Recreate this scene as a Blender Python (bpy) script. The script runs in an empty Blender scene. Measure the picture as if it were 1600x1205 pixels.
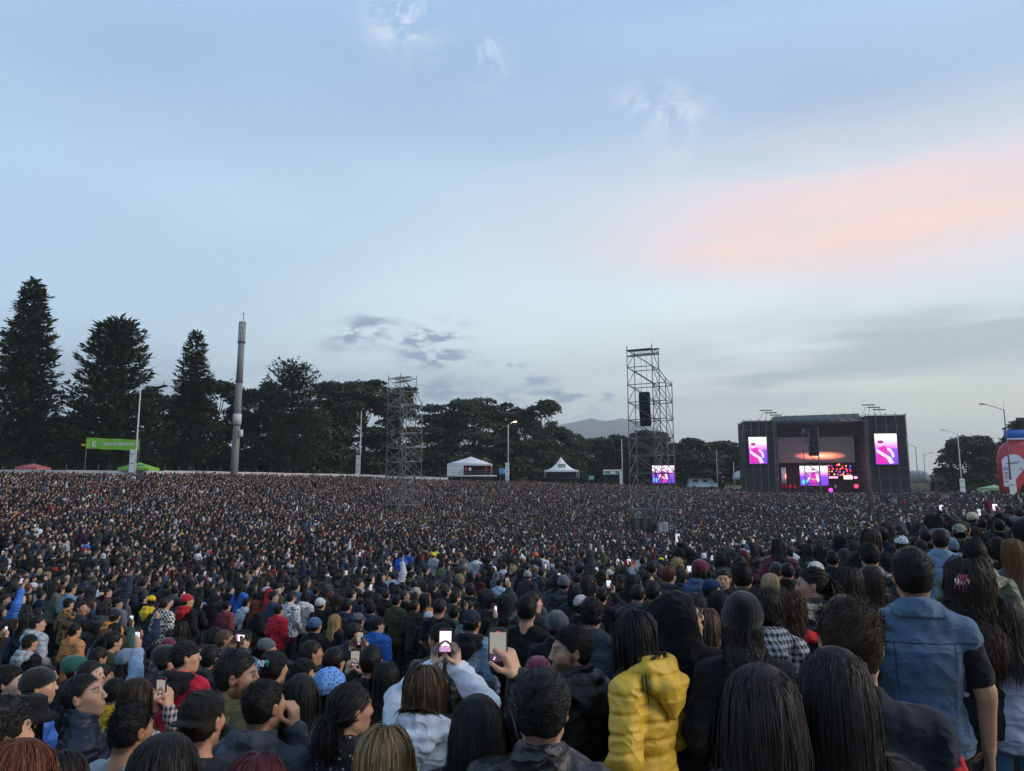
import bpy, math, random
import numpy as np
from mathutils import Vector, Matrix

SC = bpy.context.scene
COL = SC.collection
random.seed(7)

# ---------------------------------------------------------------- camera
CAM_Z = 2.0                       # held up above the head
FPX, CX, CY, HORIZON = 1157.0, 800.0, 602.5, 770.0      # the photograph is 1600 x 1205
PITCH = math.atan((HORIZON - CY) / FPX)
cam_data = bpy.data.cameras.new('camera')
cam_data.sensor_width = 36.0
cam_data.lens = FPX / 1600 * 36.0
cam_data.clip_start = 0.05
cam_data.clip_end = 20000
cam = bpy.data.objects.new('camera', cam_data)
COL.objects.link(cam)
cam.location = (0, 0, CAM_Z)
cam.rotation_euler = (math.pi / 2 + PITCH, 0, 0)
SC.camera = cam
SC.render.resolution_x, SC.render.resolution_y = 1024, 771

def ray(px, py):
    """direction through a pixel of the photograph, scaled to advance 1 m along +y"""
    v = Vector(((px - CX) / FPX, 1.0, (CY - py) / FPX))
    v = Matrix.Rotation(PITCH, 3, 'X') @ v
    return v / v.y

def at(px, py, y):
    """point at depth y (metres ahead) seen at that pixel"""
    r = ray(px, py)
    return Vector((r.x * y, y, CAM_Z + r.z * y))

def proj(p):
    q = Matrix.Rotation(-PITCH, 3, 'X') @ (Vector(p) - Vector((0, 0, CAM_Z)))
    return CX + FPX * q.x / q.y, CY - FPX * q.z / q.y, q.y

# ---------------------------------------------------------------- sky, sun, exposure
SUN_AZ, SUN_EL = math.radians(98), math.radians(22)     # azimuth clockwise from +y
W = bpy.data.worlds.new('World')
SC.world = W
W.use_nodes = True
# ---------------------------------------------------------------- materials (all procedural)
class NT:
    """short hand for building node trees"""
    def __init__(s, tree): s.t = tree; s.n = tree.nodes; s.l = tree.links
    def new(s, typ, ins=None, **kw):
        nd = s.n.new(typ)
        for k, v in kw.items(): setattr(nd, k, v)
        for k, v in (ins or {}).items(): s.put(nd.inputs[k], v)
        return nd
    def put(s, sock, v):
        if hasattr(v, 'is_output') or isinstance(v, bpy.types.NodeSocket): s.l.new(v, sock)
        elif isinstance(v, bpy.types.Node): s.l.new(v.outputs[0], sock)
        else: sock.default_value = v
    def math(s, op, a, b=0.0, c=None, clamp=False):
        nd = s.n.new('ShaderNodeMath'); nd.operation = op; nd.use_clamp = clamp
        s.put(nd.inputs[0], a); s.put(nd.inputs[1], b)
        if c is not None: s.put(nd.inputs[2], c)
        return nd.outputs[0]
    def mix(s, f, a, b, blend='MIX'):
        nd = s.n.new('ShaderNodeMix'); nd.data_type = 'RGBA'; nd.blend_type = blend
        s.put(nd.inputs[0], f)
        for i, v in ((6, a), (7, b)):
            if isinstance(v, (tuple, list)): v = (*v[:3], 1)
            s.put(nd.inputs[i], v)
        return nd.outputs[2]
    def ramp(s, f, stops):
        nd = s.n.new('ShaderNodeValToRGB'); e = nd.color_ramp.elements
        while len(e) < len(stops): e.new(0.5)
        for x, (p, c) in zip(e, stops):
            x.position = p; x.color = (*c[:3], 1) if not isinstance(c, (int, float)) else (c, c, c, 1)
        s.put(nd.inputs[0], f)
        return nd.outputs[0]
    def noise(s, scale, vec=None, detail=3.0, rough=0.5, **kw):
        nd = s.new('ShaderNodeTexNoise', {'Scale': scale, 'Detail': detail, 'Roughness': rough}, **kw)
        if vec is not None: s.put(nd.inputs['Vector'], vec)
        return nd.outputs[0]

SKY_K = 0.085
g = NT(W.node_tree)
D = g.new('ShaderNodeTexCoord').outputs['Generated']
sxyz = g.new('ShaderNodeSeparateXYZ', {0: D})
DX, DY, DZ = sxyz.outputs
AZ = g.math('MULTIPLY', g.math('ARCTAN2', DX, DY), 180 / math.pi)
EL = g.math('MULTIPLY', g.math('ARCSINE', DZ), 180 / math.pi)
sky = g.new('ShaderNodeTexSky', sky_type='NISHITA', sun_disc=False, sun_elevation=SUN_EL, sun_rotation=SUN_AZ, altitude=2600, air_density=1.0, dust_density=0.9, ozone_density=2.5)
base = g.mix(1.0, sky.outputs[0], (SKY_K, SKY_K, SKY_K), 'MULTIPLY')
# thin high veil that whitens the whole sky, thicker towards the horizon
veil_n = g.noise(2.2, g.new('ShaderNodeMapping', {'Vector': D, 'Scale': (1, 1, 3.2)}), 1.0, 0.5)
veil = g.math('ADD', g.ramp(g.math('MULTIPLY', EL, 1 / 90), ((0.0, 0.74), (0.10, 0.70), (0.26, 0.66), (0.45, 0.60), (1.0, 0.5))), g.math('MULTIPLY', g.math('SUBTRACT', veil_n, 0.5), 0.5), clamp=True)
side = g.ramp(g.math('MULTIPLY_ADD', AZ, 1 / 360, 0.5), ((0.0, 0.0), (0.40, 0.0), (0.62, 1.0), (0.75, 1.0), (1.0, 0.0)))
veil_c = g.ramp(g.math('MULTIPLY', EL, 1 / 90), ((0.0, (0.42, 0.56, 0.67)), (0.06, (0.48, 0.63, 0.74)), (0.14, (0.52, 0.72, 0.86)), (0.28, (0.46, 0.65, 0.84)), (0.42, (0.35, 0.55, 0.83)), (1.0, (0.26, 0.43, 0.72))))
warm_c = g.ramp(g.math('MULTIPLY', EL, 1 / 90), ((0.0, (0.80, 0.72, 0.46)), (0.08, (0.92, 0.90, 0.62)), (0.17, (1.00, 1.14, 1.06)), (0.30, (0.51, 0.68, 0.84)), (0.42, (0.37, 0.55, 0.81)), (1.0, (0.26, 0.43, 0.72))))
col = g.mix(veil, base, g.mix(side, veil_c, warm_c))
AE = g.new('ShaderNodeCombineXYZ', {0: AZ, 1: EL, 2: 0.0})
def blob(az, el, sa, se, tilt=0.0):
    mp = g.new('ShaderNodeMapping', {'Vector': AE, 'Location': (az, el, 0), 'Rotation': (0, 0, math.atan(tilt)), 'Scale': (2.1 * sa, 2.1 * se, 1)}, vector_type='TEXTURE')
    return g.new('ShaderNodeTexGradient', {'Vector': mp}, gradient_type='QUADRATIC_SPHERE').outputs['Fac']
def cloudn(scale, sz, lo, hi, seed, detail=3.0, rough=0.55, dist=0.0):
    mp = g.new('ShaderNodeMapping', {'Vector': D, 'Scale': (1, 1, sz), 'Location': (seed, seed * 0.7, 0)})
    n = g.new('ShaderNodeTexNoise', {'Vector': mp, 'Scale': scale, 'Detail': detail, 'Roughness': rough, 'Distortion': dist}).outputs[0]
    return g.ramp(n, ((lo, 0.0), (hi, 1.0)))
def sumof(*m):
    r = m[0]
    for x in m[1:]: r = g.math('ADD', r, x)
    return r
def layer(mask, amount, c):
    global col
    col = g.mix(g.math('MULTIPLY', mask, amount, clamp=True), col, c)
# pink evening cloud bank
soft = cloudn(3.6, 5.2, 0.12, 0.52, 2.0, 4.0, 0.55, 0.3)
layer(g.math('MULTIPLY', sumof(blob(20, 19.6, 17, 4.6, -0.02), blob(34, 19.0, 16, 4.2, -0.03)), soft), 1.0, (0.62, 0.58, 0.63))
layer(g.math('MULTIPLY', sumof(blob(27, 19.8, 11.0, 3.6, -0.05), g.math('MULTIPLY', blob(17, 18.0, 8.0, 1.8, -0.03), 0.85), g.math('MULTIPLY', blob(36, 17.4, 13.0, 2.4), 0.9)), soft), 0.60, (0.92, 0.60, 0.52))
# wisps high up
wisp = cloudn(15.0, 1.5, 0.42, 0.62, 5.0, 5.0, 0.68, 0.8)
layer(g.math('MULTIPLY', sumof(blob(-9.5, 34.5, 3.2, 2.2, -0.5), g.math('MULTIPLY', blob(-2.2, 32.4, 1.7, 1.6), 0.9), g.math('MULTIPLY', blob(11.5, 28.2, 3.0, 1.4, -0.2), 0.9), g.math('MULTIPLY', blob(13.5, 26.2, 2.6, 2.4, -0.6), 0.4)), wisp), 1.0, (0.72, 0.76, 0.82))
# grey bank low on the right, bluish haze bank low on the left
low = cloudn(5.0, 7.0, 0.36, 0.60, 9.0, 2.0, 0.5)
layer(g.math('MULTIPLY', sumof(blob(31, 10.2, 17, 2.4, 0.02), g.math('MULTIPLY', blob(18, 8.0, 9, 1.6), 0.8)), low), 1.6, (0.40, 0.47, 0.49))
bank = cloudn(7.0, 3.2, 0.30, 0.58, 4.0, 3.0, 0.55)
layer(g.math('MULTIPLY', sumof(blob(-30, 7.0, 16, 3.0), g.math('MULTIPLY', blob(-12, 6.6, 12, 2.8, 0.02), 1.0)), bank), 1.1, (0.25, 0.34, 0.44))
# small torn grey puffs over the trees
puff = cloudn(24.0, 3.0, 0.44, 0.60, 11.0, 5.0, 0.62)
layer(g.math('MULTIPLY', sumof(blob(-11.9, 12.1, 2.2, 1.0, 0.45), blob(-6.7, 11.8, 2.6, 1.0, 0.15), blob(-5.8, 10.2, 2.2, 0.7, 0.05), g.math('MULTIPLY', blob(-0.5, 9.8, 1.6, 0.28), 0.8), g.math('MULTIPLY', blob(1.5, 8.6, 1.6, 0.35), 0.8), blob(4, 7.3, 5.5, 0.55, 0.03), g.math('MULTIPLY', blob(-7, 7.8, 5, 0.9), 0.8), g.math('MULTIPLY', blob(2, 6.2, 5, 0.5), 0.6)), puff), 2.4, (0.22, 0.31, 0.42))
# below the horizon the sky turns into dull ground light
col = g.mix(g.ramp(DZ, ((0.48, 1.0), (0.505, 0.0))) if False else g.math('LESS_THAN', DZ, -0.02), col, (0.10, 0.11, 0.10))
bg = W.node_tree.nodes['Background']
W.node_tree.links.new(col, bg.inputs['Color'])
bg.inputs['Strength'].default_value = 1.0
W.cycles.sampling_method = 'MANUAL'; W.cycles.sample_map_resolution = 256

sun_data = bpy.data.lights.new('sun', 'SUN')
sun_data.energy = 2.0
sun_data.angle = math.radians(38)
sun_data.color = (1.0, 0.86, 0.74)
sun = bpy.data.objects.new('sun', sun_data)
COL.objects.link(sun)
sd = Vector((math.sin(SUN_AZ) * math.cos(SUN_EL), math.cos(SUN_AZ) * math.cos(SUN_EL), math.sin(SUN_EL)))
sun.rotation_euler = sd.to_track_quat('Z', 'Y').to_euler()
SC.view_settings.view_transform = 'Standard'
SC.view_settings.look = 'None'
SC.view_settings.exposure = 0.5
SC.view_settings.gamma = 1.0
SC.view_settings.use_curve_mapping = False
SC.cycles.use_denoising = True
SC.cycles.max_bounces = 5
SC.cycles.diffuse_bounces = 2
SC.cycles.glossy_bounces = 2
SC.cycles.transmission_bounces = 3
SC.cycles.transparent_max_bounces = 6
SC.cycles.volume_bounces = 0
SC.cycles.sample_clamp_indirect = 6

# ---------------------------------------------------------------- geometry kit
def vnoise(p, seed=0):
    """smooth lattice noise in -1..1 for an (n,3) array"""
    p = np.asarray(p, np.float64) + seed * 17.31
    i = np.floor(p).astype(np.int64); f = p - i
    u = f * f * (3 - 2 * f)
    def h(dx, dy, dz):
        n = ((i[:, 0] + dx) * 73856093) ^ ((i[:, 1] + dy) * 19349663) ^ ((i[:, 2] + dz) * 83492791)
        n = (n ^ (n >> 13)) * 1274126177 & 0x7fffffff
        n = (n ^ (n >> 16)) & 0xffff
        return n / 32767.5 - 1.0
    c = 0
    for dx in (0, 1):
        wx = u[:, 0] if dx else 1 - u[:, 0]
        for dy in (0, 1):
            wy = u[:, 1] if dy else 1 - u[:, 1]
            for dz in (0, 1):
                wz = u[:, 2] if dz else 1 - u[:, 2]
                c = c + wx * wy * wz * h(dx, dy, dz)
    return c

def mesh_np(name, v, quads, tint=None, mat=None, smooth=True):
    me = bpy.data.meshes.new(name)
    v = np.ascontiguousarray(v, np.float32); q = np.ascontiguousarray(quads, np.int32)
    k = q.shape[1]
    me.vertices.add(len(v)); me.vertices.foreach_set('co', v.ravel())
    me.loops.add(q.size); me.loops.foreach_set('vertex_index', q.ravel())
    me.polygons.add(len(q)); me.polygons.foreach_set('loop_start', np.arange(0, q.size, k, dtype=np.int32))
    me.update(calc_edges=True)
    if smooth:
        me.polygons.foreach_set('use_smooth', np.ones(len(q), bool))
    if tint is not None:
        a = me.attributes.new('tint', 'FLOAT_COLOR', 'POINT')
        c = np.ones((len(v), 4), np.float32); c[:, :3] = tint
        a.data.foreach_set('color', c.ravel())
    if mat is not None:
        me.materials.append(mat)
    return me

def axis(lo, hi, coarse, fine=()):
    """grid coordinates from lo to hi: step 'coarse', finer inside the given (a, b, step) spans"""
    t, out = lo, []
    while t < hi + coarse:
        out.append(t)
        h = coarse
        for a, b, s in fine:
            if a - s <= t <= b:
                h = min(h, s)
            elif t < a:
                h = min(h, max(s, (a - t) * 0.5))
            else:
                h = min(h, max(s, (t - b) * 0.5 + s))
        t += h
    return np.array(out, np.float32)

class Field:
    """a signed distance field on a rectilinear grid, built of blended solids, turned into one closed surface"""
    def __init__(s, xs, ys, zs):
        s.x, s.y, s.z = xs, ys, zs
        s.F = np.full((len(xs), len(ys), len(zs)), 0.3, np.float32)
    def blk(s, lo, hi, m):
        r = []
        for ax, a, b in zip((s.x, s.y, s.z), lo, hi):
            r.append(slice(max(0, int(np.searchsorted(ax, a - m)) - 1), int(np.searchsorted(ax, b + m)) + 1))
        r = tuple(r)
        return r, s.x[r[0]][:, None, None], s.y[r[1]][None, :, None], s.z[r[2]][None, None, :]
    def mix(s, r, d, k, cut):
        a = s.F[r]
        if a.size == 0: return
        if cut:
            a, d = -a, d
        if k > 0:
            h = np.clip(0.5 + 0.5 * (d - a) / k, 0, 1)
            o = d * (1 - h) + a * h - k * h * (1 - h)
        else:
            o = np.minimum(a, d)
        s.F[r] = -o if cut else o
    def cone(s, a, b, ra, rb, k=0.02, cut=False):
        a = np.array(a, np.float32); b = np.array(b, np.float32); rm = max(ra, rb)
        r, X, Y, Z = s.blk(np.minimum(a, b) - rm, np.maximum(a, b) + rm, k + 0.04)
        ab = b - a; L = float(ab @ ab) + 1e-9
        t = np.clip(((X - a[0]) * ab[0] + (Y - a[1]) * ab[1] + (Z - a[2]) * ab[2]) / L, 0, 1)
        d = np.sqrt((X - a[0] - t * ab[0]) ** 2 + (Y - a[1] - t * ab[1]) ** 2 + (Z - a[2] - t * ab[2]) ** 2) - (ra + (rb - ra) * t)
        s.mix(r, d, k, cut)
    def ell(s, c, rad, k=0.02, cut=False, M=None):
        """ellipsoid; M (3x3) turns local axes into the grid's"""
        c = np.array(c, np.float32); rad = np.array(rad, np.float32)
        e = rad if M is None else np.sqrt(((np.asarray(M) * rad) ** 2).sum(1))
        r, X, Y, Z = s.blk(c - e, c + e, k + 0.04)
        X = X - c[0]; Y = Y - c[1]; Z = Z - c[2]
        if M is not None:
            X, Y, Z = [X * M[0][i] + Y * M[1][i] + Z * M[2][i] for i in range(3)]
        q0 = np.sqrt((X / rad[0]) ** 2 + (Y / rad[1]) ** 2 + (Z / rad[2]) ** 2)
        q1 = np.sqrt((X / rad[0] ** 2) ** 2 + (Y / rad[1] ** 2) ** 2 + (Z / rad[2] ** 2) ** 2) + 1e-6
        s.mix(r, q0 * (q0 - 1) / q1, k, cut)
    def keep(s, n, off, k=0.0):
        """keep the half space n.p < off"""
        d = s.x[:, None, None] * n[0] + s.y[None, :, None] * n[1] + s.z[None, None, :] * n[2] - off
        s.F = np.maximum(s.F, d.astype(np.float32))
    def mesh(s):
        F = s.F
        F[0], F[-1], F[:, 0], F[:, -1], F[:, :, 0], F[:, :, -1] = [0.3] * 6
        S = F < 0
        nx, ny, nz = F.shape
        cnt = np.zeros((nx - 1, ny - 1, nz - 1), np.float32); P = np.zeros((3,) + cnt.shape, np.float32)
        ax = (s.x, s.y, s.z); sh = (nx - 1, ny - 1, nz - 1)
        for d in range(3):
            a = [slice(None)] * 3; b = [slice(None)] * 3
            a[d] = slice(0, -1); b[d] = slice(1, None)
            fa, fb = F[tuple(a)], F[tuple(b)]
            cr = S[tuple(a)] != S[tuple(b)]
            t = np.where(cr, fa / np.where(cr, fa - fb, 1), 0)
            o = [e for e in range(3) if e != d]
            for i in (0, 1):
                for j in (0, 1):
                    sl = [slice(None)] * 3
                    sl[o[0]] = slice(i, sh[o[0]] + i); sl[o[1]] = slice(j, sh[o[1]] + j)
                    c = cr[tuple(sl)]; tt = t[tuple(sl)]
                    cnt += c
                    for e in range(3):
                        v = ax[e]
                        shp = [1, 1, 1]
                        if e == d:
                            shp[e] = -1
                            P[e] += c * (v[:-1].reshape(shp) + tt * np.diff(v).reshape(shp))
                        else:
                            k = i if e == o[0] else j
                            shp[e] = -1
                            P[e] += c * v[k:k + sh[e]].reshape(shp)
        act = cnt > 0
        idx = np.full(act.shape, -1, np.int64); idx[act] = np.arange(act.sum())
        V = np.stack([(P[e][act] / cnt[act]) for e in range(3)], 1)
        Q = []
        for d in range(3):
            a = [slice(None)] * 3; b = [slice(None)] * 3
            a[d] = slice(0, -1); b[d] = slice(1, None)
            A, B = S[tuple(a)], S[tuple(b)]
            for flip, w in ((False, A & ~B), (True, ~A & B)):
                ii = np.argwhere(w)
                o = [(d + 1) % 3, (d + 2) % 3]
                ii = ii[(ii[:, o[0]] > 0) & (ii[:, o[1]] > 0) & (ii[:, o[0]] < sh[o[0]]) & (ii[:, o[1]] < sh[o[1]])]
                q = []
                for da, db in ((1, 1), (0, 1), (0, 0), (1, 0)):
                    jj = ii.copy(); jj[:, o[0]] -= da; jj[:, o[1]] -= db
                    q.append(idx[jj[:, 0], jj[:, 1], jj[:, 2]])
                q = np.stack(q, 1)
                Q.append(q[:, ::-1] if flip else q)
        return V, np.concatenate(Q)

def normals_of(v, q):
    n = np.cross(v[q[:, 2]] - v[q[:, 0]], v[q[:, 3]] - v[q[:, 1]])
    o = np.zeros_like(v)
    for k in range(4): np.add.at(o, q[:, k], n)
    return o / (np.linalg.norm(o, axis=1, keepdims=True) + 1e-12)

def relax(v, q, it=1, w=0.5):
    for _ in range(it):
        s = np.zeros_like(v); c = np.zeros(len(v))
        for a, b in ((0, 1), (1, 2), (2, 3), (3, 0)):
            np.add.at(s, q[:, a], v[q[:, b]]); np.add.at(c, q[:, a], 1)
            np.add.at(s, q[:, b], v[q[:, a]]); np.add.at(c, q[:, b], 1)
        v = v * (1 - w) + w * s / np.maximum(c, 1)[:, None]
    return v

def boxm(parts):
    """boxes (centre, size[, rotation about z]) as one list of verts and quads"""
    V, Q = [], []
    for p in parts:
        c, s = np.array(p[0], float), np.array(p[1], float) / 2
        b = np.array([[x, y, z] for x in (-1, 1) for y in (-1, 1) for z in (-1, 1)], float) * s
        if len(p) > 2:
            ca, sa = math.cos(p[2]), math.sin(p[2])
            b = np.stack([b[:, 0] * ca - b[:, 1] * sa, b[:, 0] * sa + b[:, 1] * ca, b[:, 2]], 1)
        n = 8 * len(V)
        V.append(b + c)
        Q += [[n + i for i in f] for f in ((0, 1, 3, 2), (4, 6, 7, 5), (0, 4, 5, 1), (2, 3, 7, 6), (0, 2, 6, 4), (1, 5, 7, 3))]
    return np.concatenate(V), np.array(Q)

def loft(rings, cap=True):
    """rings: list of (n,3) loops -> verts, quads (ends closed by a fan of quads to a doubled centre)"""
    R = [np.asarray(r, float) for r in rings]; n = len(R[0])
    V = list(R); Q = []
    for i in range(len(R) - 1):
        for j in range(n):
            k = (j + 1) % n
            Q.append([i * n + j, i * n + k, (i + 1) * n + k, (i + 1) * n + j])
    base = n * len(R)
    if cap:
        for e, (ri, flip) in enumerate(((0, True), (len(R) - 1, False))):
            V.append(R[ri].mean(0)[None]); c = base + e
            for j in range(0, n, 2):
                f = [ri * n + j, ri * n + (j + 1) % n, ri * n + (j + 2) % n, c]
                Q.append(f[::-1] if flip else f)
    return np.concatenate(V), np.array(Q)

def tube(pts, rad, n=8):
    """a round tube along a line of points"""
    P = np.asarray(pts, float); r = np.broadcast_to(rad, (len(P),))
    T = np.gradient(P, axis=0); T /= np.linalg.norm(T, axis=1, keepdims=True) + 1e-12
    u = np.cross(T[0], (0, 0, 1.0))
    if np.linalg.norm(u) < 0.1: u = np.cross(T[0], (1.0, 0, 0))
    R = []
    for i in range(len(P)):
        u = u - T[i] * (u @ T[i]); u /= np.linalg.norm(u) + 1e-12
        w = np.cross(T[i], u)
        a = np.linspace(0, 2 * np.pi, n, endpoint=False)[:, None]
        R.append(P[i] + r[i] * (np.cos(a) * u + np.sin(a) * w))
    return loft(R)

def merge(*vq):
    V, Q, n = [], [], 0
    for v, q in vq:
        V.append(v); Q.append(np.asarray(q) + n); n += len(v)
    return np.concatenate(V), np.concatenate(Q)

def add(name, me, parent=None, loc=None, rot=None, scale=None, color=None, mats=None, **props):
    """link one object"""
    if isinstance(me, tuple): me = mesh_np(name, me[0], me[1], smooth=False)
    o = bpy.data.objects.new(name, me)
    COL.objects.link(o)
    if parent is not None: o.parent = parent
    if loc is not None: o.location = loc
    if rot is not None: o.rotation_euler = rot
    if scale is not None: o.scale = (scale,) * 3 if isinstance(scale, (int, float)) else scale
    if color is not None: o.color = (*color[:3], 1)
    if mats is not None and me is not None:
        if not me.materials: me.materials.append(mats)
        elif me.materials[0] != mats:
            o.material_slots[0].link = 'OBJECT'; o.material_slots[0].material = mats
    for k, v in props.items(): o[k] = v
    return o

# ---------------------------------------------------------------- people: bodies, clothes and hair
# Frame of a person: feet on z = 0, facing +y, crown at 1.72 (the object is scaled to the real height).
def rotm(yaw, pitch, roll=0.0):
    """yaw > 0 turns the face to the person's left (towards -x when facing +y), pitch > 0 looks up"""
    return np.array((Matrix.Rotation(yaw, 3, 'Z') @ Matrix.Rotation(pitch, 3, 'X') @ Matrix.Rotation(roll, 3, 'Y')))

NECK = np.array((0, -0.015, 1.505))
def head_frame(yaw=0.0, pitch=0.0, roll=0.0, fwd=0.0):
    R = rotm(math.radians(yaw), math.radians(pitch), math.radians(roll))
    c = NECK + (0, fwd, 0) + R @ np.array((0, 0.015, 0.098))
    return R, c

ARMS = {  # elbow, wrist, finger direction, palm normal (for the arm on +x; mirrored for the other), hand shown
    'pocket': ((0.245, -0.05, 1.13), (0.20, 0.10, 0.97), None, None),
    'fold':   ((0.25, 0.02, 1.14), (0.02, 0.20, 1.17), None, None),
    'hang':   ((0.255, -0.03, 1.12), (0.265, 0.03, 0.87), (0.0, 0.1, -1), (-1, 0, 0)),
    'phone':  ((0.265, 0.17, 1.44), (0.070, 0.34, 1.60), (-0.03, 0.12, 1), (-0.9, -0.45, 0)),
    'high':   ((0.275, 0.14, 1.58), (0.068, 0.30, 1.78), (-0.03, 0.12, 1), (-0.9, -0.45, 0)),
    'chest':  ((0.245, 0.06, 1.15), (0.070, 0.28, 1.34), (-0.03, 0.25, 1), (-0.9, -0.45, 0)),
    'ear':    ((0.27, 0.12, 1.22), (0.105, 0.10, 1.49), (-0.1, 0.0, 1), (-1, 0, 0)),
    'point':  ((0.24, 0.24, 1.40), (0.20, 0.50, 1.44), (0, 1, 0.15), (0, 0, -1)),
    'up':     ((0.27, 0.05, 1.69), (0.20, 0.12, 1.95), (0, 0.1, 1), (0, 1, 0)),
}

def arm_pts(pose, side, sw):
    e, w, f, n = ARMS[pose]
    m = np.array((side, 1, 1.0))
    S = np.array((0.180 * sw * side, -0.015, 1.378))
    return S, np.array(e) * m, np.array(w) * m, (None if f is None else np.array(f) * m), (None if n is None else np.array(n) * m)

def reach_arm(side, sw, W, f, n, drop=1.0, out=0.6):
    """an arm that brings the wrist to W (person frame); returns a pose name"""
    m = np.array((side, 1, 1.0)); W = np.array(W, float) * m          # in the frame of the +x arm
    S = np.array((0.180 * sw, -0.015, 1.378)); v = W - S; L = np.linalg.norm(v)
    if L > 0.52: W = S + v / L * 0.52; v = W - S; L = 0.52
    a, b = 0.285, 0.262
    c = (a * a - b * b + L * L) / (2 * L); h = math.sqrt(max(a * a - c * c, 0.0004))
    pole = np.array((out, -0.1, -drop)); pole -= v / L * (pole @ v / L); pole /= np.linalg.norm(pole)
    k = f'reach{len(ARMS)}'
    ARMS[k] = (tuple(S + v / L * c + pole * h), tuple(W), None if f is None else tuple(np.array(f, float) * m), None if n is None else tuple(np.array(n, float) * m))
    return k

def hand_spans(arms, sw, step):
    """fine grid spans round the hands that show"""
    out = [[], [], []]
    for side, pose in zip((1, -1), arms):
        S, E, W, f, n = arm_pts(pose, side, sw)
        if f is None: continue
        f = f / np.linalg.norm(f)
        a, b = W - 0.02, W + f * 0.19
        for d in range(3):
            out[d].append((min(a[d], b[d]) - 0.045, max(a[d], b[d]) + 0.045, step))
    return out

def add_hand(F, W, f, n, side, curl, r=1.0):
    f = f / np.linalg.norm(f); n = n - f * (n @ f); n /= np.linalg.norm(n)
    s = np.cross(f, n) * side          # towards the thumb
    if s[1] > 0 and abs(s[1]) > 0.5: pass
    for o in (-0.024, 0.0, 0.024):
        F.cone(W + s * o * 0.7, W + f * 0.085 + s * o, 0.017 * r, 0.014 * r, 0.014)
    for i, L in enumerate((0.072, 0.080, 0.074, 0.058)):
        b = W + f * 0.088 + s * (0.030 - 0.0195 * i)
        a1 = curl * (0.55 + 0.08 * i); a2 = curl * (1.35 + 0.1 * i)
        m = b + (f * math.cos(a1) + n * math.sin(a1)) * L * 0.55
        e = m + (f * math.cos(a2) + n * math.sin(a2)) * L * 0.5
        F.cone(b, m, 0.0092 * r, 0.0085 * r, 0.005); F.cone(m, e, 0.0085 * r, 0.0072 * r, 0.004)
    b = W + f * 0.028 + s * 0.028
    m = b + (s * 0.62 + f * 0.62 + n * 0.45) * 0.047; e = m + (s * 0.1 + f * 0.8 + n * 0.6) * 0.036
    F.cone(W + f * 0.02 + s * 0.012, b, 0.017 * r, 0.014 * r, 0.012); F.cone(b, m, 0.0125 * r, 0.0105 * r, 0.008); F.cone(m, e, 0.0105 * r, 0.0085 * r, 0.004)

def head_solids(F, R, c, fine, female=False):
    L = lambda p: c + R @ np.array(p, float)
    F.ell(L((0, -0.012, 0.035)), (0.076, 0.094, 0.083), 0.03, M=R)
    F.ell(L((0, 0.028, -0.02)), (0.062, 0.062, 0.085), 0.03, M=R)
    j = 0.92 if female else 1.0
    for s in (1, -1):
        F.cone(L((0.050 * s * j, -0.005, -0.055)), L((0.016 * s, 0.063, -0.097)), 0.02, 0.017, 0.02)
        F.ell(L((0.041 * s, 0.058, -0.012)), (0.022, 0.026, 0.02), 0.02, M=R)
    F.ell(L((0, 0.069, -0.098)), (0.021 * j, 0.021, 0.018), 0.018, M=R)
    F.ell(L((0, 0.070, -0.058)), (0.033, 0.028, 0.03), 0.02, M=R)
    F.cone(L((-0.03, 0.082, 0.031)), L((0.03, 0.082, 0.031)), 0.011, 0.011, 0.016)
    if fine:
        for s in (1, -1):
            F.ell(L((0.032 * s, 0.104, 0.010)), (0.019, 0.018, 0.014), 0.014, cut=True, M=R)
    F.cone(L((0, 0.091, 0.020)), L((0, 0.110, -0.022)), 0.0085, 0.0125, 0.012)
    if fine:
        for s in (1, -1):
            F.ell(L((0.0125 * s, 0.102, -0.027)), (0.008, 0.010, 0.007), 0.006, M=R)
            F.ell(L((0.031 * s, 0.0775, 0.010)), (0.0125,) * 3, 0.003, M=R)
            F.cone(L((0.002 * s, 0.0985, -0.055)), L((0.021 * s, 0.088, -0.060)), 0.006, 0.003, 0.005)
            F.cone(L((0.002 * s, 0.097, -0.066)), L((0.018 * s, 0.088, -0.064)), 0.007, 0.003, 0.005)
    for s in (1, -1):
        Re = R @ rotm(math.radians(-18 * s), 0, math.radians(8 * s))
        F.ell(L((0.079 * s, -0.010, -0.002)), (0.0095 if fine else 0.014, 0.019, 0.031), 0.006, M=Re)
        if fine:
            F.ell(L((0.091 * s, -0.005, 0.001)), (0.008, 0.010, 0.017), 0.006, cut=True, M=Re)

def body_solids(F, sw, grow=0.0, k=0.035):
    g = grow
    for s in (1, -1):
        F.cone((0.045 * s, -0.032, 1.435), (0.165 * sw * s, -0.015, 1.375), 0.046 + g, 0.056 + g, k)
    F.ell((0, 0.0, 1.215), (0.165 * sw + g, 0.112 + g, 0.20 + g), k)
    F.ell((0, -0.035, 1.26), (0.155 * sw + g, 0.09 + g, 0.165 + g), k)
    F.ell((0, 0.005, 1.06), (0.148 * sw + g, 0.105 + g, 0.18 + g), k)
    F.ell((0, -0.005, 0.93), (0.165 * sw + g, 0.115 + g, 0.13 + g), k)

def leg_solids(F, g=0.0, stop=0.0, k=0.03):
    for s in (1, -1):
        F.cone((0.088 * s, 0, 0.90), (0.10 * s, 0.012, 0.50), 0.085 + g, 0.058 + g, k)
        F.cone((0.10 * s, 0.012, 0.50), (0.105 * s, -0.02, 0.09 + stop), 0.056 + g, 0.040 + g * 1.6, k)

def neck_solid(F, c, R, r=0.056, g=0.0, k=0.03):
    top = c + R @ np.array((0, -0.025, -0.055))
    F.cone((0, -0.035, 1.43), top, r + 0.006 + g, r + g, k)

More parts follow.
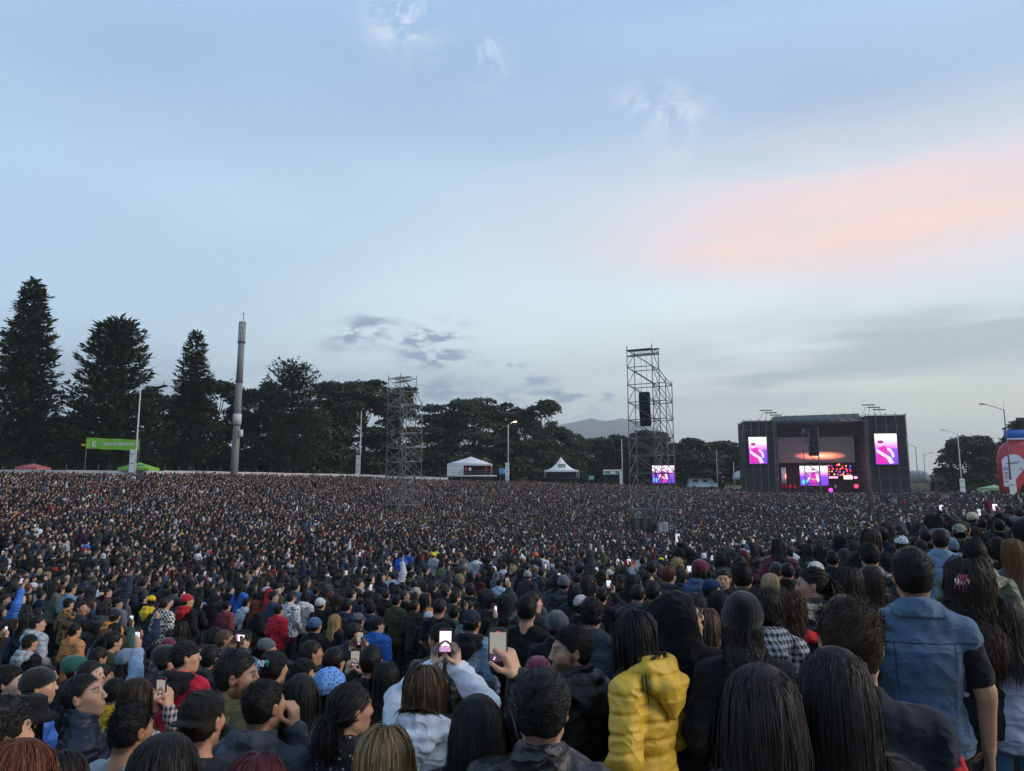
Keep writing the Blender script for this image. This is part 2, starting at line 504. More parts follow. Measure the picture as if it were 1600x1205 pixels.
def make_body(name, hf, arms=('pocket', 'pocket'), sw=1.0, fine=True, curl=(0.9, 0.9), female=False, beard=0.0, fade=0.0, shaved=0.0):
    """skin body in one continuous surface: head with a face, neck, trunk, arms, hands and legs"""
    R, c = hf
    hs = fine if fine else 0.0165
    bc = 0.045 if fine else 0.055
    sp = hand_spans(arms, sw, 0.0068 if fine else 0.018)
    head = [(c[d] - (0.10, 0.13, 0.14)[d], c[d] + (0.10, 0.13, 0.14)[d], hs) for d in range(3)]
    F = Field(axis(-0.5, 0.5, bc, [head[0]] + sp[0]), axis(-0.3, 0.75, bc, [head[1]] + sp[1]), axis(-0.03, 2.2, bc, [head[2]] + sp[2]))
    body_solids(F, sw, -0.004)
    leg_solids(F)
    for s in (1, -1):
        F.cone((0.105 * s, -0.05, 0.05), (0.12 * s, 0.14, 0.035), 0.04, 0.035, 0.03)
    for i, (side, pose) in enumerate(zip((1, -1), arms)):
        S, E, W, f, n = arm_pts(pose, side, sw)
        F.cone(S, E, 0.05, 0.042, 0.03); F.cone(E, W, 0.041, 0.029, 0.02)
        if f is None:
            F.ell(W, (0.035, 0.04, 0.04), 0.02)
        elif fine:
            add_hand(F, W, f, n, side, curl[i])
        else:
            f = f / np.linalg.norm(f)
            F.cone(W, W + f * 0.10, 0.03, 0.034, 0.01); F.cone(W + f * 0.1, W + f * 0.15 + n * 0.03, 0.03, 0.02, 0.01)
    neck_solid(F, c, R, 0.05 if female else 0.056)
    head_solids(F, R, c, fine, female)
    v, q = F.mesh()
    # colouring of the skin: lips, brows, eyes, beard shadow, cropped hair at the sides
    h = (v - c) @ R
    x, y, z = np.abs(h[:, 0]), h[:, 1], h[:, 2]
    t = np.ones((len(v), 3))
    face = (y > 0.04) & (np.abs(z) < 0.14) & (x < 0.1)
    sm = lambda a, lo, hi: np.clip((a - lo) / (hi - lo), 0, 1)
    def put(m, col):
        nonlocal t
        t = t * (1 - m[:, None]) + m[:, None] * np.array(col)
    put(face * sm(z, -0.02, -0.04) * 0.0, (1, 1, 1))
    put(face * (1 - sm(np.hypot(x - 0.035, (y - 0.06) * 0), 0, 0.03)) * (1 - sm(np.abs(z + 0.02), 0, 0.03)) * 0.35, (1.0, 0.80, 0.76))
    put(face * (1 - sm(np.abs(z + 0.0605), 0.007, 0.012)) * (1 - sm(x, 0.018, 0.026)) * (y > 0.07) * (0.8 if female else 0.55), (0.80, 0.42, 0.42))
    if beard > 0:
        m = sm(-z, 0.032, 0.050) * sm(y, -0.03, 0.005) * (z > -0.16) * (1 - (1 - sm(np.abs(z + 0.0605), 0.008, 0.013)) * (1 - sm(x, 0.016, 0.024)))
        m = np.maximum(m, (1 - sm(np.abs(z + 0.045), 0.004, 0.009)) * (1 - sm(x, 0.022, 0.03)) * (y > 0.07))
        m = np.maximum(m, sm(-z, 0.0, 0.02) * (1 - sm(np.abs(y - 0.012), 0.008, 0.02)) * (x > 0.05) * (z > -0.1) * (z < 0.02))
        put(np.clip(m, 0, 1) * beard * (np.abs(z) < 0.125), (0.10, 0.085, 0.08))
    bz = 0.031 + 0.006 * np.sin(np.clip((x - 0.012) / 0.04, 0, 1) * 2.6)
    put(face * (y > 0.06) * (1 - sm(np.abs(z - bz), 0.0035, 0.0065)) * sm(x, 0.010, 0.016) * (1 - sm(x, 0.046, 0.054)) * 0.85, (0.10, 0.08, 0.07))
    ed = np.sqrt((x - 0.031) ** 2 + (z - 0.010) ** 2)
    eye = face & (np.abs(x - 0.031) < 0.0125) & (np.abs(z - 0.010) < 0.0055) & (y > 0.06)
    put(eye * 1.0, (0.9, 1.05, 1.15)); put(eye * (ed < 0.0055), (0.06, 0.045, 0.04))
    put(face * (np.abs(x - 0.031) < 0.016) * (1 - sm(np.abs(z - 0.0165), 0.001, 0.0035)) * (y > 0.06) * 0.8, (0.15, 0.1, 0.09))
    scalp = hair_zone(h, -0.014, 0.022) * (np.abs(x) < 0.074 + 0.02 * (z > 0.03)) * (z > -0.12)
    ears = (x > 0.0735) & (np.abs(z) < 0.04) & (np.abs(y + 0.01) < 0.03)
    put(scalp * (~ears) * max(fade, shaved, 0.85), (0.08, 0.066, 0.06))
    put(ears * 0.5, (1.0, 0.82, 0.78))
    return mesh_np(name, v, q, t)

def hairline(y, high=0.0):
    return np.interp(y, (-0.11, -0.06, -0.025, 0.0, 0.02, 0.045, 0.075, 0.10), (-0.088, -0.078, -0.045, 0.005, 0.014, 0.045, 0.066, 0.078)) + high

def hair_zone(h, high=0.0, soft=0.008):
    return np.clip((h[:, 2] - hairline(h[:, 1], high)) / soft, 0, 1)

def make_shell(name, hf, thick=(0.012, 0.02), step=0.009, rough=0.004, grow_back=0.0, high=0.0, seed=0, full=False):
    """close cap of hair over the scalp: thick = (at the sides, on top)"""
    R, c = hf
    b = 0.15
    ax = axis(-b, b, step)
    F = Field(ax, ax, ax)
    s, t = thick
    F.ell((0, -0.012, 0.033 + (t - s) * 0.5), (0.076 + s, 0.094 + s + grow_back, 0.083 + (t + s) * 0.5 + 0.002), 0.0)
    if t > s + 0.012:
        F.ell((0, 0.005, 0.055), (0.070 + s * 0.5, 0.085 + s, 0.068 + t), 0.02)
    F.ell((0, 0.026, 0.0), (0.064 + s * 0.6, 0.062 + s * 0.6, 0.082), 0.02)
    # back of the head
    F.ell((0, -0.030, -0.015), (0.064 + s * 0.9, 0.058 + s + grow_back, 0.065), 0.03)
    X, Y, Z = ax[:, None, None], ax[None, :, None], ax[None, None, :]
    hl = hairline(ax, high).astype(np.float32)[None, :, None]
    gp = np.stack(np.broadcast_arrays(X, Y, Z), -1).reshape(-1, 3)
    rag = (0.006 * vnoise(gp * 45, seed + 2) + 0.005 * vnoise(gp * 110, seed + 6)).reshape(F.F.shape).astype(np.float32)
    F.F = np.maximum(F.F, (hl + rag - Z) * 0.7)
    v, q = F.mesh()
    n = normals_of(v, q)
    v = v + n * (rough * vnoise(v * (60, 60, 60), seed) + rough * 0.8 * vnoise(v * 24, seed + 3))[:, None]
    return mesh_np(name, c + v @ R.T, q, 0.75 + 0.25 * vnoise(v * 90, seed + 5)[:, None] * np.ones((1, 3)))

SCR = np.array((0.076, 0.094, 0.083)); SCC = np.array((0, -0.012, 0.035))
def strand_mesh(name, hf, n, length, seg, width, style='long', seed=0, curl=0.0, freq=60.0, body=True, sw=1.0, cloth=0.03,
                streak=None, streak_share=0.0, part=0.0, lift=0.012, high=0.0, tint_tip=None, only_top=False, flow=None, parent_frame=True, root=None, tie=None, under_hat=False, hood=False):
    """hair as tapered ribbons that grow from the scalp, slide over the head and fall down the shoulders"""
    rng = np.random.default_rng(seed)
    R, c = hf
    u = rng.normal(size=(n * 5, 3)); u[: n, 2] = np.abs(u[: n, 2]) * 2.2 + 0.4; u = rng.permutation(u); u /= np.linalg.norm(u, axis=1, keepdims=True)
    p = SCC + u * SCR
    keep = hair_zone(p, high, 0.003) > 0.5
    if under_hat: keep &= p[:, 2] < 0.025
    if only_top: keep &= p[:, 2] > 0.045 + 0.02 * rng.random(len(p))
    p, u = p[keep][:n], (u / SCR)[keep][:n]
    n = len(p)
    nr = u / np.linalg.norm(u, axis=1, keepdims=True)
    lay = rng.random(n)
    L = length * (0.75 + 0.3 * rng.random(n)) if np.isscalar(length) else length[0] + (length[1] - length[0]) * np.clip((p[:, 2] + 0.02) / 0.12, 0, 1) * (0.8 + 0.4 * rng.random(n))
    ds = (L / seg)[:, None]
    G = np.array((0, 0, -1.0)) @ R            # gravity in the head's frame
    p = p + nr * (lift if style == 'short' else 0.005)
    pts = [p]
    if style == 'short':
        fl = np.array(flow if flow is not None else (0.15, -0.5, 0.35))
        d = nr * 0.10 + (fl - nr * (nr @ fl)[:, None]) * 1.0 + rng.normal(size=(n, 3)) * 0.14
    else:
        sx = np.where(p[:, 0] > part, 1.0, -1.0)
        sf = np.clip((p[:, 1] + 0.05) / 0.09, 0.10, 1.0)
        d = np.stack([sx * 0.62 * sf, -0.22 - 0.5 * (1 - sf), -0.35 - 0.3 * (1 - sf)], 1)
        d = d - nr * (d * nr).sum(1)[:, None] + nr * 0.05 + rng.normal(size=(n, 3)) * 0.06
    d /= np.linalg.norm(d, axis=1, keepdims=True)
    off = lift * (0.3 + 0.9 * lay)[:, None]
    for k in range(seg):
        if style == 'short':
            d = d + rng.normal(size=(n, 3)) * 0.12 + G * 0.16
        elif style == 'tail':
            tgt = np.array(tie) + rng.normal(size=(n, 3)) * 0.012
            if k < seg * 0.42:
                dd = tgt - p; d = dd / (np.linalg.norm(dd, axis=1, keepdims=True) + 1e-6)
                ds = np.linalg.norm(tgt - p, axis=1, keepdims=True) / max(1, (int(seg * 0.42) + 1 - k))
            else:
                d = d * 0.45 + G * 0.5 + np.array((0, -0.35, 0.0)) * (0.5 if k < seg * 0.6 else 0.05) + rng.normal(size=(n, 3)) * 0.06
                ds = (L / seg)[:, None]
        else:
            out = p * (1, 1, 0) ; out = out / (np.linalg.norm(out, axis=1, keepdims=True) + 1e-6)
            inw = p * (1, 1, 0) + (0, 0.012, 0); below = np.clip(-p[:, 2:3] / 0.08, 0, 1)
            d = d * 0.42 + G * 0.7 - inw * 1.6 * below + rng.normal(size=(n, 3)) * 0.04
        d /= np.linalg.norm(d, axis=1, keepdims=True)
        p = p + d * ds
        if style == 'long' or style == 'tail':
            # keep off the face: hair in front moves to the side
            fr = (p[:, 1] > 0.045) & (p[:, 2] < 0.05) & (np.abs(p[:, 0]) < 0.07)
            p[fr, 0] += np.sign(p[fr, 0] + 1e-6) * 0.03
            p[fr, 1] -= 0.02
        # outside the head
        for cc, rr in ((SCC, SCR), (np.array((0, 0.02, -0.03)), np.array((0.068, 0.07, 0.09)))):
            w = (p - cc) / (rr + off); l = np.linalg.norm(w, axis=1)
            ins = l < 1
            p[ins] = cc + (p - cc)[ins] / l[ins][:, None]
        if body and style != 'short':
            b = c + p @ R.T
            for cc, rr in (((0, -0.02, 1.22), (0.165 * sw + cloth, 0.122 + cloth, 0.225)), ((0.09 * sw, -0.02, 1.385), (0.135 * sw + cloth, 0.062 + cloth, 0.058 + cloth)),
                           ((-0.09 * sw, -0.02, 1.385), (0.135 * sw + cloth, 0.062 + cloth, 0.058 + cloth)), ((0, -0.03, 1.44), (0.06 + cloth, 0.06 + cloth, 0.06 + cloth)), ((0, 0, 1.06), (0.165 * sw + cloth, 0.115 + cloth, 0.24))) + ((((0, -0.14, 1.405), (0.165 * sw, 0.088, 0.135)),) if hood else ()):
                cc, rr = np.array(cc), np.array(rr)
                w = (b - cc) / (rr + off * 0.8); l = np.linalg.norm(w, axis=1)
                ins = l < 1
                b[ins] = cc + (b - cc)[ins] / l[ins][:, None]
            p = (b - c) @ R
        pts.append(p)
    P = np.stack(pts, 1)                      # n, seg+1, 3
    T = np.gradient(P, axis=1); T /= np.linalg.norm(T, axis=2, keepdims=True) + 1e-9
    ctr = np.array((0, -0.01, 0.0)); O = P - ctr
    O[:, :, 2] *= np.where(P[:, :, 2] > 0, 1.0, 0.0)
    O /= np.linalg.norm(O, axis=2, keepdims=True) + 1e-9
    Wd = np.cross(T, O); Wd /= np.linalg.norm(Wd, axis=2, keepdims=True) + 1e-9
    if curl > 0:
        s = np.linspace(0, 1, seg + 1)[None, :, None]
        ph = (rng.integers(0, 14, n) * 0.45 + rng.random(n) * 0.6)[:, None, None]
        a = ph + s * L[:, None, None] * freq
        am = curl * np.clip(s * 4, 0, 1)
        P = P + am * (np.cos(a) * Wd + np.sin(a) * O)
    fly = (rng.random(n) < 0.05)[:, None, None] * np.linspace(0, 1, seg + 1)[None, :, None] ** 1.5      # loose hairs
    P = P + fly * (O * rng.uniform(0.005, 0.03, (n, 1, 1)) + Wd * rng.normal(size=(n, 1, 1)) * 0.02)
    tw = rng.normal(size=(n, 1, 1)) * 0.4
    Wd = Wd * np.cos(tw) + O * np.sin(tw)
    wd = width * (0.6 + 0.8 * rng.random((n, 1, 1))) * np.interp(np.linspace(0, 1, seg + 1), (0, 0.2, 0.75, 1), (0.7, 1, 0.85, 0.12))[None, :, None]
    V = np.stack([P - Wd * wd * 0.5, P + Wd * wd * 0.5], 2).reshape(-1, 3)
    V = c + V @ R.T
    k = np.arange(n)[:, None] * (seg + 1) * 2 + np.arange(seg)[None, :] * 2
    Q = np.stack([k, k + 1, k + 3, k + 2], 2).reshape(-1, 4)
    tv = np.clip(rng.normal(1.0, 0.20, n), 0.5, 1.6)[:, None] * np.ones((1, 3))
    if streak is not None:
        st = rng.random(n) < streak_share
        tv[st] = np.array(streak) * np.clip(rng.normal(1, 0.2, (st.sum(), 1)), 0.5, 1.5)
    tv = np.repeat(tv[:, None], seg + 1, 1)
    if root is not None:
        a = np.clip(np.linspace(0, 1, seg + 1) / 0.35, 0, 1)[None, :, None] * (0.5 + 0.7 * rng.random((n, 1, 1))).clip(0, 1)
        tv = tv * a + np.array(root) * (1 - a)
    if tint_tip is not None:
        a = np.clip(np.linspace(0, 1, seg + 1) * 1.6 - 0.5, 0, 1)[None, :, None]
        tv = tv * (1 + (np.array(tint_tip) - 1) * a)
    tv = np.repeat(tv[:, :, None], 2, 2).reshape(-1, 3)
    return mesh_np(name, V, Q, tv)

def make_jacket(name, arms=('pocket', 'pocket'), sw=1.0, t=0.018, hem=0.80, collar=1.50, sleeve='long', step=0.014, wrinkle=0.009, puffer=0.0, seed=0, hf=None, bulk=0.0, open_neck=0.0):
    """jacket, hoodie, tee or vest: one surface over trunk and arms with folds (and quilting)"""
    ap = [arm_pts(p_, s_, sw) for s_, p_ in zip((1, -1), arms)]; ym = max(0.24, max(max(a_[1][1], a_[2][1]) for a_ in ap) + 0.12); zm = max(1.62, max(max(a_[1][2], a_[2][2]) for a_ in ap) + 0.1); xm = max(0.40, max(max(abs(a_[1][0]), abs(a_[2][0])) for a_ in ap) + 0.11)
    F = Field(axis(-xm, xm, step), axis(-0.27, ym, step), axis(hem - 0.06, zm, step))
    body_solids(F, sw, t)
    if bulk: F.ell((0, 0.0, 1.10), (0.17 * sw + t + bulk, 0.125 + t + bulk, 0.30), 0.06)
    F.cone((0, -0.005, 1.0), (0, -0.005, hem - 0.05), 0.125 + t, 0.135 + t, 0.06)
    F.ell((0, -0.005, hem + 0.02), (0.17 * sw + t, 0.12 + t, 0.12), 0.06)
    if collar:
        F.cone((0, -0.032, 1.43), (0, -0.022, collar + 0.05), 0.070 + t * 0.6, 0.066 + t * 0.5, 0.025)
    F.keep((0, 0.22 + open_neck, 1), collar if collar else 1.475)
    for side, pose in zip((1, -1), arms):
        S, E, W, f, n = arm_pts(pose, side, sw)
        if sleeve == 'none':
            F.cone(S, S + (E - S) * 0.12, 0.050 + t, 0.054 + t, 0.02)
            continue
        if sleeve == 'short':
            F.cone(S, S + (E - S) * 0.72, 0.055 + max(t, 0.008), 0.055 + max(t, 0.008), 0.03); continue
        F.cone(S, E, 0.052 + t, 0.048 + t, 0.03)
        e = W if f is None else W - (W - E) * 0.04
        F.cone(E, e, 0.047 + t, 0.033 + t * 0.8, 0.02)
    F.keep((0, 0, -1), -hem)
    if open_neck:
        F.ell((0, 0.10, 1.47), (0.075, 0.08, 0.09), 0.0, cut=True)
    v, q = F.mesh()
    n = normals_of(v, q)
    d = np.zeros(len(v))
    side = np.sign(v[:, 0])
    if wrinkle:
        warp = 0.35 * np.stack([vnoise(v * 5, seed + 1), vnoise(v * 5, seed + 2), vnoise(v * 5, seed + 4)], 1)
        a = vnoise(v * (7, 7, 13) + warp * 2, seed)                       # sagging cross folds
        b = vnoise(v * (16, 16, 5.0) + warp * 3, seed + 7)                # drawn length folds
        d += wrinkle * (1.1 * ((1 - np.abs(a) * 2.6).clip(-0.4, 1)) * np.clip(0.6 + 1.2 * vnoise(v * 3.1, seed + 12), 0.1, 1.6) + 0.9 * (1 - np.abs(b) * 2.6).clip(-0.4, 1) * np.clip(0.6 + 1.2 * vnoise(v * 3.7, seed + 14), 0.1, 1.6) + 0.4 * vnoise(v * 30, seed + 9))
    if puffer:
        zz = v[:, 2] + 0.012 * vnoise(v * 6, seed) + np.where(np.abs(v[:, 0]) > 0.2, 0.02, 0)
        q_ = np.abs(np.mod(zz, 0.070) - 0.035) * 2 / 0.070            # 0 in a quilt's middle, 1 at the stitching
        d += puffer * (0.5 * (1 - q_ ** 3.2) - 0.75 * np.exp(-((1 - q_) / 0.16) ** 2)) + puffer * 0.22 * vnoise(v * (46, 46, 14), seed + 3) * q_
    v = v + n * d[:, None]
    return mesh_np(name, v, q, np.ones((len(v), 3)))

def make_trousers(name, step=0.035, grow=0.014):
    F = Field(axis(-0.3, 0.3, step), axis(-0.24, 0.24, step), axis(0.0, 1.05, step))
    F.ell((0, -0.005, 0.93), (0.165 + grow, 0.115 + grow, 0.13), 0.04)
    leg_solids(F, grow)
    F.keep((0, 0, 1), 1.0); F.keep((0, 0, -1), -0.07)
    v, q = F.mesh()
    return mesh_np(name, v + normals_of(v, q) * (0.006 * vnoise(v * 14, 3))[:, None], q)

def make_shoe(name):
    F = Field(axis(-0.09, 0.09, 0.018), axis(-0.14, 0.22, 0.018), axis(-0.03, 0.16, 0.018))
    F.cone((0, -0.06, 0.055), (0, 0.13, 0.035), 0.05, 0.044, 0.03); F.cone((0, -0.05, 0.05), (0, -0.04, 0.11), 0.05, 0.05, 0.03)
    F.keep((0, 0, -1), -0.004); F.keep((0, 0, 1), 0.125)
    v, q = F.mesh()
    return mesh_np(name, v, q)

def make_hood(name, sw=1.0, t=0.02, big=1.0, step=0.012, seed=0):
    """hood lying folded on the back, open ring round the neck"""
    F = Field(axis(-0.24, 0.24, step), axis(-0.30, 0.14, step), axis(1.18, 1.60, step))
    a = np.linspace(-2.45, 2.45, 11)
    P = np.stack([np.sin(a) * (0.098 + 0.012 * np.cos(a)), -0.035 - np.cos(a) * 0.090, 1.455 + 0.03 * np.cos(a) - 0.035 * (np.abs(a) > 1.9)], 1)
    for i in range(10):
        ra = 0.034 * (1 - 0.4 * (abs(a[i]) / 2.45) ** 2) * big; rb = 0.034 * (1 - 0.4 * (abs(a[i + 1]) / 2.45) ** 2) * big
        F.cone(P[i], P[i + 1], ra + t * 0.3, rb + t * 0.3, 0.015)
    for a0, b0, r0, r1 in (((-0.13, -0.075), (-0.06, -0.135), 0.030, 0.040), ((-0.06, -0.135), (0.06, -0.135), 0.040, 0.040), ((0.06, -0.135), (0.13, -0.075), 0.040, 0.030)):
        F.cone((a0[0] * sw * big, a0[1] - t, 1.43 if abs(a0[0]) > 0.1 else 1.415), (b0[0] * sw * big, b0[1] - t, 1.43 if abs(b0[0]) > 0.1 else 1.415), r0 * big, r1 * big, 0.02)
    F.ell((0, -0.150 - t, 1.375), (0.105 * sw * big, 0.034 * big, 0.060 * big), 0.03)
    F.ell((0, -0.148 - t, 1.325), (0.050 * big, 0.030 * big, 0.065 * big), 0.035)
    F.ell((0, -0.035, 1.56), (0.085, 0.085, 0.10), 0.015, cut=True)
    v, q = F.mesh(); n = normals_of(v, q)
    a = vnoise(v * (9, 9, 16), seed); b = vnoise(v * (20, 12, 12), seed + 3)
    v = v + n * (0.011 * (1 - 2.6 * np.abs(a)).clip(-0.4, 1) + 0.008 * (1 - 2.6 * np.abs(b)).clip(-0.4, 1))[:, None]
    return mesh_np(name, v, q, np.ones((len(v), 3)))

def make_hood_up(name, hf, step=0.012, t=0.028, seed=0):
    R, c = hf
    L = lambda p: c + R @ np.array(p, float)
    F = Field(axis(c[0] - 0.2, c[0] + 0.2, step), axis(c[1] - 0.22, c[1] + 0.2, step), axis(1.32, c[2] + 0.2, step))
    F.ell(L((0, -0.015, 0.03)), (0.078 + t * .6, 0.102 + t * .6, 0.088 + t * .6), 0.03, M=R)
    F.ell(L((0, -0.085, 0.055)), (0.04, 0.06, 0.05), 0.05, M=R)
    F.cone(L((0, -0.01, -0.03)), (0, -0.03, 1.40), 0.082 + t * 0.5, 0.105 + t * 0.5, 0.05)
    F.ell(L((0, 0.11, -0.02)), (0.068, 0.085, 0.10), 0.012, cut=True, M=R)
    v, q = F.mesh(); n = normals_of(v, q)
    a = vnoise(v * (8, 10, 8), seed); b = vnoise(v * (14, 14, 26), seed + 2)
    v = v + n * (0.007 * (1 - 2 * np.abs(a)).clip(-0.6, 1) + 0.004 * (1 - 2 * np.abs(b)).clip(-0.6, 1))[:, None]
    return mesh_np(name, v, q, np.ones((len(v), 3)))

def make_beanie(name, hf, step=0.009, slouch=0.0, rib=70.0, low=0.015):
    R, c = hf
    ax = axis(-0.17, 0.19, step)
    F = Field(ax, ax, ax)
    F.ell((0, -0.014, 0.038), (0.089, 0.107, 0.098), 0.0)
    if slouch: F.ell((0, -0.06, 0.06 + slouch * 0.3), (0.075, 0.085, 0.075), 0.05)
    X, Y, Z = ax[:, None, None], ax[None, :, None], ax[None, None, :]
    F.F = np.maximum(F.F, (low + 0.22 * Y - Z) + 0 * X)
    v, q = F.mesh(); n = normals_of(v, q)
    a = np.arctan2(v[:, 0], v[:, 1] + 0.014)
    brim = np.clip((low + 0.06 + 0.22 * v[:, 1] - v[:, 2]) / 0.006, 0, 1)
    v = v + n * (0.0018 * np.sin(a * rib * 0.5) + 0.006 * brim + 0.004 * vnoise(v * 22, 2))[:, None]
    return mesh_np(name, c + v @ R.T, q, np.ones((len(v), 3)))

def make_cap(name, hf, step=0.008, back=False, flat=False):
    """cap crown with panels and its bill"""
    R, c = hf
    ax = axis(-0.15, 0.15, step)
    F = Field(ax, axis(-0.26, 0.27, step), ax)
    F.ell((0, -0.012, 0.040), (0.086, 0.105, 0.092 + (0.008 if flat else 0)), 0.0)
    Y, Z = F.y[None, :, None], F.z[None, None, :]
    F.F = np.maximum(F.F, (0.030 + 0.10 * Y * (-1 if back else 1) - Z) + 0 * F.x[:, None, None])
    s = -1 if back else 1
    # bill: a thin curved shell
    X = F.x[:, None, None]
    bill = np.sqrt((X / 0.074) ** 2 + ((Y * s - 0.075) / 0.092) ** 2) - 1
    zb = 0.036 - 0.020 * (X / 0.07) ** 2 * (0.4 if flat else 1) - 0.10 * np.maximum(0, Y * s - 0.08)
    d = np.maximum(bill * 0.06, np.abs(Z - zb) - 0.0055)
    d = np.maximum(d, 0.06 - Y * s)
    F.F = np.minimum(F.F, d.astype(np.float32))
    v, q = F.mesh(); n = normals_of(v, q)
    a = np.arctan2(v[:, 0], v[:, 1] + 0.012)
    seam = np.exp(-((np.mod(a + math.pi / 6, math.pi / 3) - math.pi / 6) / 0.05) ** 2) * (v[:, 2] > 0.05)
    v = v + n * (-0.0025 * seam + 0.002 * vnoise(v * 30, 1))[:, None]
    return mesh_np(name, c + v @ R.T, q, 1 - 0.25 * seam[:, None] * np.ones((1, 3)))

def make_brim_hat(name, hf):
    R, c = hf
    a = np.linspace(0, 2 * np.pi, 28, endpoint=False)
    rings = []
    for r, z in ((0.165, 0.012), (0.168, 0.016), (0.14, 0.036), (0.10, 0.050), (0.097, 0.085), (0.090, 0.125), (0.06, 0.142), (0.02, 0.146)):
        rings.append(np.stack([np.cos(a) * r, np.sin(a) * r * 1.12 - 0.012, z + 0.008 * np.cos(2 * a) * (r > 0.12) + 0 * a], 1))
    inner = [np.stack([np.cos(a) * r, np.sin(a) * r * 1.12 - 0.012, z + 0 * a], 1) for r, z in ((0.02, 0.136), (0.085, 0.118), (0.092, 0.046), (0.13, 0.030), (0.163, 0.009))]
    v, q = loft(inner[::1] + rings, cap=False)
    return mesh_np(name, c + v @ R.T, q, np.ones((len(v), 3)))

def make_glasses(name, hf):
    R, c = hf
    parts = []
    for s in (1, -1):
        a = np.linspace(0, 2 * np.pi, 15)
        parts.append(tube(np.stack([0.034 * s + 0.024 * np.cos(a), 0.107 - 0.006 * np.abs(np.cos(a)), 0.006 + 0.020 * np.sin(a)], 1), 0.0022, 5))
        parts.append(tube([(0.058 * s, 0.100, 0.012), (0.078 * s, 0.06, 0.012), (0.083 * s, 0.0, 0.010)], 0.0022, 5))
    parts.append(tube([(-0.011, 0.109, 0.010), (0.011, 0.109, 0.010)], 0.002, 5))
    v, q = merge(*parts)
    return mesh_np(name, c + v @ R.T, q)

MATS = {}
def material(name, color=None, rough=0.8, metal=0.0, bump=None, vary=0.0, vscale=8.0, emit=None, estr=0.0, spec=0.5, source=None, tint=False, pattern=None, coat=0.0, sheen=0.0, bscale=60.0, anis=0.0, dirt=0.0, sss=0.0, two=None, fold=0.0):
    """color: fixed colour, or source 'object' (Object Info) / an instancer attribute name"""
    if name in MATS: return MATS[name]
    m = bpy.data.materials.new(name); m.use_nodes = True
    g = NT(m.node_tree); p = g.n['Principled BSDF']
    if source == 'object': c = g.new('ShaderNodeObjectInfo').outputs['Color']
    elif source: c = g.new('ShaderNodeAttribute', attribute_type='INSTANCER', attribute_name=source).outputs['Color']
    else: c = g.new('ShaderNodeRGB').outputs[0]; c.default_value = (*color, 1)
    tc = g.new('ShaderNodeTexCoord').outputs['Object']
    if pattern: c = pattern(g, c, tc)
    if tint: c = g.mix(1.0, c, g.new('ShaderNodeAttribute', attribute_name='tint').outputs['Color'], 'MULTIPLY')
    if vary:
        n = g.noise(vscale, tc, 4.0, 0.6)
        k = g.math('MULTIPLY_ADD', n, 2 * vary, 1 - vary)
        c = g.mix(1.0, c, g.new('ShaderNodeCombineColor', {0: k, 1: k, 2: k}), 'MULTIPLY')
    if dirt:
        n = g.ramp(g.noise(vscale * 0.35, tc, 5.0, 0.65), ((0.42, 0.0), (0.68, 1.0)))
        c = g.mix(g.math('MULTIPLY', n, dirt), c, (0.10, 0.085, 0.07))
    g.put(p.inputs['Base Color'], c)
    p.inputs['Roughness'].default_value = rough
    p.inputs['Metallic'].default_value = metal
    p.inputs['Specular IOR Level'].default_value = spec
    if coat: p.inputs['Coat Weight'].default_value = coat; p.inputs['Coat Roughness'].default_value = 0.25
    if sheen: p.inputs['Sheen Weight'].default_value = sheen; p.inputs['Sheen Roughness'].default_value = 0.5
    if anis: p.inputs['Anisotropic'].default_value = anis
    if bump:
        n = g.noise(bscale, tc, 5.0, 0.6)
        b = g.new('ShaderNodeBump', {'Strength': bump, 'Distance': 0.01, 'Height': n})
        if fold:      # creases in the cloth
            m1 = g.new('ShaderNodeMapping', {'Vector': tc, 'Scale': (1.0, 1.0, 1.6)})
            f1 = g.math('ABSOLUTE', g.math('SUBTRACT', g.noise(7.0, m1, 1.5, 0.45, ), 0.5))
            f2 = g.new('ShaderNodeBump', {'Strength': fold, 'Distance': 0.09, 'Height': g.math('SUBTRACT', 1.0, g.math('POWER', g.math('MULTIPLY', f1, 2.0), 0.6))})
            g.put(b.inputs['Normal'], f2)
        g.put(p.inputs['Normal'], b)
    if emit is not None:
        p.inputs['Emission Color'].default_value = (*emit, 1); p.inputs['Emission Strength'].default_value = estr
    MATS[name] = m
    return m

def pat_check(scale, dark=(0.015, 0.015, 0.017), share=0.5):
    def f(g, c, tc):
        k = g.new('ShaderNodeTexChecker', {'Vector': tc, 'Scale': scale}).outputs['Fac']
        return g.mix(k, c, dark)
    return f
def pat_plaid(scale, dark=(0.015, 0.015, 0.018)):
    def f(g, c, tc):
        s = g.new('ShaderNodeSeparateXYZ', {0: tc})
        a = g.math('GREATER_THAN', g.math('SINE', g.math('MULTIPLY', g.math('ADD', s.outputs[0], s.outputs[1]), scale)), 0.0)
        b = g.math('GREATER_THAN', g.math('SINE', g.math('MULTIPLY', s.outputs[2], scale)), 0.0)
        k = g.math('MULTIPLY', g.math('ADD', a, b), 0.5)
        return g.mix(k, c, dark)
    return f
def pat_spots(scale, col, size=0.28):
    def f(g, c, tc):
        v = g.new('ShaderNodeTexVoronoi', {'Vector': tc, 'Scale': scale}).outputs['Distance']
        return g.mix(g.math('LESS_THAN', v, size), c, col)
    return f
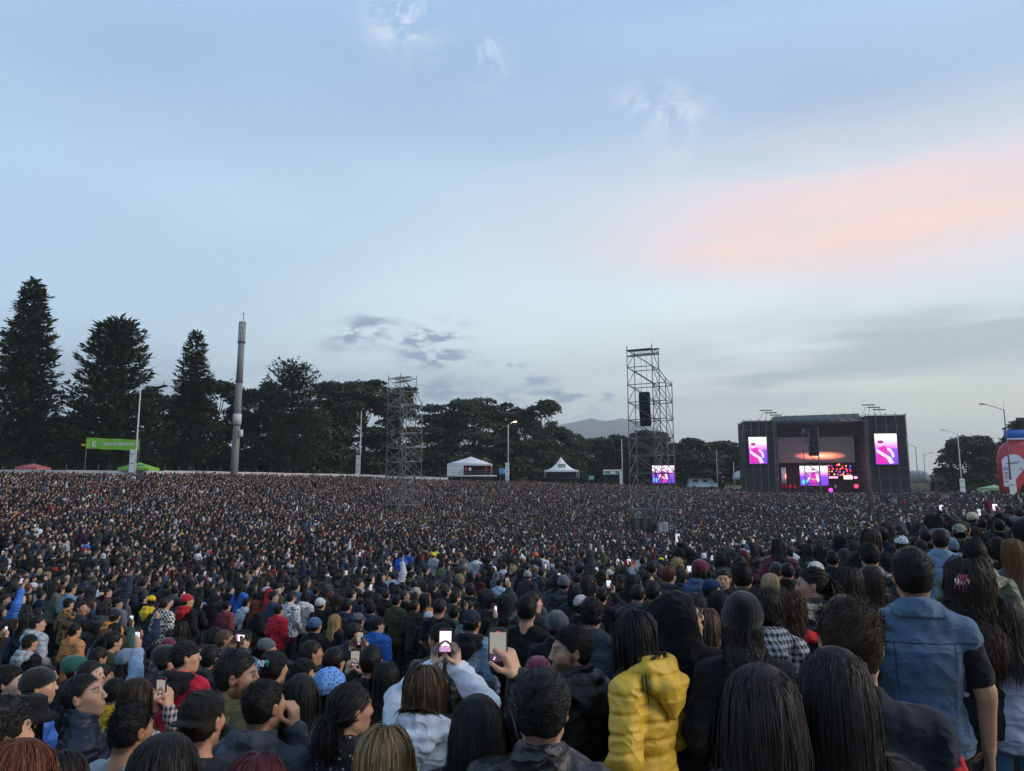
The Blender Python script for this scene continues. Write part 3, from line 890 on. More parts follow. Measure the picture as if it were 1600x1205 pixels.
def pat_denim(g, c, tc):
    s = g.new('ShaderNodeSeparateXYZ', {0: tc})
    x, z = s.outputs[0], s.outputs[2]
    ax = g.math('ABSOLUTE', x)
    wob = g.math('MULTIPLY', g.math('SUBTRACT', g.noise(6.0, tc), 0.5), 0.02)
    line = lambda v, at, w: g.math('LESS_THAN', g.math('ABSOLUTE', g.math('SUBTRACT', g.math('ADD', v, wob), at)), w)
    yoke = line(z, 1.335, 0.0035)
    low = g.math('LESS_THAN', z, 1.335)
    side = g.math('MULTIPLY', line(g.math('ADD', ax, g.math('MULTIPLY', z, -0.06)), 0.045, 0.003), low)
    waist = line(z, 0.90, 0.004)
    seam = g.math('MAXIMUM', g.math('MAXIMUM', yoke, side), waist)
    halo = g.math('MULTIPLY', g.math('LESS_THAN', g.math('ABSOLUTE', g.math('SUBTRACT', g.math('ADD', z, wob), 1.32)), 0.02), 0.25)
    fade = g.ramp(g.noise(4.0, tc, 5.0, 0.65), ((0.35, 0.0), (0.7, 1.0)))
    yokeup = g.math('GREATER_THAN', z, 1.335)
    c = g.mix(g.math('MULTIPLY', g.math('ADD', fade, g.math('MULTIPLY', yokeup, 0.5)), 0.30), c, (0.17, 0.27, 0.40))
    c = g.mix(halo, c, (0.2, 0.3, 0.42))
    weave = g.math('MULTIPLY_ADD', g.noise(260.0, tc, 2.0), 0.5, 0.75)
    c = g.mix(1.0, c, g.new('ShaderNodeCombineColor', {0: weave, 1: weave, 2: weave}), 'MULTIPLY')
    return g.mix(g.math('MULTIPLY', seam, 0.9), c, (0.016, 0.024, 0.045))
def pat_camo(g, c, tc):
    a = g.ramp(g.noise(14.0, tc, 2.0), ((0.45, 0.0), (0.5, 1.0)))
    b = g.ramp(g.noise(9.0, tc, 2.0), ((0.52, 0.0), (0.56, 1.0)))
    return g.mix(b, g.mix(a, c, (0.03, 0.04, 0.02)), (0.16, 0.13, 0.08))
def pat_stripe(scale, col):
    def f(g, c, tc):
        s = g.new('ShaderNodeSeparateXYZ', {0: tc})
        return g.mix(g.math('GREATER_THAN', g.math('SINE', g.math('MULTIPLY', s.outputs[2], scale)), 0.2), c, col)
    return f

O = dict(source='object', tint=True)
def pat_skin(g, c, tc):
    n = g.noise(22.0, tc, 4.0, 0.65)
    c = g.mix(g.math('MULTIPLY', g.ramp(n, ((0.42, 0.0), (0.70, 1.0))), 0.35), c, g.mix(1.0, c, (1.05, 0.72, 0.64), 'MULTIPLY'))
    f = g.noise(130.0, tc, 2.0, 0.5)
    return g.mix(g.math('MULTIPLY', g.ramp(f, ((0.60, 0.0), (0.74, 1.0))), 0.30), c, g.mix(1.0, c, (0.62, 0.5, 0.45), 'MULTIPLY'))
M_SKIN = material('skin', rough=0.5, spec=0.42, vary=0.12, vscale=16, bump=0.25, bscale=190, pattern=pat_skin, **O)
M_HAIR = material('hair', rough=0.55, spec=0.28, vary=0.25, vscale=26, **O)
M_CLOTH = material('cotton', rough=0.92, spec=0.2, sheen=0.06, vary=0.2, vscale=7, bump=0.35, bscale=110, fold=0.38, **O)
M_NYLON = material('nylon', rough=0.5, spec=0.4, vary=0.10, vscale=9, bump=0.25, bscale=40, fold=0.22, **O)
M_LEATHER = material('leather', rough=0.34, spec=0.55, vary=0.2, vscale=18, bump=0.4, bscale=75, fold=0.4, **O)
M_DENIM = material('denim', rough=0.9, spec=0.2, sheen=0.2, vary=0.14, vscale=6, bump=0.3, bscale=200, pattern=pat_denim, fold=0.28, **O)
M_JEANS = material('jeans', rough=0.9, spec=0.2, vary=0.25, vscale=6, source='object')
M_KNIT = material('knit', rough=0.95, spec=0.15, sheen=0.3, vary=0.2, vscale=20, bump=0.8, bscale=120, **O)
M_CHECK = material('black and white check', rough=0.9, pattern=pat_check(24.0), **O)
M_PLAID = material('plaid', rough=0.9, pattern=pat_plaid(170.0), **O)
M_FLORAL = material('floral print', rough=0.85, pattern=pat_spots(34.0, (0.45, 0.36, 0.38), 0.22), **O)
M_BANDANA = material('bandana print', rough=0.85, pattern=pat_spots(70.0, (0.04, 0.03, 0.10), 0.34), **O)
M_CAMO = material('camouflage', rough=0.9, pattern=pat_camo, **O)
M_STRIPE = material('striped knit', rough=0.9, pattern=pat_stripe(140.0, (0.03, 0.03, 0.035)), **O)
M_BLACKPL = material('black plastic', (0.012, 0.012, 0.013), rough=0.25, spec=0.5)
M_SHOE = material('shoe', (0.03, 0.03, 0.032), rough=0.6)

# ---------------------------------------------------------------- the ground: a bowl that falls away and rises to the fence
GP = [  # pixel column, depth, height of the ground
 (1425, 3.9, -0.10), (1250, 1.8, -0.02), (600, 2.8, -0.50), (411, 3.8, -0.67), (122, 4.5, -0.80), (430, 5.6, -0.92), (823, 7.0, -0.80), (60, 5.4, -0.98), (1468, 8.6, -0.14), (1521, 5.8, -0.08),
 (846, 2.8, -0.36), (894, 4.0, -0.45), (983, 3.7, -0.28), (1048, 4.0, -0.30), (1203, 7.6, -0.45), (145, 7.0, -1.27), (60, 12.5, -1.75), (1033, 28, -2.15), (1286, 33, -1.8), (628, 31, -2.25), (250, 16, -1.98), (1408, 9.8, -0.30),
 (1590, 10, 0.10), (1300, 20, -1.1), (1450, 50, -1.7), (1600, 45, -0.9), (1600, 20, 0.0), (0, 25, -2.3), (200, 33, -2.45), (400, 31, -2.6), (80, 42, -1.9), (100, 58, -1.0),
 (0, 75, 0.6), (-60, 100, 3.1), (0, 100, 3.1), (200, 104, 3.2), (400, 128, 3.6), (560, 150, 3.8), (630, 106, -1.9), (800, 168, 3.2), (800, 120, -1.5), (1018, 84, -3.9), (1018, 50, -3.4), (800, 60, -3.2),
 (400, 60, -2.0), (400, 95, 0.4), (1018, 125, -1.6), (1018, 170, 2.0), (1150, 175, 0.9), (1290, 165, 0.2), (1290, 100, -2.4), (1500, 150, 0.4), (1500, 100, -1.0), (1600, 105, 0.6), (1680, 105, 0.8),
 (1290, 240, 0.6), (800, 260, 3.4), (200, 220, 3.6), (1600, 240, 1.2), (800, 0.0, 0.0), (800, 15, -1.5), (1290, 50, -2.4), (1000, 14, -1.0)]
def uv_of(az, d): return np.stack([np.clip(az, -0.75, 0.75) * 1.3, np.log(np.maximum(d, 0) + 4.0)], -1)
_gx = np.array([math.atan((p[0] - CX) / FPX) for p in GP]); _gd = np.array([p[1] / math.cos(a) for p, a in zip(GP, _gx)]); _gz = np.array([p[2] for p in GP])
_gu = uv_of(_gx, _gd)
_phi = lambda a, b: np.sqrt(((a[:, None] - b[None]) ** 2).sum(-1) + 0.12 ** 2)
_gm = _gz.mean()
_gw = np.linalg.solve(_phi(_gu, _gu) - 0.02 * np.eye(len(GP)), _gz - _gm)
def ground_np(x, y):
    x = np.asarray(x, float); y = np.asarray(y, float)
    az = np.arctan2(x, np.maximum(y, 1e-6)); d = np.hypot(x, y)
    d = np.where(y < 0, np.minimum(d, 0.5 * np.abs(x)), d)
    sh = x.shape
    u = uv_of(az.ravel(), np.minimum(d.ravel(), 240))
    return (_gm + _phi(u, _gu) @ _gw).reshape(sh)
def ground(x, y): return float(ground_np(np.array([x]), np.array([y]))[0])
def on_ground(px, y):
    """point on the ground at a pixel column and depth"""
    x = ray(px, HORIZON).x * y
    return Vector((x, y, ground(x, y)))

def pat_ground(g, c, tc):
    n = g.noise(0.5, tc, 6.0, 0.7)
    return g.mix(g.ramp(n, ((0.40, 0.0), (0.62, 1.0))), (0.035, 0.045, 0.018), (0.07, 0.058, 0.042))
M_GROUND = material('trodden grass', (0.05, 0.05, 0.03), rough=0.95, pattern=pat_ground, bump=0.6, bscale=8)
na = 160
rr = np.concatenate([[0.0], np.geomspace(0.4, 5200, 120)])
aa = np.linspace(0, 2 * np.pi, na, endpoint=False)
gx = np.sin(aa)[None] * rr[:, None]; gy = np.cos(aa)[None] * rr[:, None]
gz = ground_np(gx, gy)
gv = np.stack([gx, gy, gz], -1).reshape(-1, 3)
i = np.arange(len(rr) - 1)[:, None] * na; j = np.arange(na)[None]
gq = np.stack([i + j, i + na + j, i + na + (j + 1) % na, i + (j + 1) % na], -1).reshape(-1, 4)
add('ground', mesh_np('ground', gv, gq[:, ::-1], mat=M_GROUND), kind='structure', label='trodden grass sloping down and rising to the fence')

# far blue hills
M_HILL = material('wooded hillside', (0.035, 0.05, 0.035), rough=0.95, vary=0.4, vscale=0.02)
prof = ((-400, 745), (300, 725), (500, 700), (700, 690), (800, 682), (865, 668), (885, 664), (905, 659), (925, 654), (940, 657), (955, 658), (972, 654), (990, 658), (1012, 666), (1040, 684), (1070, 702), (1150, 722), (1240, 740), (1420, 752), (1700, 756), (2000, 758))
hx = np.linspace(-300, 1950, 240)
hp = np.interp(hx, [p[0] for p in prof], [p[1] for p in prof])
HV, nrow = [], 12
for k in range(nrow):
    f = k / (nrow - 1)
    for a, b in zip(hx, hp):
        yy = 2900 + 1300 * f
        top = (HORIZON - b) / FPX * 4080 + CAM_Z
        x = (a - CX) / FPX * yy
        s = math.sin(min(1, f * 1.08) * math.pi / 2) ** 1.1
        nz = float(1)
        HV.append((x, yy, -2 + (top + 2) * s))
HV = np.array(HV)
HV[:, 2] += (12 * vnoise(HV / (150, 220, 900), 3) + 5 * vnoise(HV / (45, 70, 200), 8)) * np.clip((HV[:, 1] - 2900) / 700, 0, 1)
n = len(hx); i = np.arange(nrow - 1)[:, None] * n; j = np.arange(n - 1)[None]
HQ = np.stack([i + j, i + j + 1, i + n + j + 1, i + n + j], -1).reshape(-1, 4)
add('hills', mesh_np('hills', HV, HQ, mat=M_HILL), kind='structure', label='hazy blue wooded hills behind the park trees')

# ---------------------------------------------------------------- helpers for built things
M_STEEL = material('galvanised steel', (0.15, 0.155, 0.16), rough=0.5, metal=0.6, vary=0.2, vscale=3)
M_POST = material('painted lamp post', (0.55, 0.56, 0.57), rough=0.55, vary=0.1, vscale=2)
M_DARKPOST = material('dark lamp post', (0.10, 0.105, 0.11), rough=0.5)
M_CONC = material('weathered concrete', (0.19, 0.19, 0.192), rough=0.9, vary=0.2, vscale=0.7, bump=0.3, bscale=3)
M_WHITE = material('white canvas', (0.78, 0.79, 0.80), rough=0.75, vary=0.06, vscale=0.5, dirt=0.10)
M_BLACK = material('black drape', (0.014, 0.014, 0.016), rough=0.85, vary=0.3, vscale=0.6, bump=0.5, bscale=2)
M_BLACKM = material('black metal', (0.02, 0.02, 0.022), rough=0.5)
M_GREEN = material('lime green banner', (0.21, 0.50, 0.035), rough=0.6, vary=0.10, vscale=1.2)
M_LIME2 = material('lime green canvas', (0.20, 0.47, 0.05), rough=0.7, vary=0.12, vscale=1.0)
M_TEAL = material('teal print', (0.02, 0.20, 0.22), rough=0.6)
M_REDC = material('faded red canvas', (0.45, 0.12, 0.14), rough=0.75, vary=0.1, vscale=1)
M_LETTER = material('white lettering', (0.80, 0.80, 0.80), rough=0.6)
M_INK = material('dark print', (0.03, 0.035, 0.05), rough=0.6)
M_GREENSIGN = material('green sign', (0.03, 0.22, 0.13), rough=0.5)
M_BLUESIGN = material('blue sign', (0.10, 0.38, 0.68), rough=0.5)

def cyl_mesh(n=8):
    a = np.linspace(0, 2 * np.pi, n, endpoint=False)
    c = np.stack([np.cos(a), np.sin(a), 0 * a], 1)
    v, q = loft([c, c + (0, 0, 1)])
    me = mesh_np('rod', v, q); return me
CYL = cyl_mesh(8)
BOX = mesh_np('box', *boxm([((0, 0, 0), (1, 1, 1))]), smooth=False)
_matcopies = {}
def shared(me, mat):
    """one copy of a unit mesh per material"""
    k = (me.name, mat.name)
    if k not in _matcopies:
        m = me.copy(); m.materials.clear(); m.materials.append(mat); _matcopies[k] = m
    return _matcopies[k]
def rod(name, a, b, r, mat, parent, r2=None):
    a, b = Vector(a), Vector(b); d = b - a
    o = bpy.data.objects.new(name, shared(CYL, mat)); COL.objects.link(o); o.parent = parent
    o.matrix_local = Matrix.Translation(a) @ d.to_track_quat('Z', 'Y').to_matrix().to_4x4() @ Matrix.Diagonal((r, r, d.length, 1))
    return o
def block(name, c, s, mat, parent, rz=0.0, rx=0.0):
    o = bpy.data.objects.new(name, shared(BOX, mat)); COL.objects.link(o); o.parent = parent
    o.matrix_local = Matrix.Translation(c) @ Matrix.Rotation(rz, 4, 'Z') @ Matrix.Rotation(rx, 4, 'X') @ Matrix.Diagonal((*s, 1))
    return o
def solid(name, vq, mat, parent, smooth=False, **kw):
    return add(name, mesh_np(name, vq[0], vq[1], mat=mat, smooth=smooth), parent, **kw)
def thing(name, label, cat, loc, rz=0.0, group=None):
    o = bpy.data.objects.new(name, None); COL.objects.link(o); o.empty_display_size = 0.3
    o.location = loc; o.rotation_euler = (0, 0, rz); o['label'] = label; o['category'] = cat
    if group: o['group'] = group
    return o
def sheet(name, pts, mat, parent, thick=0.04):
    """flat panel from an outline in its plane, given real thickness towards +y"""
    P = np.array(pts, float); n = len(P)
    me = bpy.data.meshes.new(name)
    v = np.concatenate([P, P + (0, thick, 0)])
    f = [tuple(range(n)), tuple(range(2 * n - 1, n - 1, -1))] + [(k, k + n, (k + 1) % n + n, (k + 1) % n) for k in range(n)]
    me.from_pydata([tuple(x) for x in v], [], f); me.materials.append(mat); me.update()
    o = bpy.data.objects.new(name, me); COL.objects.link(o); o.parent = parent
    return o
def lettering(text, size, loc, mat, parent, rz=0.0, shear=0.0, name='lettering', bold=0.0, upright=True, squeeze=1.0, space=1.0):
    c = bpy.data.curves.new(name, 'FONT'); c.body = text; c.size = size; c.align_x = 'CENTER'; c.align_y = 'CENTER'
    c.extrude = 0.004; c.shear = shear; c.offset = bold; c.materials.append(mat); c.resolution_u = 3; c.space_character = space
    tmp = bpy.data.objects.new(name, c)
    me = bpy.data.meshes.new_from_object(tmp); bpy.data.objects.remove(tmp)
    if not me.materials: me.materials.append(mat)
    o = bpy.data.objects.new(name, me); COL.objects.link(o); o.parent = parent; o.location = loc
    o.rotation_euler = (math.pi / 2 if upright else 0, 0, rz); o.scale = (squeeze, 1, 1)
    return o

# ---------------------------------------------------------------- trees
def pat_leaf(g, c, tc):
    n = g.noise(0.8, tc, 3.0, 0.6)
    return g.mix(g.ramp(n, ((0.35, 0.0), (0.7, 1.0))), c, (0.050, 0.058, 0.022))
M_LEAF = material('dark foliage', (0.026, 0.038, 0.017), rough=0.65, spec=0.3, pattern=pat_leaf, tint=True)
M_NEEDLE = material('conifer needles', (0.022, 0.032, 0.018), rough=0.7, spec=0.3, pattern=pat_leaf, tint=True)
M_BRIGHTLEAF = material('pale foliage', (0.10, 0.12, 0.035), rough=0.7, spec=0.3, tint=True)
M_BARK = material('bark', (0.045, 0.036, 0.028), rough=0.95, vary=0.3, vscale=2.0, bump=0.8, bscale=6)

def blades(P, T, N, ln, wd, rng, jit=0.4):
    """small tapered leaf-sprays at P, pointing along T, facing N"""
    n = len(P)
    T = T + rng.normal(size=(n, 3)) * jit; T /= np.linalg.norm(T, axis=1, keepdims=True)
    N = N + rng.normal(size=(n, 3)) * jit
    S = np.cross(T, N); S /= np.linalg.norm(S, axis=1, keepdims=True) + 1e-9
    l = (ln * (0.6 + 0.8 * rng.random(n)))[:, None]; w = (wd * (0.6 + 0.8 * rng.random(n)))[:, None]
    N2 = np.cross(S, T)
    V = np.stack([P, P + T * l * 0.45 - S * w * 0.5 + N2 * l * 0.06, P + T * l, P + T * l * 0.55 + S * w * 0.5 + N2 * l * 0.06], 1)
    return V
def crown_mesh(Vb, mat, rng, clump=None):
    n = len(Vb)
    q = np.arange(n * 4).reshape(n, 4)
    t = np.clip(rng.normal(1.0, 0.22, n), 0.5, 1.7)
    if clump is not None: t = t * clump
    t = np.repeat(t, 4)[:, None] * np.ones((1, 3))
    return mesh_np('crown', Vb.reshape(-1, 3), q, t, mat, smooth=False)

def conifer(label, px, top, d, hw, seed, dense=1.0, sweep=0.25, base=0.10, fine=0.5, tip=0.06, power=0.9, double=False, name='conifer_tree', group='park trees behind the crowd', lean=0.0):
    rng = np.random.default_rng(seed)
    g0 = on_ground(px, d)
    H = at(px, top, d).z - g0.z; Rb = hw / FPX * d
    t = thing(name, label, 'tree', g0, 0, group)
    zs = np.linspace(0, H * 0.98, 9)
    wob = np.cumsum(rng.normal(size=(9, 2)) * 0.05, 0)
    tr = [tube(np.stack([wob[:, 0], wob[:, 1], zs], 1), np.interp(zs / H, (0, 0.05, 1), (H * 0.026, H * 0.019, 0.04)), 8)]
    if double:
        z2 = np.linspace(H * 0.55, H * 0.93, 5)
        tr.append(tube(np.stack([np.interp(z2, (H * .55, H * .65, H), (0, -Rb * .35, -Rb * .40)), 0 * z2, z2], 1), np.linspace(0.18, 0.03, 5), 6))
    B = []
    nb = int(H * 9.0 * dense)
    f = np.sort(rng.random(nb) ** 0.85)                      # height share of each branch
    az = np.cumsum(2.399 + rng.normal(size=nb) * 0.4)
    prof = (np.clip(1 - f, 0, 1) ** power) * np.clip((f - base * 0.2) / 0.12 + 0.55, 0.5, 1)
    Lb = (prof * Rb + tip * Rb) * rng.uniform(0.62, 1.12, nb)
    ups = rng.random(nb)
    for k in range(nb):
        z0 = H * (base + (0.985 - base) * f[k]); L = Lb[k]
        s = np.linspace(0.0, 1, 5)
        out = s * L
        zz = z0 + L * (-0.10 * s + (sweep + 0.18 * ups[k] * (f[k] > 0.5)) * s ** 2.2) + 0.15 * L * s * (f[k] > 0.8)
        P = np.stack([np.cos(az[k]) * out, np.sin(az[k]) * out, zz], 1)
        if k % 2 == 0 or L > 2: tr.append(tube(P, np.linspace(0.05 + 0.012 * L, 0.012, 5), 4))
        m = max(5, int(L * 5.5 * dense))
        u = rng.random(m) ** 0.75
        Q = np.stack([np.interp(u, s, P[:, e]) for e in range(3)], 1)
        dr = np.array((np.cos(az[k]), np.sin(az[k]), 0.1)); sd = np.array((-np.sin(az[k]), np.cos(az[k]), 0.0))
        lat = rng.normal(size=m) * 0.13 * L * (1.05 - u * 0.75)
        Q += sd * lat[:, None]; Q[:, 2] += rng.normal(size=m) * 0.10 - np.abs(lat) * 0.12
        T = dr + sd * np.sign(lat)[:, None] * 0.7 + np.array((0, 0, 1)) * (0.1 + 0.5 * u[:, None] * sweep * 2)
        B.append(blades(Q, T, np.array((0, 0, 1.0)) + 0 * T, fine * 1.5, fine * 0.55, rng))
    B = np.concatenate(B)
    solid('trunk', merge(*tr), M_BARK, t, True)
    add('crown', crown_mesh(B, M_NEEDLE, rng), t)
    return t

def broad(label, px, top, d, hw, seed, flat=0.0, dense=1.0, leaf=0.5, low=0.28, name='broadleaf_tree', mat=None, group='park trees behind the crowd', pads=None, hgt=None):
    """spreading or round tree: limbs that end in layered pads of foliage"""
    rng = np.random.default_rng(seed)
    g0 = on_ground(px, d)
    H = (at(px, top, d).z - g0.z) if hgt is None else hgt; R = hw / FPX * d
    t = thing(name, label, 'tree', g0, 0, group)
    npad = pads or int(26 * dense + R * 2.5)
    tr = [tube([(0, 0, 0), (0.1 * R * rng.normal() * .3, 0, H * 0.25), (0.05 * R, 0, H * 0.5), (0, 0, H * 0.78)], (H * 0.026, H * 0.02, H * 0.014, 0.06), 8)]
    B, C = [], []
    for k in range(npad):
        z = low + (1 - low) * rng.random() ** 0.7
        if flat: rm = np.interp(z, (low, 0.55, 0.85, 1.0), (0.80, 1.0, 0.95, 0.45))
        else: rm = math.sqrt(max(0.05, 1 - ((z - 0.60) / 0.42) ** 2))
        a = k * 2.399 + rng.normal() * 0.5; r = R * rm * math.sqrt(rng.uniform(0.12, 1.0)) * 0.86
        pr = rng.uniform(0.20, 0.36) * R * (1.0 if not flat else 1.15); ph = pr * (0.55 - 0.33 * flat) + 0.15
        c = np.array((math.cos(a) * r, math.sin(a) * r, z * H - ph * 0.9))
        if k % 3 == 0:
            b0 = np.array((0, 0, H * max(0.15, z * 0.55))); m = (b0 + c) * 0.5 + (0, 0, -0.06 * H)
            tr.append(tube([b0, m, c], (0.16, 0.10, 0.04), 5))
        m = int(150 * dense * (pr / 1.8) ** 1.3 * (0.5 / leaf) ** 1.2) + 30
        u = rng.normal(size=(m, 3)); u /= np.linalg.norm(u, axis=1, keepdims=True)
        u[:, 2] = np.where(rng.random(m) < 0.75, np.abs(u[:, 2]), u[:, 2])
        P = c + u * (pr, pr, ph) * (rng.uniform(0.55, 1.05, m) ** 0.6)[:, None]
        N = u * (0.4, 0.4, 1.0) + (0, 0, 0.4)
        T = np.cross(rng.normal(size=(m, 3)), N)
        B.append(blades(P, T / (np.linalg.norm(T, axis=1, keepdims=True) + 1e-9), N, leaf * 1.1, leaf * 0.75, rng, 0.3)); C.append(np.full(m, np.clip(rng.normal(1, 0.2), 0.6, 1.5)))
    solid('trunk', merge(*tr), M_BARK, t, True)
    add('crown', crown_mesh(np.concatenate(B), mat or M_LEAF, rng, np.concatenate(C)), t)
    return t

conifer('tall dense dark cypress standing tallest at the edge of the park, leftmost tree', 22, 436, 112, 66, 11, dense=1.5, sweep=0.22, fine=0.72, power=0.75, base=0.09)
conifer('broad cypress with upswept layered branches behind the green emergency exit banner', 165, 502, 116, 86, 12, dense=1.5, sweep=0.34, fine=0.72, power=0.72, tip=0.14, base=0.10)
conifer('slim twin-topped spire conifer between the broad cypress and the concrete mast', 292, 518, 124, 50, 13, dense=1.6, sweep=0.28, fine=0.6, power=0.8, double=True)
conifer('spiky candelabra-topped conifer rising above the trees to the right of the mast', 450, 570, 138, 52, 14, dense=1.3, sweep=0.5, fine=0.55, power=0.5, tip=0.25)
TREES = (
 ('round dark tree filling the gap between the two big cypresses', 88, 652, 135, 48, 0.0), ('round dark tree behind the slim twin-topped conifer', 246, 604, 140, 48, 0.2), ('low bushy dark tree just left of the concrete mast', 330, 592, 142, 52, 0.2),
 ('dark rounded tree just right of the concrete mast', 398, 598, 145, 48, 0.2), ('wide dark tree under the candelabra-topped conifer', 470, 640, 148, 70, 0.6),
 ('flat-topped spreading tree right of the candelabra-topped conifer', 512, 598, 158, 52, 0.9), ('largest flat-topped spreading tree left of the smaller scaffold tower', 566, 594, 160, 62, 0.9), ('flat-topped tree seen through the smaller scaffold tower', 622, 603, 168, 36, 0.8),
 ('spreading tree directly right of the smaller scaffold tower', 682, 628, 180, 46, 0.8), ('wide layered tree above the white gabled tent', 738, 622, 182, 62, 0.9), ('narrow dark tree behind the lit street lamp', 792, 630, 188, 30, 0.1), ('round dark tree just right of the lit street lamp', 820, 640, 188, 30, 0.1),
 ('tall dark tree ending the high tree row, by the open hills', 852, 626, 186, 34, 0.1), ('low spreading tree with pale layered boughs left of the peaked tent', 826, 688, 187, 62, 0.9), ('sloping dark tree above the peaked white tent', 880, 672, 190, 38, 0.3),
 ('low dark tree under the hills, right of the peaked tent', 922, 684, 205, 42, 0.5), ('low rounded tree just left of the large scaffold tower', 966, 680, 204, 36, 0.4), ('dark tree seen through the large scaffold tower', 1018, 674, 200, 44, 0.4),
 ('broad flat-topped tree just right of the large scaffold tower', 1082, 686, 200, 52, 0.8), ('flat dark tree between the large scaffold tower and the stage', 1134, 690, 202, 42, 0.7), ('dark tree touching the edge of the stage', 1172, 696, 205, 36, 0.5),
 ('feathery dark tree standing alone right of the stage', 1526, 680, 168, 50, 0.15), ('tall dark tree behind the red inflatable arch', 1606, 654, 172, 34, 0.2), ('small distant hazy tree between the stage and the lone tree', 1462, 742, 300, 42, 0.3), ('dark tree low behind the red inflatable arch', 1575, 694, 180, 40, 0.3))
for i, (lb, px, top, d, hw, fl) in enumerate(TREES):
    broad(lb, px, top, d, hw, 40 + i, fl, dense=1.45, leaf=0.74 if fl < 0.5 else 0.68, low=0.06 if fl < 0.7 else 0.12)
# undergrowth along the fence: one mass
rng = np.random.default_rng(5)
UB, UC = [], []
for px in np.arange(-80, 1180, 5.0):
    d = np.interp(px, (-80, 200, 560, 800, 1180), (128, 132, 172, 192, 212)) + rng.uniform(-4, 14)
    g0 = np.array(on_ground(px, d)); h = rng.uniform(4.0, 10.0)
    m = 230
    u = rng.normal(size=(m, 3)); u /= np.linalg.norm(u, axis=1, keepdims=True)
    P = g0 + (0, 0, h * 0.5) + u * (1.8, 1.8, h * 0.55) * (rng.uniform(0.5, 1.05, m) ** 0.6)[:, None]
    UB.append(blades(P, rng.normal(size=(m, 3)), u + (0, 0, 0.5), 0.7, 0.5, rng)); UC.append(np.full(m, np.clip(rng.normal(1, 0.3), 0.5, 1.7)))
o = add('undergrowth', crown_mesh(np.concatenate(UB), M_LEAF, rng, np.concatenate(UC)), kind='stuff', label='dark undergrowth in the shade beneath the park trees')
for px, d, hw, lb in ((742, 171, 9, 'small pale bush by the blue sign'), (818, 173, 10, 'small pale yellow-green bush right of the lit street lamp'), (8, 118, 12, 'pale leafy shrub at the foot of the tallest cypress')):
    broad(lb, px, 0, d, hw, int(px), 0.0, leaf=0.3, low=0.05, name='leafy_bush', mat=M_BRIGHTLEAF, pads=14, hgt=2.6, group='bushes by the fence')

# ---------------------------------------------------------------- fence behind the crowd on the far side
fp = [(-60, 100.8), (0, 101), (100, 102), (200, 105), (300, 117), (400, 130), (480, 140), (560, 151.5), (640, 157), (700, 161)]
fn = thing('site_fence', 'long low white fence behind the far crowd under the trees', 'fence', on_ground(200, 105))
fo = Vector(fn.location)
pts = []
for (a, da), (b, db) in zip(fp[:-1], fp[1:]):
    pa, pb = on_ground(a, da), on_ground(b, db); k = max(1, int((pb - pa).length / 2.6))
    pts += [pa.lerp(pb, e / k) for e in range(k)]
pts.append(on_ground(*fp[-1]))
M_FENCE = material('white site boarding', (0.46, 0.47, 0.48), rough=0.7, vary=0.12, vscale=0.5, dirt=0.25)
for a, b in zip(pts[:-1], pts[1:]):
    a.z = ground(a.x, a.y); b.z = ground(b.x, b.y)
    d = b - a; m = (a + b) / 2
    block('panel', m + Vector((0, 0, 1.02)) - fo, (math.hypot(d.x, d.y) - 0.06, 0.05, 1.82 + random.uniform(-.06, .06)), M_FENCE, fn, math.atan2(d.y, d.x))
    if random.random() < 0.6: rod('post', a - fo, a - fo + Vector((0, 0, 2.7)), 0.04, M_STEEL, fn)

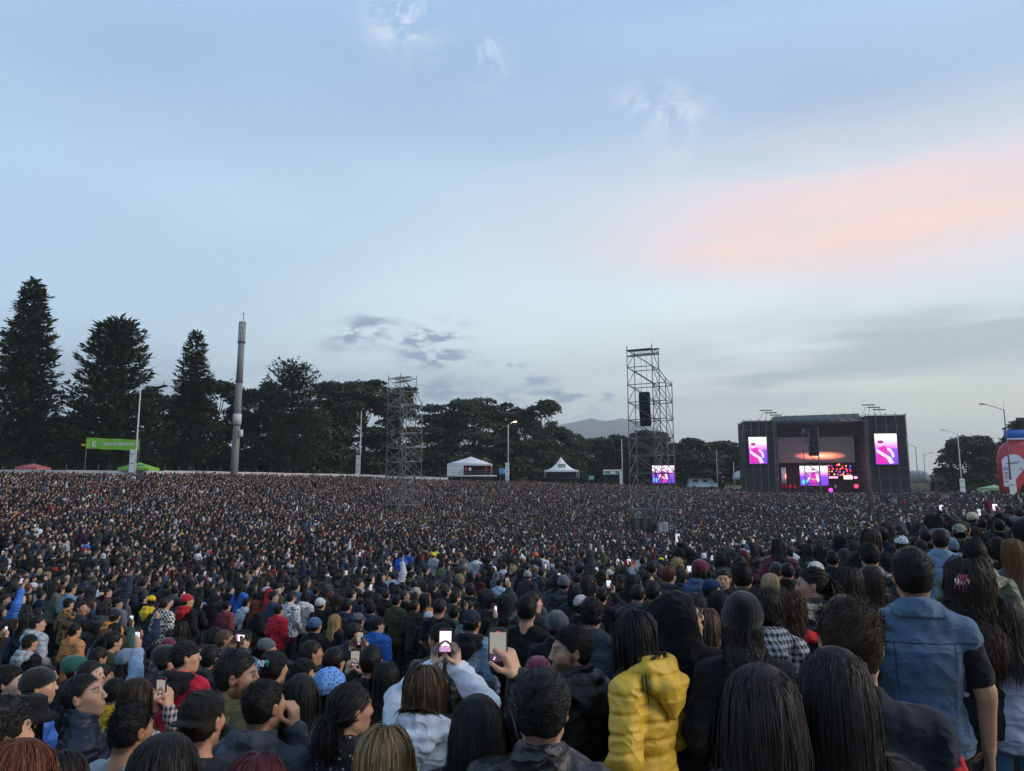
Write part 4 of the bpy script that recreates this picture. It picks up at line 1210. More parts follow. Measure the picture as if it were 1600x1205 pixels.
# ---------------------------------------------------------------- street lamps
def lamp(label, px, top, d, arm, dark=False, lit=False, banner=None, arm_y=0.0, whip=0.0, box=None, cam_arm=None, name='street_lamp'):
    g0 = on_ground(px, d); H = at(px, top, d).z - g0.z
    t = thing(name, label, 'street lamp', g0, 0, 'street lamps round the field')
    m = M_DARKPOST if dark else M_POST
    solid('post', tube([(0, 0, 0), (0, 0, H * 0.5), (0, 0, H)], (0.14, 0.11, 0.07), 10), m, t, True)
    if arm:
        A = np.array([(0, 0, H - 0.1), (arm * 0.45, 0, H + 0.35), (arm, 0, H + 0.75)])
        solid('arm', tube(A, (0.05, 0.045, 0.04), 8), m, t, True)
        e = A[-1]; s = math.copysign(1, arm)
        hd = solid('lamp_head', loft([np.stack([e[0] + s * x + 0 * np.arange(8), w * np.cos(np.arange(8) * math.pi / 4), e[2] + 0.05 + h * np.sin(np.arange(8) * math.pi / 4)], 1) for x, w, h in ((-0.1, .05, .04), (0.1, .16, .09), (0.6, .17, .08), (0.85, .05, .03))]), m, t, True)
        gl = material('lamp glass', (0.6, 0.6, 0.58), rough=0.2)
        if lit: gl = material('lit sodium lamp', (1, .8, .5), emit=(1.0, 0.66, 0.30), estr=14.0)
        block('lamp_glass', (e[0] + s * 0.35, 0, e[2] - 0.03 - (0.03 if lit else 0)), (0.62, 0.30, 0.07 if not lit else 0.14), gl, hd)
        if lit:
            ld = bpy.data.lights.new('street lamp light', 'POINT'); ld.energy = 120; ld.color = (1, 0.72, 0.4); ld.shadow_soft_size = 0.2
            lo = bpy.data.objects.new('lamp_light', ld); COL.objects.link(lo); lo.parent = t; lo.location = (e[0] + s * .35, 0, e[2] - 0.35)
    if whip: solid('antenna', tube([(0, 0, H), (0, 0, H + whip)], 0.02, 5), m, t)
    if banner:
        z0, z1, w, off = banner
        bn = block('banner', (off, -0.20, (z0 + z1) / 2), (w, 0.04, z1 - z0), M_WHITE, t)
        nb = max(2, round((z1 - z0) / 1.3))
        for k in range(nb):
            u = np.linspace(0, 1, 22); zc = z0 + (k + 0.5) * (z1 - z0) / nb
            solid('script_mark', tube(np.stack([off + (u - 0.5) * w * 0.72, 0 * u - 0.225, zc + w * 0.05 * u + w * 0.09 * np.sin(u * 26 + k) * (1 - 0.5 * u)], 1), 0.03, 4), M_INK, t)
    if box: block('junction_box', (0, -0.2, box), (1.1, 0.25, 0.7), M_STEEL, t)
    if cam_arm:
        rod('bracket', (0, 0, cam_arm), (0.5, 0, cam_arm + 0.05), 0.03, m, t); block('camera', (0.62, 0, cam_arm - 0.05), (0.28, 0.22, 0.22), M_POST, t)
    return t
lamp('pale lamp post carrying white banners in front of the green emergency exit banner', 208, 600, 102.5, 0, banner=(1.2, 5.0, 0.75, -0.35), cam_arm=8.2)
lamp('bare pale post with stacked white banners between the mast and the smaller scaffold tower', 561, 642, 149, 0, banner=(2.0, 5.8, 0.95, -0.3))
lamp('lit street lamp glowing orange between the two white tents', 794, 664, 166, 1.2, lit=True, banner=(1.6, 5.6, 0.85, -0.2))
lamp('plain pale post just left of the large scaffold tower', 973, 686, 172, 0, banner=(0.8, 4.6, 0.5, -0.4))
lamp('pale post with a camera and grey box between the large scaffold tower and the stage', 1122, 703, 174, 0, box=1.4, cam_arm=5.4)
lamp('thin pale post close to the dark tree beside the stage', 1148, 722, 185, 0)
lamp('dark street lamp behind the white marquee, close to the stage', 1436, 698, 186, -2.0, dark=True)
lamp('pair-armed far street lamp right of the white marquee', 1448, 712, 215, 2.0, dark=True, whip=2.5)
lamp('street lamp with tall white banners in front of the lone feathery tree', 1504, 678, 150, -2.6, banner=(1.0, 4.4, 1.05, 0.0))
lamp('tall dark street lamp in front of the red inflatable arch', 1581, 640, 106, -2.7, dark=True, whip=1.2, banner=(0.6, 3.6, 1.0, 0.1))

# concrete mast with floodlight cage
g0 = on_ground(364, 118)
MH = at(378, 500, 118).z - g0.z
t = thing('concrete_mast', 'tall round grey concrete mast with antenna cage on top, standing among the trees', 'mast', g0)
t.rotation_euler = (0, math.radians(0.2), 0)
rb = 11.5 / FPX * 118
for k, (z0, z1) in enumerate(((0, 0.36), (0.362, 0.62), (0.622, 0.86))):
    solid('shaft', tube([(0, 0, z0 * MH), (0, 0, (z0 + z1) / 2 * MH), (0, 0, z1 * MH)], (rb * (0.5 + 0.02 - 0.10 * z0), rb * (.5 - .05 * (z0 + z1)), rb * (0.5 - 0.10 * z1)), 20), M_CONC, t, True)
for z in (0.361, 0.621, 0.861): solid('joint_ring', tube([(0, 0, z * MH - 0.12), (0, 0, z * MH + 0.12)], rb * 0.53, 20), material('dark steel band', (0.06, 0.06, 0.065), rough=0.6), t, True)
solid('collar', tube([(0, 0, 0.362 * MH), (0, 0, 0.425 * MH)], rb * 0.56, 20), material('pale concrete', (0.5, 0.5, 0.49), rough=0.9, vary=0.1), t, True)
block('control_box', (rb * 0.68, -0.2, 0.31 * MH), (0.55, 0.5, 1.1), M_POST, t)
solid('cable', tube([(0.1, -rb * 0.52, 0.34 * MH), (0.25, -rb * 0.55, 0.28 * MH), (0.1, -rb * 0.55, 0.235 * MH), (-.1, -rb * .54, .25 * MH)], 0.04, 6), M_BLACKM, t, True)
for k in range(14):
    a = k * 2 * math.pi / 14
    rod('cage_bar', (math.cos(a) * rb * .46, math.sin(a) * rb * .46, 0.862 * MH), (math.cos(a) * rb * .46, math.sin(a) * rb * .46, MH * 0.985), 0.05, M_POST, t)
for z in (0.89, 0.92, 0.95, 0.985): solid('cage_ring', tube([(0, 0, z * MH - .06), (0, 0, z * MH + .06)], rb * 0.47, 18), M_STEEL, t, True)
solid('cage_core', tube([(0, 0, .86 * MH), (0, 0, .98 * MH)], rb * 0.30, 12), M_CONC, t, True)
rod('antenna', (0.1, 0, .98 * MH), (0.1, 0, 1.05 * MH), 0.05, M_DARKPOST, t); rod('antenna_cross', (-.25, 0, 1.035 * MH), (.45, 0, 1.035 * MH), 0.03, M_DARKPOST, t)

# ---------------------------------------------------------------- scaffold towers with line arrays
def scaffold(label, px, d, levels, rz, side_bay=None, bay=3.0, lift=2.0, side_levels=6, name='scaffold_tower', tube_r=0.052, side_w=0.5, truss=True, group='delay towers'):
    g0 = on_ground(px, d)
    t = thing(name, label, 'scaffold tower', g0, rz, group)
    cells = [(0, 0, levels)]
    if side_bay: cells.append((side_bay[0], side_bay[1], side_levels))
    h = bay / 2
    done = set()
    def once(nm, a, b, r):
        k = tuple(sorted((tuple(np.round(a, 2)), tuple(np.round(b, 2)))))
        if k in done: return
        done.add(k); rod(nm, a, b, r, M_STEEL, t)
    for cx, cy, n in cells:
        C = [(-h, -h), (h, -h), (h, h), (-h, h)] if not (cx or cy) else [(h, -h), (h + bay * side_w, -h), (h + bay * side_w, h), (h, h)]
        for x, y in C: once('standard', (x, y, 0), (x, y, n * lift + 0.5), tube_r)
        for k in range(1, n + 1):
            for e in range(4):
                (xa, ya), (xb, yb) = C[e], C[(e + 1) % 4]
                once('ledger', (xa, ya, k * lift), (xb, yb, k * lift), tube_r * 0.9)
                if e in (0, 2): once('brace', (xa, ya, k * lift) if e == 0 else (xb, yb, k * lift), (xb, yb, (k - 1) * lift) if e == 0 else (xa, ya, (k - 1) * lift), tube_r * 0.8)
                elif (k % 1) == 0: once('brace', (xa, ya, k * lift), (xb, yb, (k - 1) * lift), tube_r * 0.8)
    if side_bay:
        cx, cy = side_bay
        for s in (-h, h):
            a = (cx * h + (s if cx == 0 else 0), cy * h + (s if cy == 0 else 0), (side_levels + 1) * lift)
            b = (h + bay * side_w, s, side_levels * lift)
            once('brace', a, b, tube_r)
    if truss:
        z = levels * lift
        for s in (-0.25, 0.25):
            rod('truss_chord', (-h - 0.4, s, z + 0.15), (h + 0.4, s, z + 0.15), 0.05, M_BLACKM, t); rod('truss_chord', (-h - 0.4, s, z - 0.45), (h + 0.4, s, z - 0.45), 0.05, M_STEEL, t)
            for k in range(6): rod('truss_web', (-h + k * bay / 6, s, z - 0.45), (-h + (k + 1) * bay / 6, s, z + 0.15), 0.03, M_STEEL, t)
    return t
def line_array(label, p, rz, n=9, w=1.25, h=0.36, depth=0.75, hang=2.0):
    t = thing('line_array', label, 'loudspeaker', p, rz, 'hanging line arrays')
    z, y, a = 0.0, 0.0, 0.0
    block('flying_frame', (0, 0, 0.22), (w * 0.9, depth * 1.2, 0.12), M_BLACKM, t)
    for s in (-0.3, 0.3): rod('chain', (s, 0, 0.25), (s, 0, hang), 0.02, M_STEEL, t)
    for k in range(n):
        c = block('cabinet', (0, y, z), (w, depth, h * 0.94), M_BLACKPL, t, 0, a)
        block('grille', (0, y - math.cos(a) * depth * 0.505, z - math.sin(a) * depth * .505), (w * 0.9, 0.03, h * 0.75), material('speaker grille', (0.03, 0.03, 0.032), rough=0.9), t, 0, a)
        z -= h * math.cos(a) * 0.99; y += h * math.sin(a)
        a += math.radians(0.8 + k * 0.55)
    return t
tw1 = scaffold('tallest scaffold tower, holding a video screen and a hanging loudspeaker column', 1010, 84, 11, math.radians(-26), (1, 0), bay=2.9, side_levels=9)
tw2 = scaffold('smaller scaffold tower rising from the crowd in front of the flat-topped trees', 625, 106, 10, math.radians(-43), (1, 0), bay=2.85, side_levels=8)
line_array('black loudspeaker column hanging inside the tallest scaffold tower', at(1007, 617, 83.0), math.radians(-20), 10, 1.2, 0.37, 0.7, 4.6)
line_array('black loudspeaker column hanging inside the smaller scaffold tower', at(621, 648, 105.5), math.radians(-30), 9, 0.8, 0.38, 0.6, 5.5)
g0 = on_ground(1000, 81)
t = thing('fabric_enclosure', 'dark cloth enclosure round the foot of the tallest scaffold tower', 'enclosure', at(1005, 827, 81) + Vector((0, 0, -1.6)), math.radians(4))
for x, w in ((-0.85, 0.9), (0.05, 0.88), (0.95, 0.9)): solid('cloth_panel', boxm([((x, 0.02 * w, 1.35), (w, 0.06, 2.7))]), M_BLACK, t)
block('roof_cloth', (0.05, 1.2, 2.73), (2.8, 2.4, 0.05), M_BLACK, t)
t = thing('equipment_cabinet', 'pale equipment cabinet beside the dark cloth enclosure under the tallest scaffold tower', 'cabinet', at(1035, 827, 81) + Vector((0, 0, -1.6)), 0.05)
block('case', (0, 0, 1.2), (1.05, 1.0, 2.3), material('grey cabinet', (0.22, 0.225, 0.23), rough=0.6), t)
for x in (-0.26, 0.26): block('door', (x, -0.52, 1.2), (0.47, 0.04, 2.1), material('pale grey door', (0.30, 0.31, 0.32), rough=0.6), t)

# third, thinner tower with an array in front of the stage
scaffold('thin scaffold tower with a loudspeaker column standing in front of the stage', 1271, 140, 7, math.radians(-20), None, bay=2.6, truss=True, tube_r=0.05)
line_array('black loudspeaker column hanging in front of the stage back screen', at(1271, 672, 139), math.radians(-8), 11, 1.7, 0.46, 0.9, 2.2)

# ---------------------------------------------------------------- the stage
SD = 165.0
SG = on_ground(1290, SD)
SRZ = math.radians(-9)
PXM = FPX / SD                              # pixels per metre at the stage
st = thing('concert_stage', 'big black concert stage with scaffold wings and dark roof at the far end', 'stage', SG, SRZ)
sx = lambda px: (px - 1287) / PXM * 0.955 / math.cos(SRZ)
sz = lambda py: (770 - py) / PXM + (CAM_Z - SG.z) * 1.0
M_MESHCLOTH = material('black scaffold netting', (0.022, 0.020, 0.024), rough=0.8, vary=0.35, vscale=0.35, bump=0.6, bscale=1.3)
M_ROOF = material('dark roof skin', (0.035, 0.042, 0.052), rough=0.55, vary=0.15, vscale=0.4)
def wing(x0, x1, ztop, zside):
    w = x1 - x0; cx = (x0 + x1) / 2
    # netting in separate lengths between scaffold rows
    nb = 4; rows = 4
    for i in range(nb):
        for k in range(rows):
            z0, z1 = ztop * k / rows, ztop * (k + 1) / rows
            block('netting', (x0 + w * (i + .5) / nb, 0.25 + 0.04 * ((i + k) % 2), (z0 + z1) / 2), (w / nb - 0.05, 0.05, z1 - z0 - 0.06), M_MESHCLOTH, st)
    block('netting', (x0 + 0.1, 4.3, ztop / 2), (0.06, 8, ztop - 0.1), M_MESHCLOTH, st); block('netting', (x1 - 0.1, 4.3, ztop / 2), (0.06, 8, ztop - 0.1), M_MESHCLOTH, st)
    block('netting', (cx, 8.4, ztop / 2), (w, 0.06, ztop), M_MESHCLOTH, st)
    block('netting', (cx, 4.3, ztop - 0.3), (w, 8.0, 0.06), M_MESHCLOTH, st)
    for i in range(nb + 1):
        rod('standard', (x0 + w * i / nb, 0, 0), (x0 + w * i / nb, 0, ztop + 0.5), 0.07, M_STEEL, st); rod('standard', (x0 + w * i / nb, 8.6, 0), (x0 + w * i / nb, 8.6, ztop + 0.5), 0.06, M_STEEL, st)
    for k in range(9):
        z = ztop * k / 8
        rod('ledger', (x0 - .1, -0.02, z + .1), (x1 + .1, -0.02, z + .1), 0.045, M_STEEL, st)
        for x in (x0 - 0.12, x1 + 0.12): rod('ledger', (x, 0, z + .1), (x, 8.6, z + .1), 0.05, M_STEEL, st)
    for k in range(4):
        z = ztop * k / 4
        rod('brace', (x0 - 0.15, 0.1, z), (x0 - .15, 4.3, z + ztop / 4), 0.04, M_STEEL, st); rod('brace', (x1 + 0.15, 0.1, z), (x1 + .15, 4.3, z + ztop / 4), 0.04, M_STEEL, st)
LX0, LX1, RX0, RX1 = sx(1165), sx(1213), sx(1355), sx(1415)
wing(LX0, LX1, sz(657), 0)
wing(RX0, RX1, sz(651), 0)
# roof: front slope over the opening, ribs across it
zr0, zr1 = sz(661), sz(647)
x0, x1 = LX1 - 0.3, RX0 + 0.3
P = [np.array([(x0, 0.2, zr0), (x0 + 0.9, 3.2, zr1 - 1.0), (x0 + 1.2, 5.0, zr1), (x0 + 1.2, 11.0, zr1 - 0.6), (x0 + 1.2, 11.0, zr1 - 1.2), (x0 + 1.0, 5.0, zr1 - 0.7), (x0 + .6, 3.2, zr1 - 1.7), (x0, 0.5, zr0 - 0.5)]),
     np.array([(x1, 0.2, zr0 + .4), (x1 - 0.3, 3.2, zr1 - 0.6), (x1 - 0.3, 5.0, zr1 + .4), (x1 - 0.3, 11.0, zr1 - 0.2), (x1 - 0.3, 11.0, zr1 - 0.8), (x1 - 0.4, 5.0, zr1 - 0.3), (x1 - .3, 3.2, zr1 - 1.3), (x1, 0.5, zr0 - 0.1)])]
rf = solid('roof', loft(P), M_ROOF, st)
for i in range(9):
    f = (i + 0.5) / 9
    a = P[0][0] * (1 - f) + P[1][0] * f; b = P[0][1] * (1 - f) + P[1][1] * f; c = P[0][2] * (1 - f) + P[1][2] * f
    solid('rib', tube([a + (0, -.12, .12), b + (0, -.12, .15), c + (0, -.1, .12)], 0.09, 6), M_STEEL, rf, True)
for y, z in ((0.3, zr0 - 0.35), (1.4, zr0 - 1.5)):
    for dz in (0, -0.6): rod('truss_chord', (x0, y, z + dz), (x1, y, z + dz), 0.06, M_BLACKM, st)
    for k in range(24):
        a, b = x0 + (x1 - x0) * k / 24, x0 + (x1 - x0) * (k + 1) / 24
        rod('truss_web', (a, y, z - 0.6 * (k % 2)), (b, y, z - 0.6 * ((k + 1) % 2)), 0.035, M_BLACKM, st)
block('back_drape', ((x0 + x1) / 2, 10.7, zr1 / 2 - 0.3), (x1 - x0 + 3.0, 0.1, zr1 - 0.7), M_BLACK, st)
for xx in (x0 - .2, x1 + .2): block('side_drape', (xx, 9.6, zr0 / 2), (0.1, 2.2, zr0), M_BLACK, st)
block('header_drape', ((x0 + x1) / 2, 2.0, zr0 - 2.0), (x1 - x0, 0.08, 2.2), M_BLACK, st)
block('deck', ((x0 + x1) / 2, 4.5, 0.95), (x1 - x0, 11, 1.9), M_BLACKM, st)
block('deck_skirt', ((x0 + x1) / 2, -1.02, 0.92), (x1 - x0 - .3, 0.04, 1.8), M_BLACK, st)
for x in (LX1 + 0.1, RX0 - 0.1):
    for dx in (-0.3, 0.3): rod('roof_tower', (x + dx, 0.0, 0), (x + dx, 0.0, zr0 + .5), 0.07, M_STEEL, st)
    for k in range(26): rod('tower_web', (x - .3 * (-1) ** k, -0.02, k * zr0 / 26), (x + .3 * (-1) ** k, -0.02, (k + 1) * zr0 / 26), 0.04, M_STEEL, st)
# winch frames over the roof corners
for x, z, s in ((LX1 - 1.2, sz(657), 1), (RX0 + 1.5, sz(651), 1)):
    for k in range(3): block('winch_beam', (x + k * 1.1, 2.5, z + 2.6 - k * 0.55 * s), (2.6, 0.5, 0.18), M_BLACKM, st)
    for k in range(4): rod('winch_strut', (x - 1.6 + k * 1.4, 2.5, z), (x - 0.6 + k * 0.9, 2.5, z + 2.2), 0.05, M_STEEL, st)

# video screens: flat lit panels with their picture on them
def pat_show(lo, hi, mid):
    def f(g, c, tc):
        z = g.new('ShaderNodeSeparateXYZ', {0: tc}).outputs[2]
        return g.ramp(g.math('MULTIPLY_ADD', z, 1.0, 0.5), ((0.0, (0.16, 0.04, 0.62)), (mid - 0.02, (0.22, 0.07, 0.80)), (mid + 0.02, (0.55, 0.10, 0.62)), (mid + 0.16, (0.95, 0.42, 0.88)), (min(0.98, mid + 0.34), (1.0, 0.93, 1.0)), (1.0, (1.0, 0.98, 1.0))))
    return f
def screen_mat(name, mid, strength):
    m = material(name, (0, 0, 0), rough=0.4, pattern=pat_show(0, 1, mid))
    p = m.node_tree.nodes['Principled BSDF']
    src = p.inputs['Base Color'].links[0].from_socket
    m.node_tree.links.new(src, p.inputs['Emission Color']); p.inputs['Emission Strength'].default_value = strength
    m.node_tree.links.remove(p.inputs['Base Color'].links[0]); p.inputs['Base Color'].default_value = (0.02, 0.02, 0.02, 1)
    return m
M_SCR = screen_mat('lit video screen', 0.50, 1.0)
M_SCR2 = screen_mat('lit video screen low', 0.48, 1.0)
M_MAG = material('magenta picture', (0, 0, 0), emit=(0.62, 0.02, 0.38), estr=1.0)
M_MAGD = material('dark magenta picture', (0, 0, 0), emit=(0.30, 0.01, 0.20), estr=1.0)
M_PALEP = material('pale pink picture', (0, 0, 0), emit=(1.0, 0.62, 0.90), estr=1.0)
M_CYAN = material('cyan picture', (0, 0, 0), emit=(0.05, 0.65, 0.85), estr=1.0)
M_BEZEL = material('screen frame', (0.015, 0.012, 0.015), rough=0.5)
def ring(cx, cz, rx, rz, n=14, a0=0.0): return [(cx + rx * math.cos(a0 + k * 2 * math.pi / n), 0, cz + rz * math.sin(a0 + k * 2 * math.pi / n)) for k in range(n)]
def video(label, loc, rz, w, h, mat, closeup):
    t = thing('video_screen', label, 'screen', loc, rz, 'lit video screens')
    block('frame', (0, 0.15, h / 2), (w + 0.35, 0.24, h + 0.35), M_BEZEL, t)
    p = block('picture', (0, 0.0, h / 2), (w, 0.05, h), mat, t)
    def flat(pts, m, lvl):
        o = sheet('picture_shape', [(x * w, 0, z * h) for x, _, z in pts], m, t, 0.02); o.location = (0, -0.05 - 0.012 * lvl, 0)
    if closeup:       # singer with an instrument, cut at the waist
        flat([(-.48, 0, .02), (-.02, 0, .02), (.05, 0, .30), (.18, 0, .42), (.10, 0, .56), (-.12, 0, .60), (-.30, 0, .56), (-.46, 0, .42)], M_MAG, 1)
        flat([(.02, 0, .56), (.20, 0, .50), (.32, 0, .36), (.34, 0, .24), (.24, 0, .22), (.18, 0, .38), (.04, 0, .46)], M_PALEP, 2)
        flat([(-.46, 0, .52), (-.20, 0, .40), (.18, 0, .22), (.30, 0, .04), (.10, 0, .02), (-.02, 0, .20), (-.30, 0, .32), (-.46, 0, .40)], M_PALEP, 2)
        flat(ring(-.26, .68, .13, .09), M_PALEP, 2); flat(ring(-.25, .73, .14, .055), M_MAGD, 3)
    else:
        flat([(-.10, 0, .02), (.10, 0, .02), (.06, 0, .50), (.12, 0, .62), (-.02, 0, .70), (-.14, 0, .58)], M_MAG, 1)
        flat([(.05, 0, .60), (.14, 0, .55), (.19, 0, .30), (.13, 0, .10), (.09, 0, .30)], M_PALEP, 2); flat([(-.14, 0, .58), (-.20, 0, .40), (-.27, 0, .22), (-.22, 0, .22), (-.12, 0, .42)], M_PALEP, 2)
        flat([(-.12, 0, .34), (.16, 0, .16), (.18, 0, .24), (-.10, 0, .42)], M_PALEP, 2)
        flat(ring(-.03, .77, .06, .075), M_PALEP, 2); flat(ring(-.03, .82, .065, .045), M_MAGD, 3)
        flat(ring(-.36, .18, .09, .12, 18), M_CYAN, 2)
    return t
def stp(x, y, z):
    return SG + Vector((x * math.cos(SRZ) - y * math.sin(SRZ), x * math.sin(SRZ) + y * math.cos(SRZ), z))
LXC, RXC = (sx(1172) + sx(1199)) / 2, (sx(1366) + sx(1398)) / 2
video('tall lit video screen on the stage wing nearest the trees', stp(LXC, -0.35, sz(725)), SRZ, 27 / PXM, 42 / PXM, M_SCR, True)
video('tall lit video screen on the stage wing nearest the white marquee', stp(RXC, -0.35, sz(727)), SRZ, 32 / PXM, 47 / PXM, M_SCR, True)
video('wide lit video screen low at the front of the stage', stp(sx(1268.5), -1.4, sz(759)), SRZ, 41 / PXM, 30 / PXM, M_SCR2, False)
v1 = at(1037, 755, 85.5)
video('small lit video screen mounted on the tallest scaffold tower', v1, math.radians(-6), 34 / FPX * 85.5, 27 / FPX * 85.5, M_SCR2, False)
# dim back screen with the glowing ellipse
t = thing('back_screen', 'large dim grey screen at the back of the stage with an orange glow', 'screen', stp((sx(1228) + sx(1345)) / 2, 6.0, sz(722)), SRZ)
w, h = 117 / PXM, 44 / PXM
block('panel', (0, 0.1, h / 2), (w, 0.15, h), material('dim led wall', (0.02, 0.02, 0.02), emit=(0.028, 0.029, 0.034), estr=1.0), t)
def pat_glow(g, c, tc):
    s = g.new('ShaderNodeSeparateXYZ', {0: tc})
    r = g.math('SQRT', g.math('ADD', g.math('POWER', g.math('MULTIPLY', s.outputs[0], 1 / (w * 0.34)), 2.0), g.math('POWER', g.math('MULTIPLY', s.outputs[2], 1 / (h * 0.16)), 2.0)))
    return g.ramp(r, ((0.0, (1.0, 0.72, 0.45)), (0.3, (0.85, 0.38, 0.18)), (0.75, (0.34, 0.12, 0.07)), (1.0, (0.07, 0.05, 0.05))))
mg = material('orange stage picture', (0, 0, 0), pattern=pat_glow); p = mg.node_tree.nodes['Principled BSDF']
mg.node_tree.links.new(p.inputs['Base Color'].links[0].from_socket, p.inputs['Emission Color']); p.inputs['Emission Strength'].default_value = 1.0
o = sheet('picture_glow', ring(0, 0, w * 0.34, h * 0.16, 32), mg, t, 0.02); o.location = (w * 0.05, 0, h * 0.25)
M_SPOTW = material('white stage lamp', (1, 1, 1), emit=(0.95, 0.95, 1.0), estr=3.0)
M_SPOTV = material('violet stage lamp', (1, 1, 1), emit=(0.35, 0.2, 1.0), estr=3.0)
M_SPOTR = material('red stage lamp', (1, 0, 0), emit=(0.9, 0.05, 0.12), estr=1.6)
M_SPOTO = material('orange stage lamp', (1, .5, 0), emit=(1.0, 0.35, 0.08), estr=1.8)
M_SPOTB = material('blue stage lamp', (0, 0, 1), emit=(0.15, 0.12, 0.9), estr=1.6)
ORD = ('first', 'second', 'third', 'fourth', 'fifth', 'sixth', 'seventh', 'eighth', 'ninth')
def spot(loc, s, m, label, grp):
    o = thing('stage_lamp', label, 'stage lamp', loc, SRZ, grp)
    block('housing', (0, 0.35, 0.05), (s * 1.3, 0.6, s * 1.2), M_BLACKM, o)
    solid('lens', tube([(0, -0.05, 0), (0, 0.02, 0)], s * 0.6, 10), m, o)
    return o
for k, px in enumerate((1237, 1250, 1259, 1275, 1283, 1290, 1300, 1310, 1321)):
    spot(stp(sx(px), 3.2, sz(677)), 0.42 if k != 5 else 0.4, M_SPOTV if k == 5 else M_SPOTW, 'violet lamp in the row under the stage roof' if k == 5 else f'{ORD[k]} lamp from the left in the row of white lamps under the stage roof', 'violet roof lamp' if k == 5 else 'white lamps under the stage roof')
rng = np.random.default_rng(3)
cn = {'red': 0, 'orange': 0, 'blue': 0}
for r in range(4):
    for k in range(9):
        nm, m = (('red', M_SPOTR), ('orange', M_SPOTO), ('blue', M_SPOTB))[int(rng.choice(3, p=(.4, .3, .3)))]
        spot(stp(sx(1293 + k * 5.6 + r * 2 + rng.uniform(-1.6, 1.6)), 5.5 + r + rng.uniform(-.4, .4), sz(727 + r * 4.6 + rng.uniform(-1.5, 1.5))), 0.20 + 0.16 * rng.random(), m, f'{nm} lamp, {ORD[k]} along in the {ORD[r]} row of the bank beside the stage screen', f'{nm} lamps in the bank right of the low screen')
t = thing('light_strip', 'glowing pink strip light across the stage below the lamp bank', 'stage lamp', stp(sx(1300), 4.0, sz(746)), SRZ)
block('housing', (0, 0.2, 0), (4.2, 0.3, 0.6), M_BLACKM, t); block('tube', (0, 0, 0), (4.0, 0.12, 0.42), material('pink strip', (1, .3, .5), emit=(1.0, 0.25, 0.42), estr=1.6), t)
t = thing('light_strip', 'glowing white and pink panel light at the side of the stage', 'stage lamp', stp(sx(1334), 4.0, sz(746)), SRZ)
block('housing', (0, 0.2, 0), (3.1, 0.3, 1.0), M_BLACKM, t); block('tube', (-0.5, 0, 0), (1.8, 0.12, 0.8), material('white strip', (1, 1, 1), emit=(1.0, 0.9, 0.75), estr=1.4), t); block('tube', (1.1, 0, -.05), (0.7, 0.12, 0.5), material('pink strip'), t)
# the lit stage lamps' own light on the stage
for nm, px, y, z, e, c in (('wash_light', 1262, 2.5, 9.5, 450, (1.0, 0.25, 0.75)), ('wash_light', 1320, 3.0, 8.5, 350, (1.0, 0.35, 0.45)), ('side_light', 1232, 0.5, 5.5, 350, (1.0, 0.08, 0.08))):
    ld = bpy.data.lights.new(nm, 'POINT'); ld.energy = e; ld.color = c; ld.shadow_soft_size = 0.4
    lo = bpy.data.objects.new(nm, ld); COL.objects.link(lo); lo.location = stp(sx(px), y, z); lo.parent = None
# backline: amplifiers and drums as small boxes with cones
for k, (px, py, w, h, m, lb) in enumerate(((1225, 748, 1.0, 2.2, M_POST, 'grey cloth banner hung at the side of the stage'), (1335, 760, 1.1, 1.0, M_SPOTR, 'round red lit drum on the stage'), (1296, 766, 0.9, 1.0, material('magenta lamp', (1, 0, .6), emit=(0.75, .05, .6), estr=1.3), 'round magenta light at the stage edge'))):
    t = thing('stage_prop', lb, 'stage prop', stp(sx(px), 0.6, sz(py) - h / 2), SRZ)
    if k == 0: solid('cloth', loft([np.stack([np.linspace(-w / 2, w / 2, 8).tolist() + np.linspace(w / 2, -w / 2, 8).tolist(), [0.06 * math.sin(i * 2) for i in range(8)] + [0.1] * 8, [z] * 16], 1) for z in (0, h / 2, h * 1.6)]), m, t, True)
    else: solid('shell', tube([(0, 0, h / 2), (0, 0.5, h / 2)], h / 2, 16), M_BLACKM, t, True); solid('lit_face', tube([(0, -0.06, h / 2), (0, -.02, h / 2)], h * 0.46, 16), m, t, True)

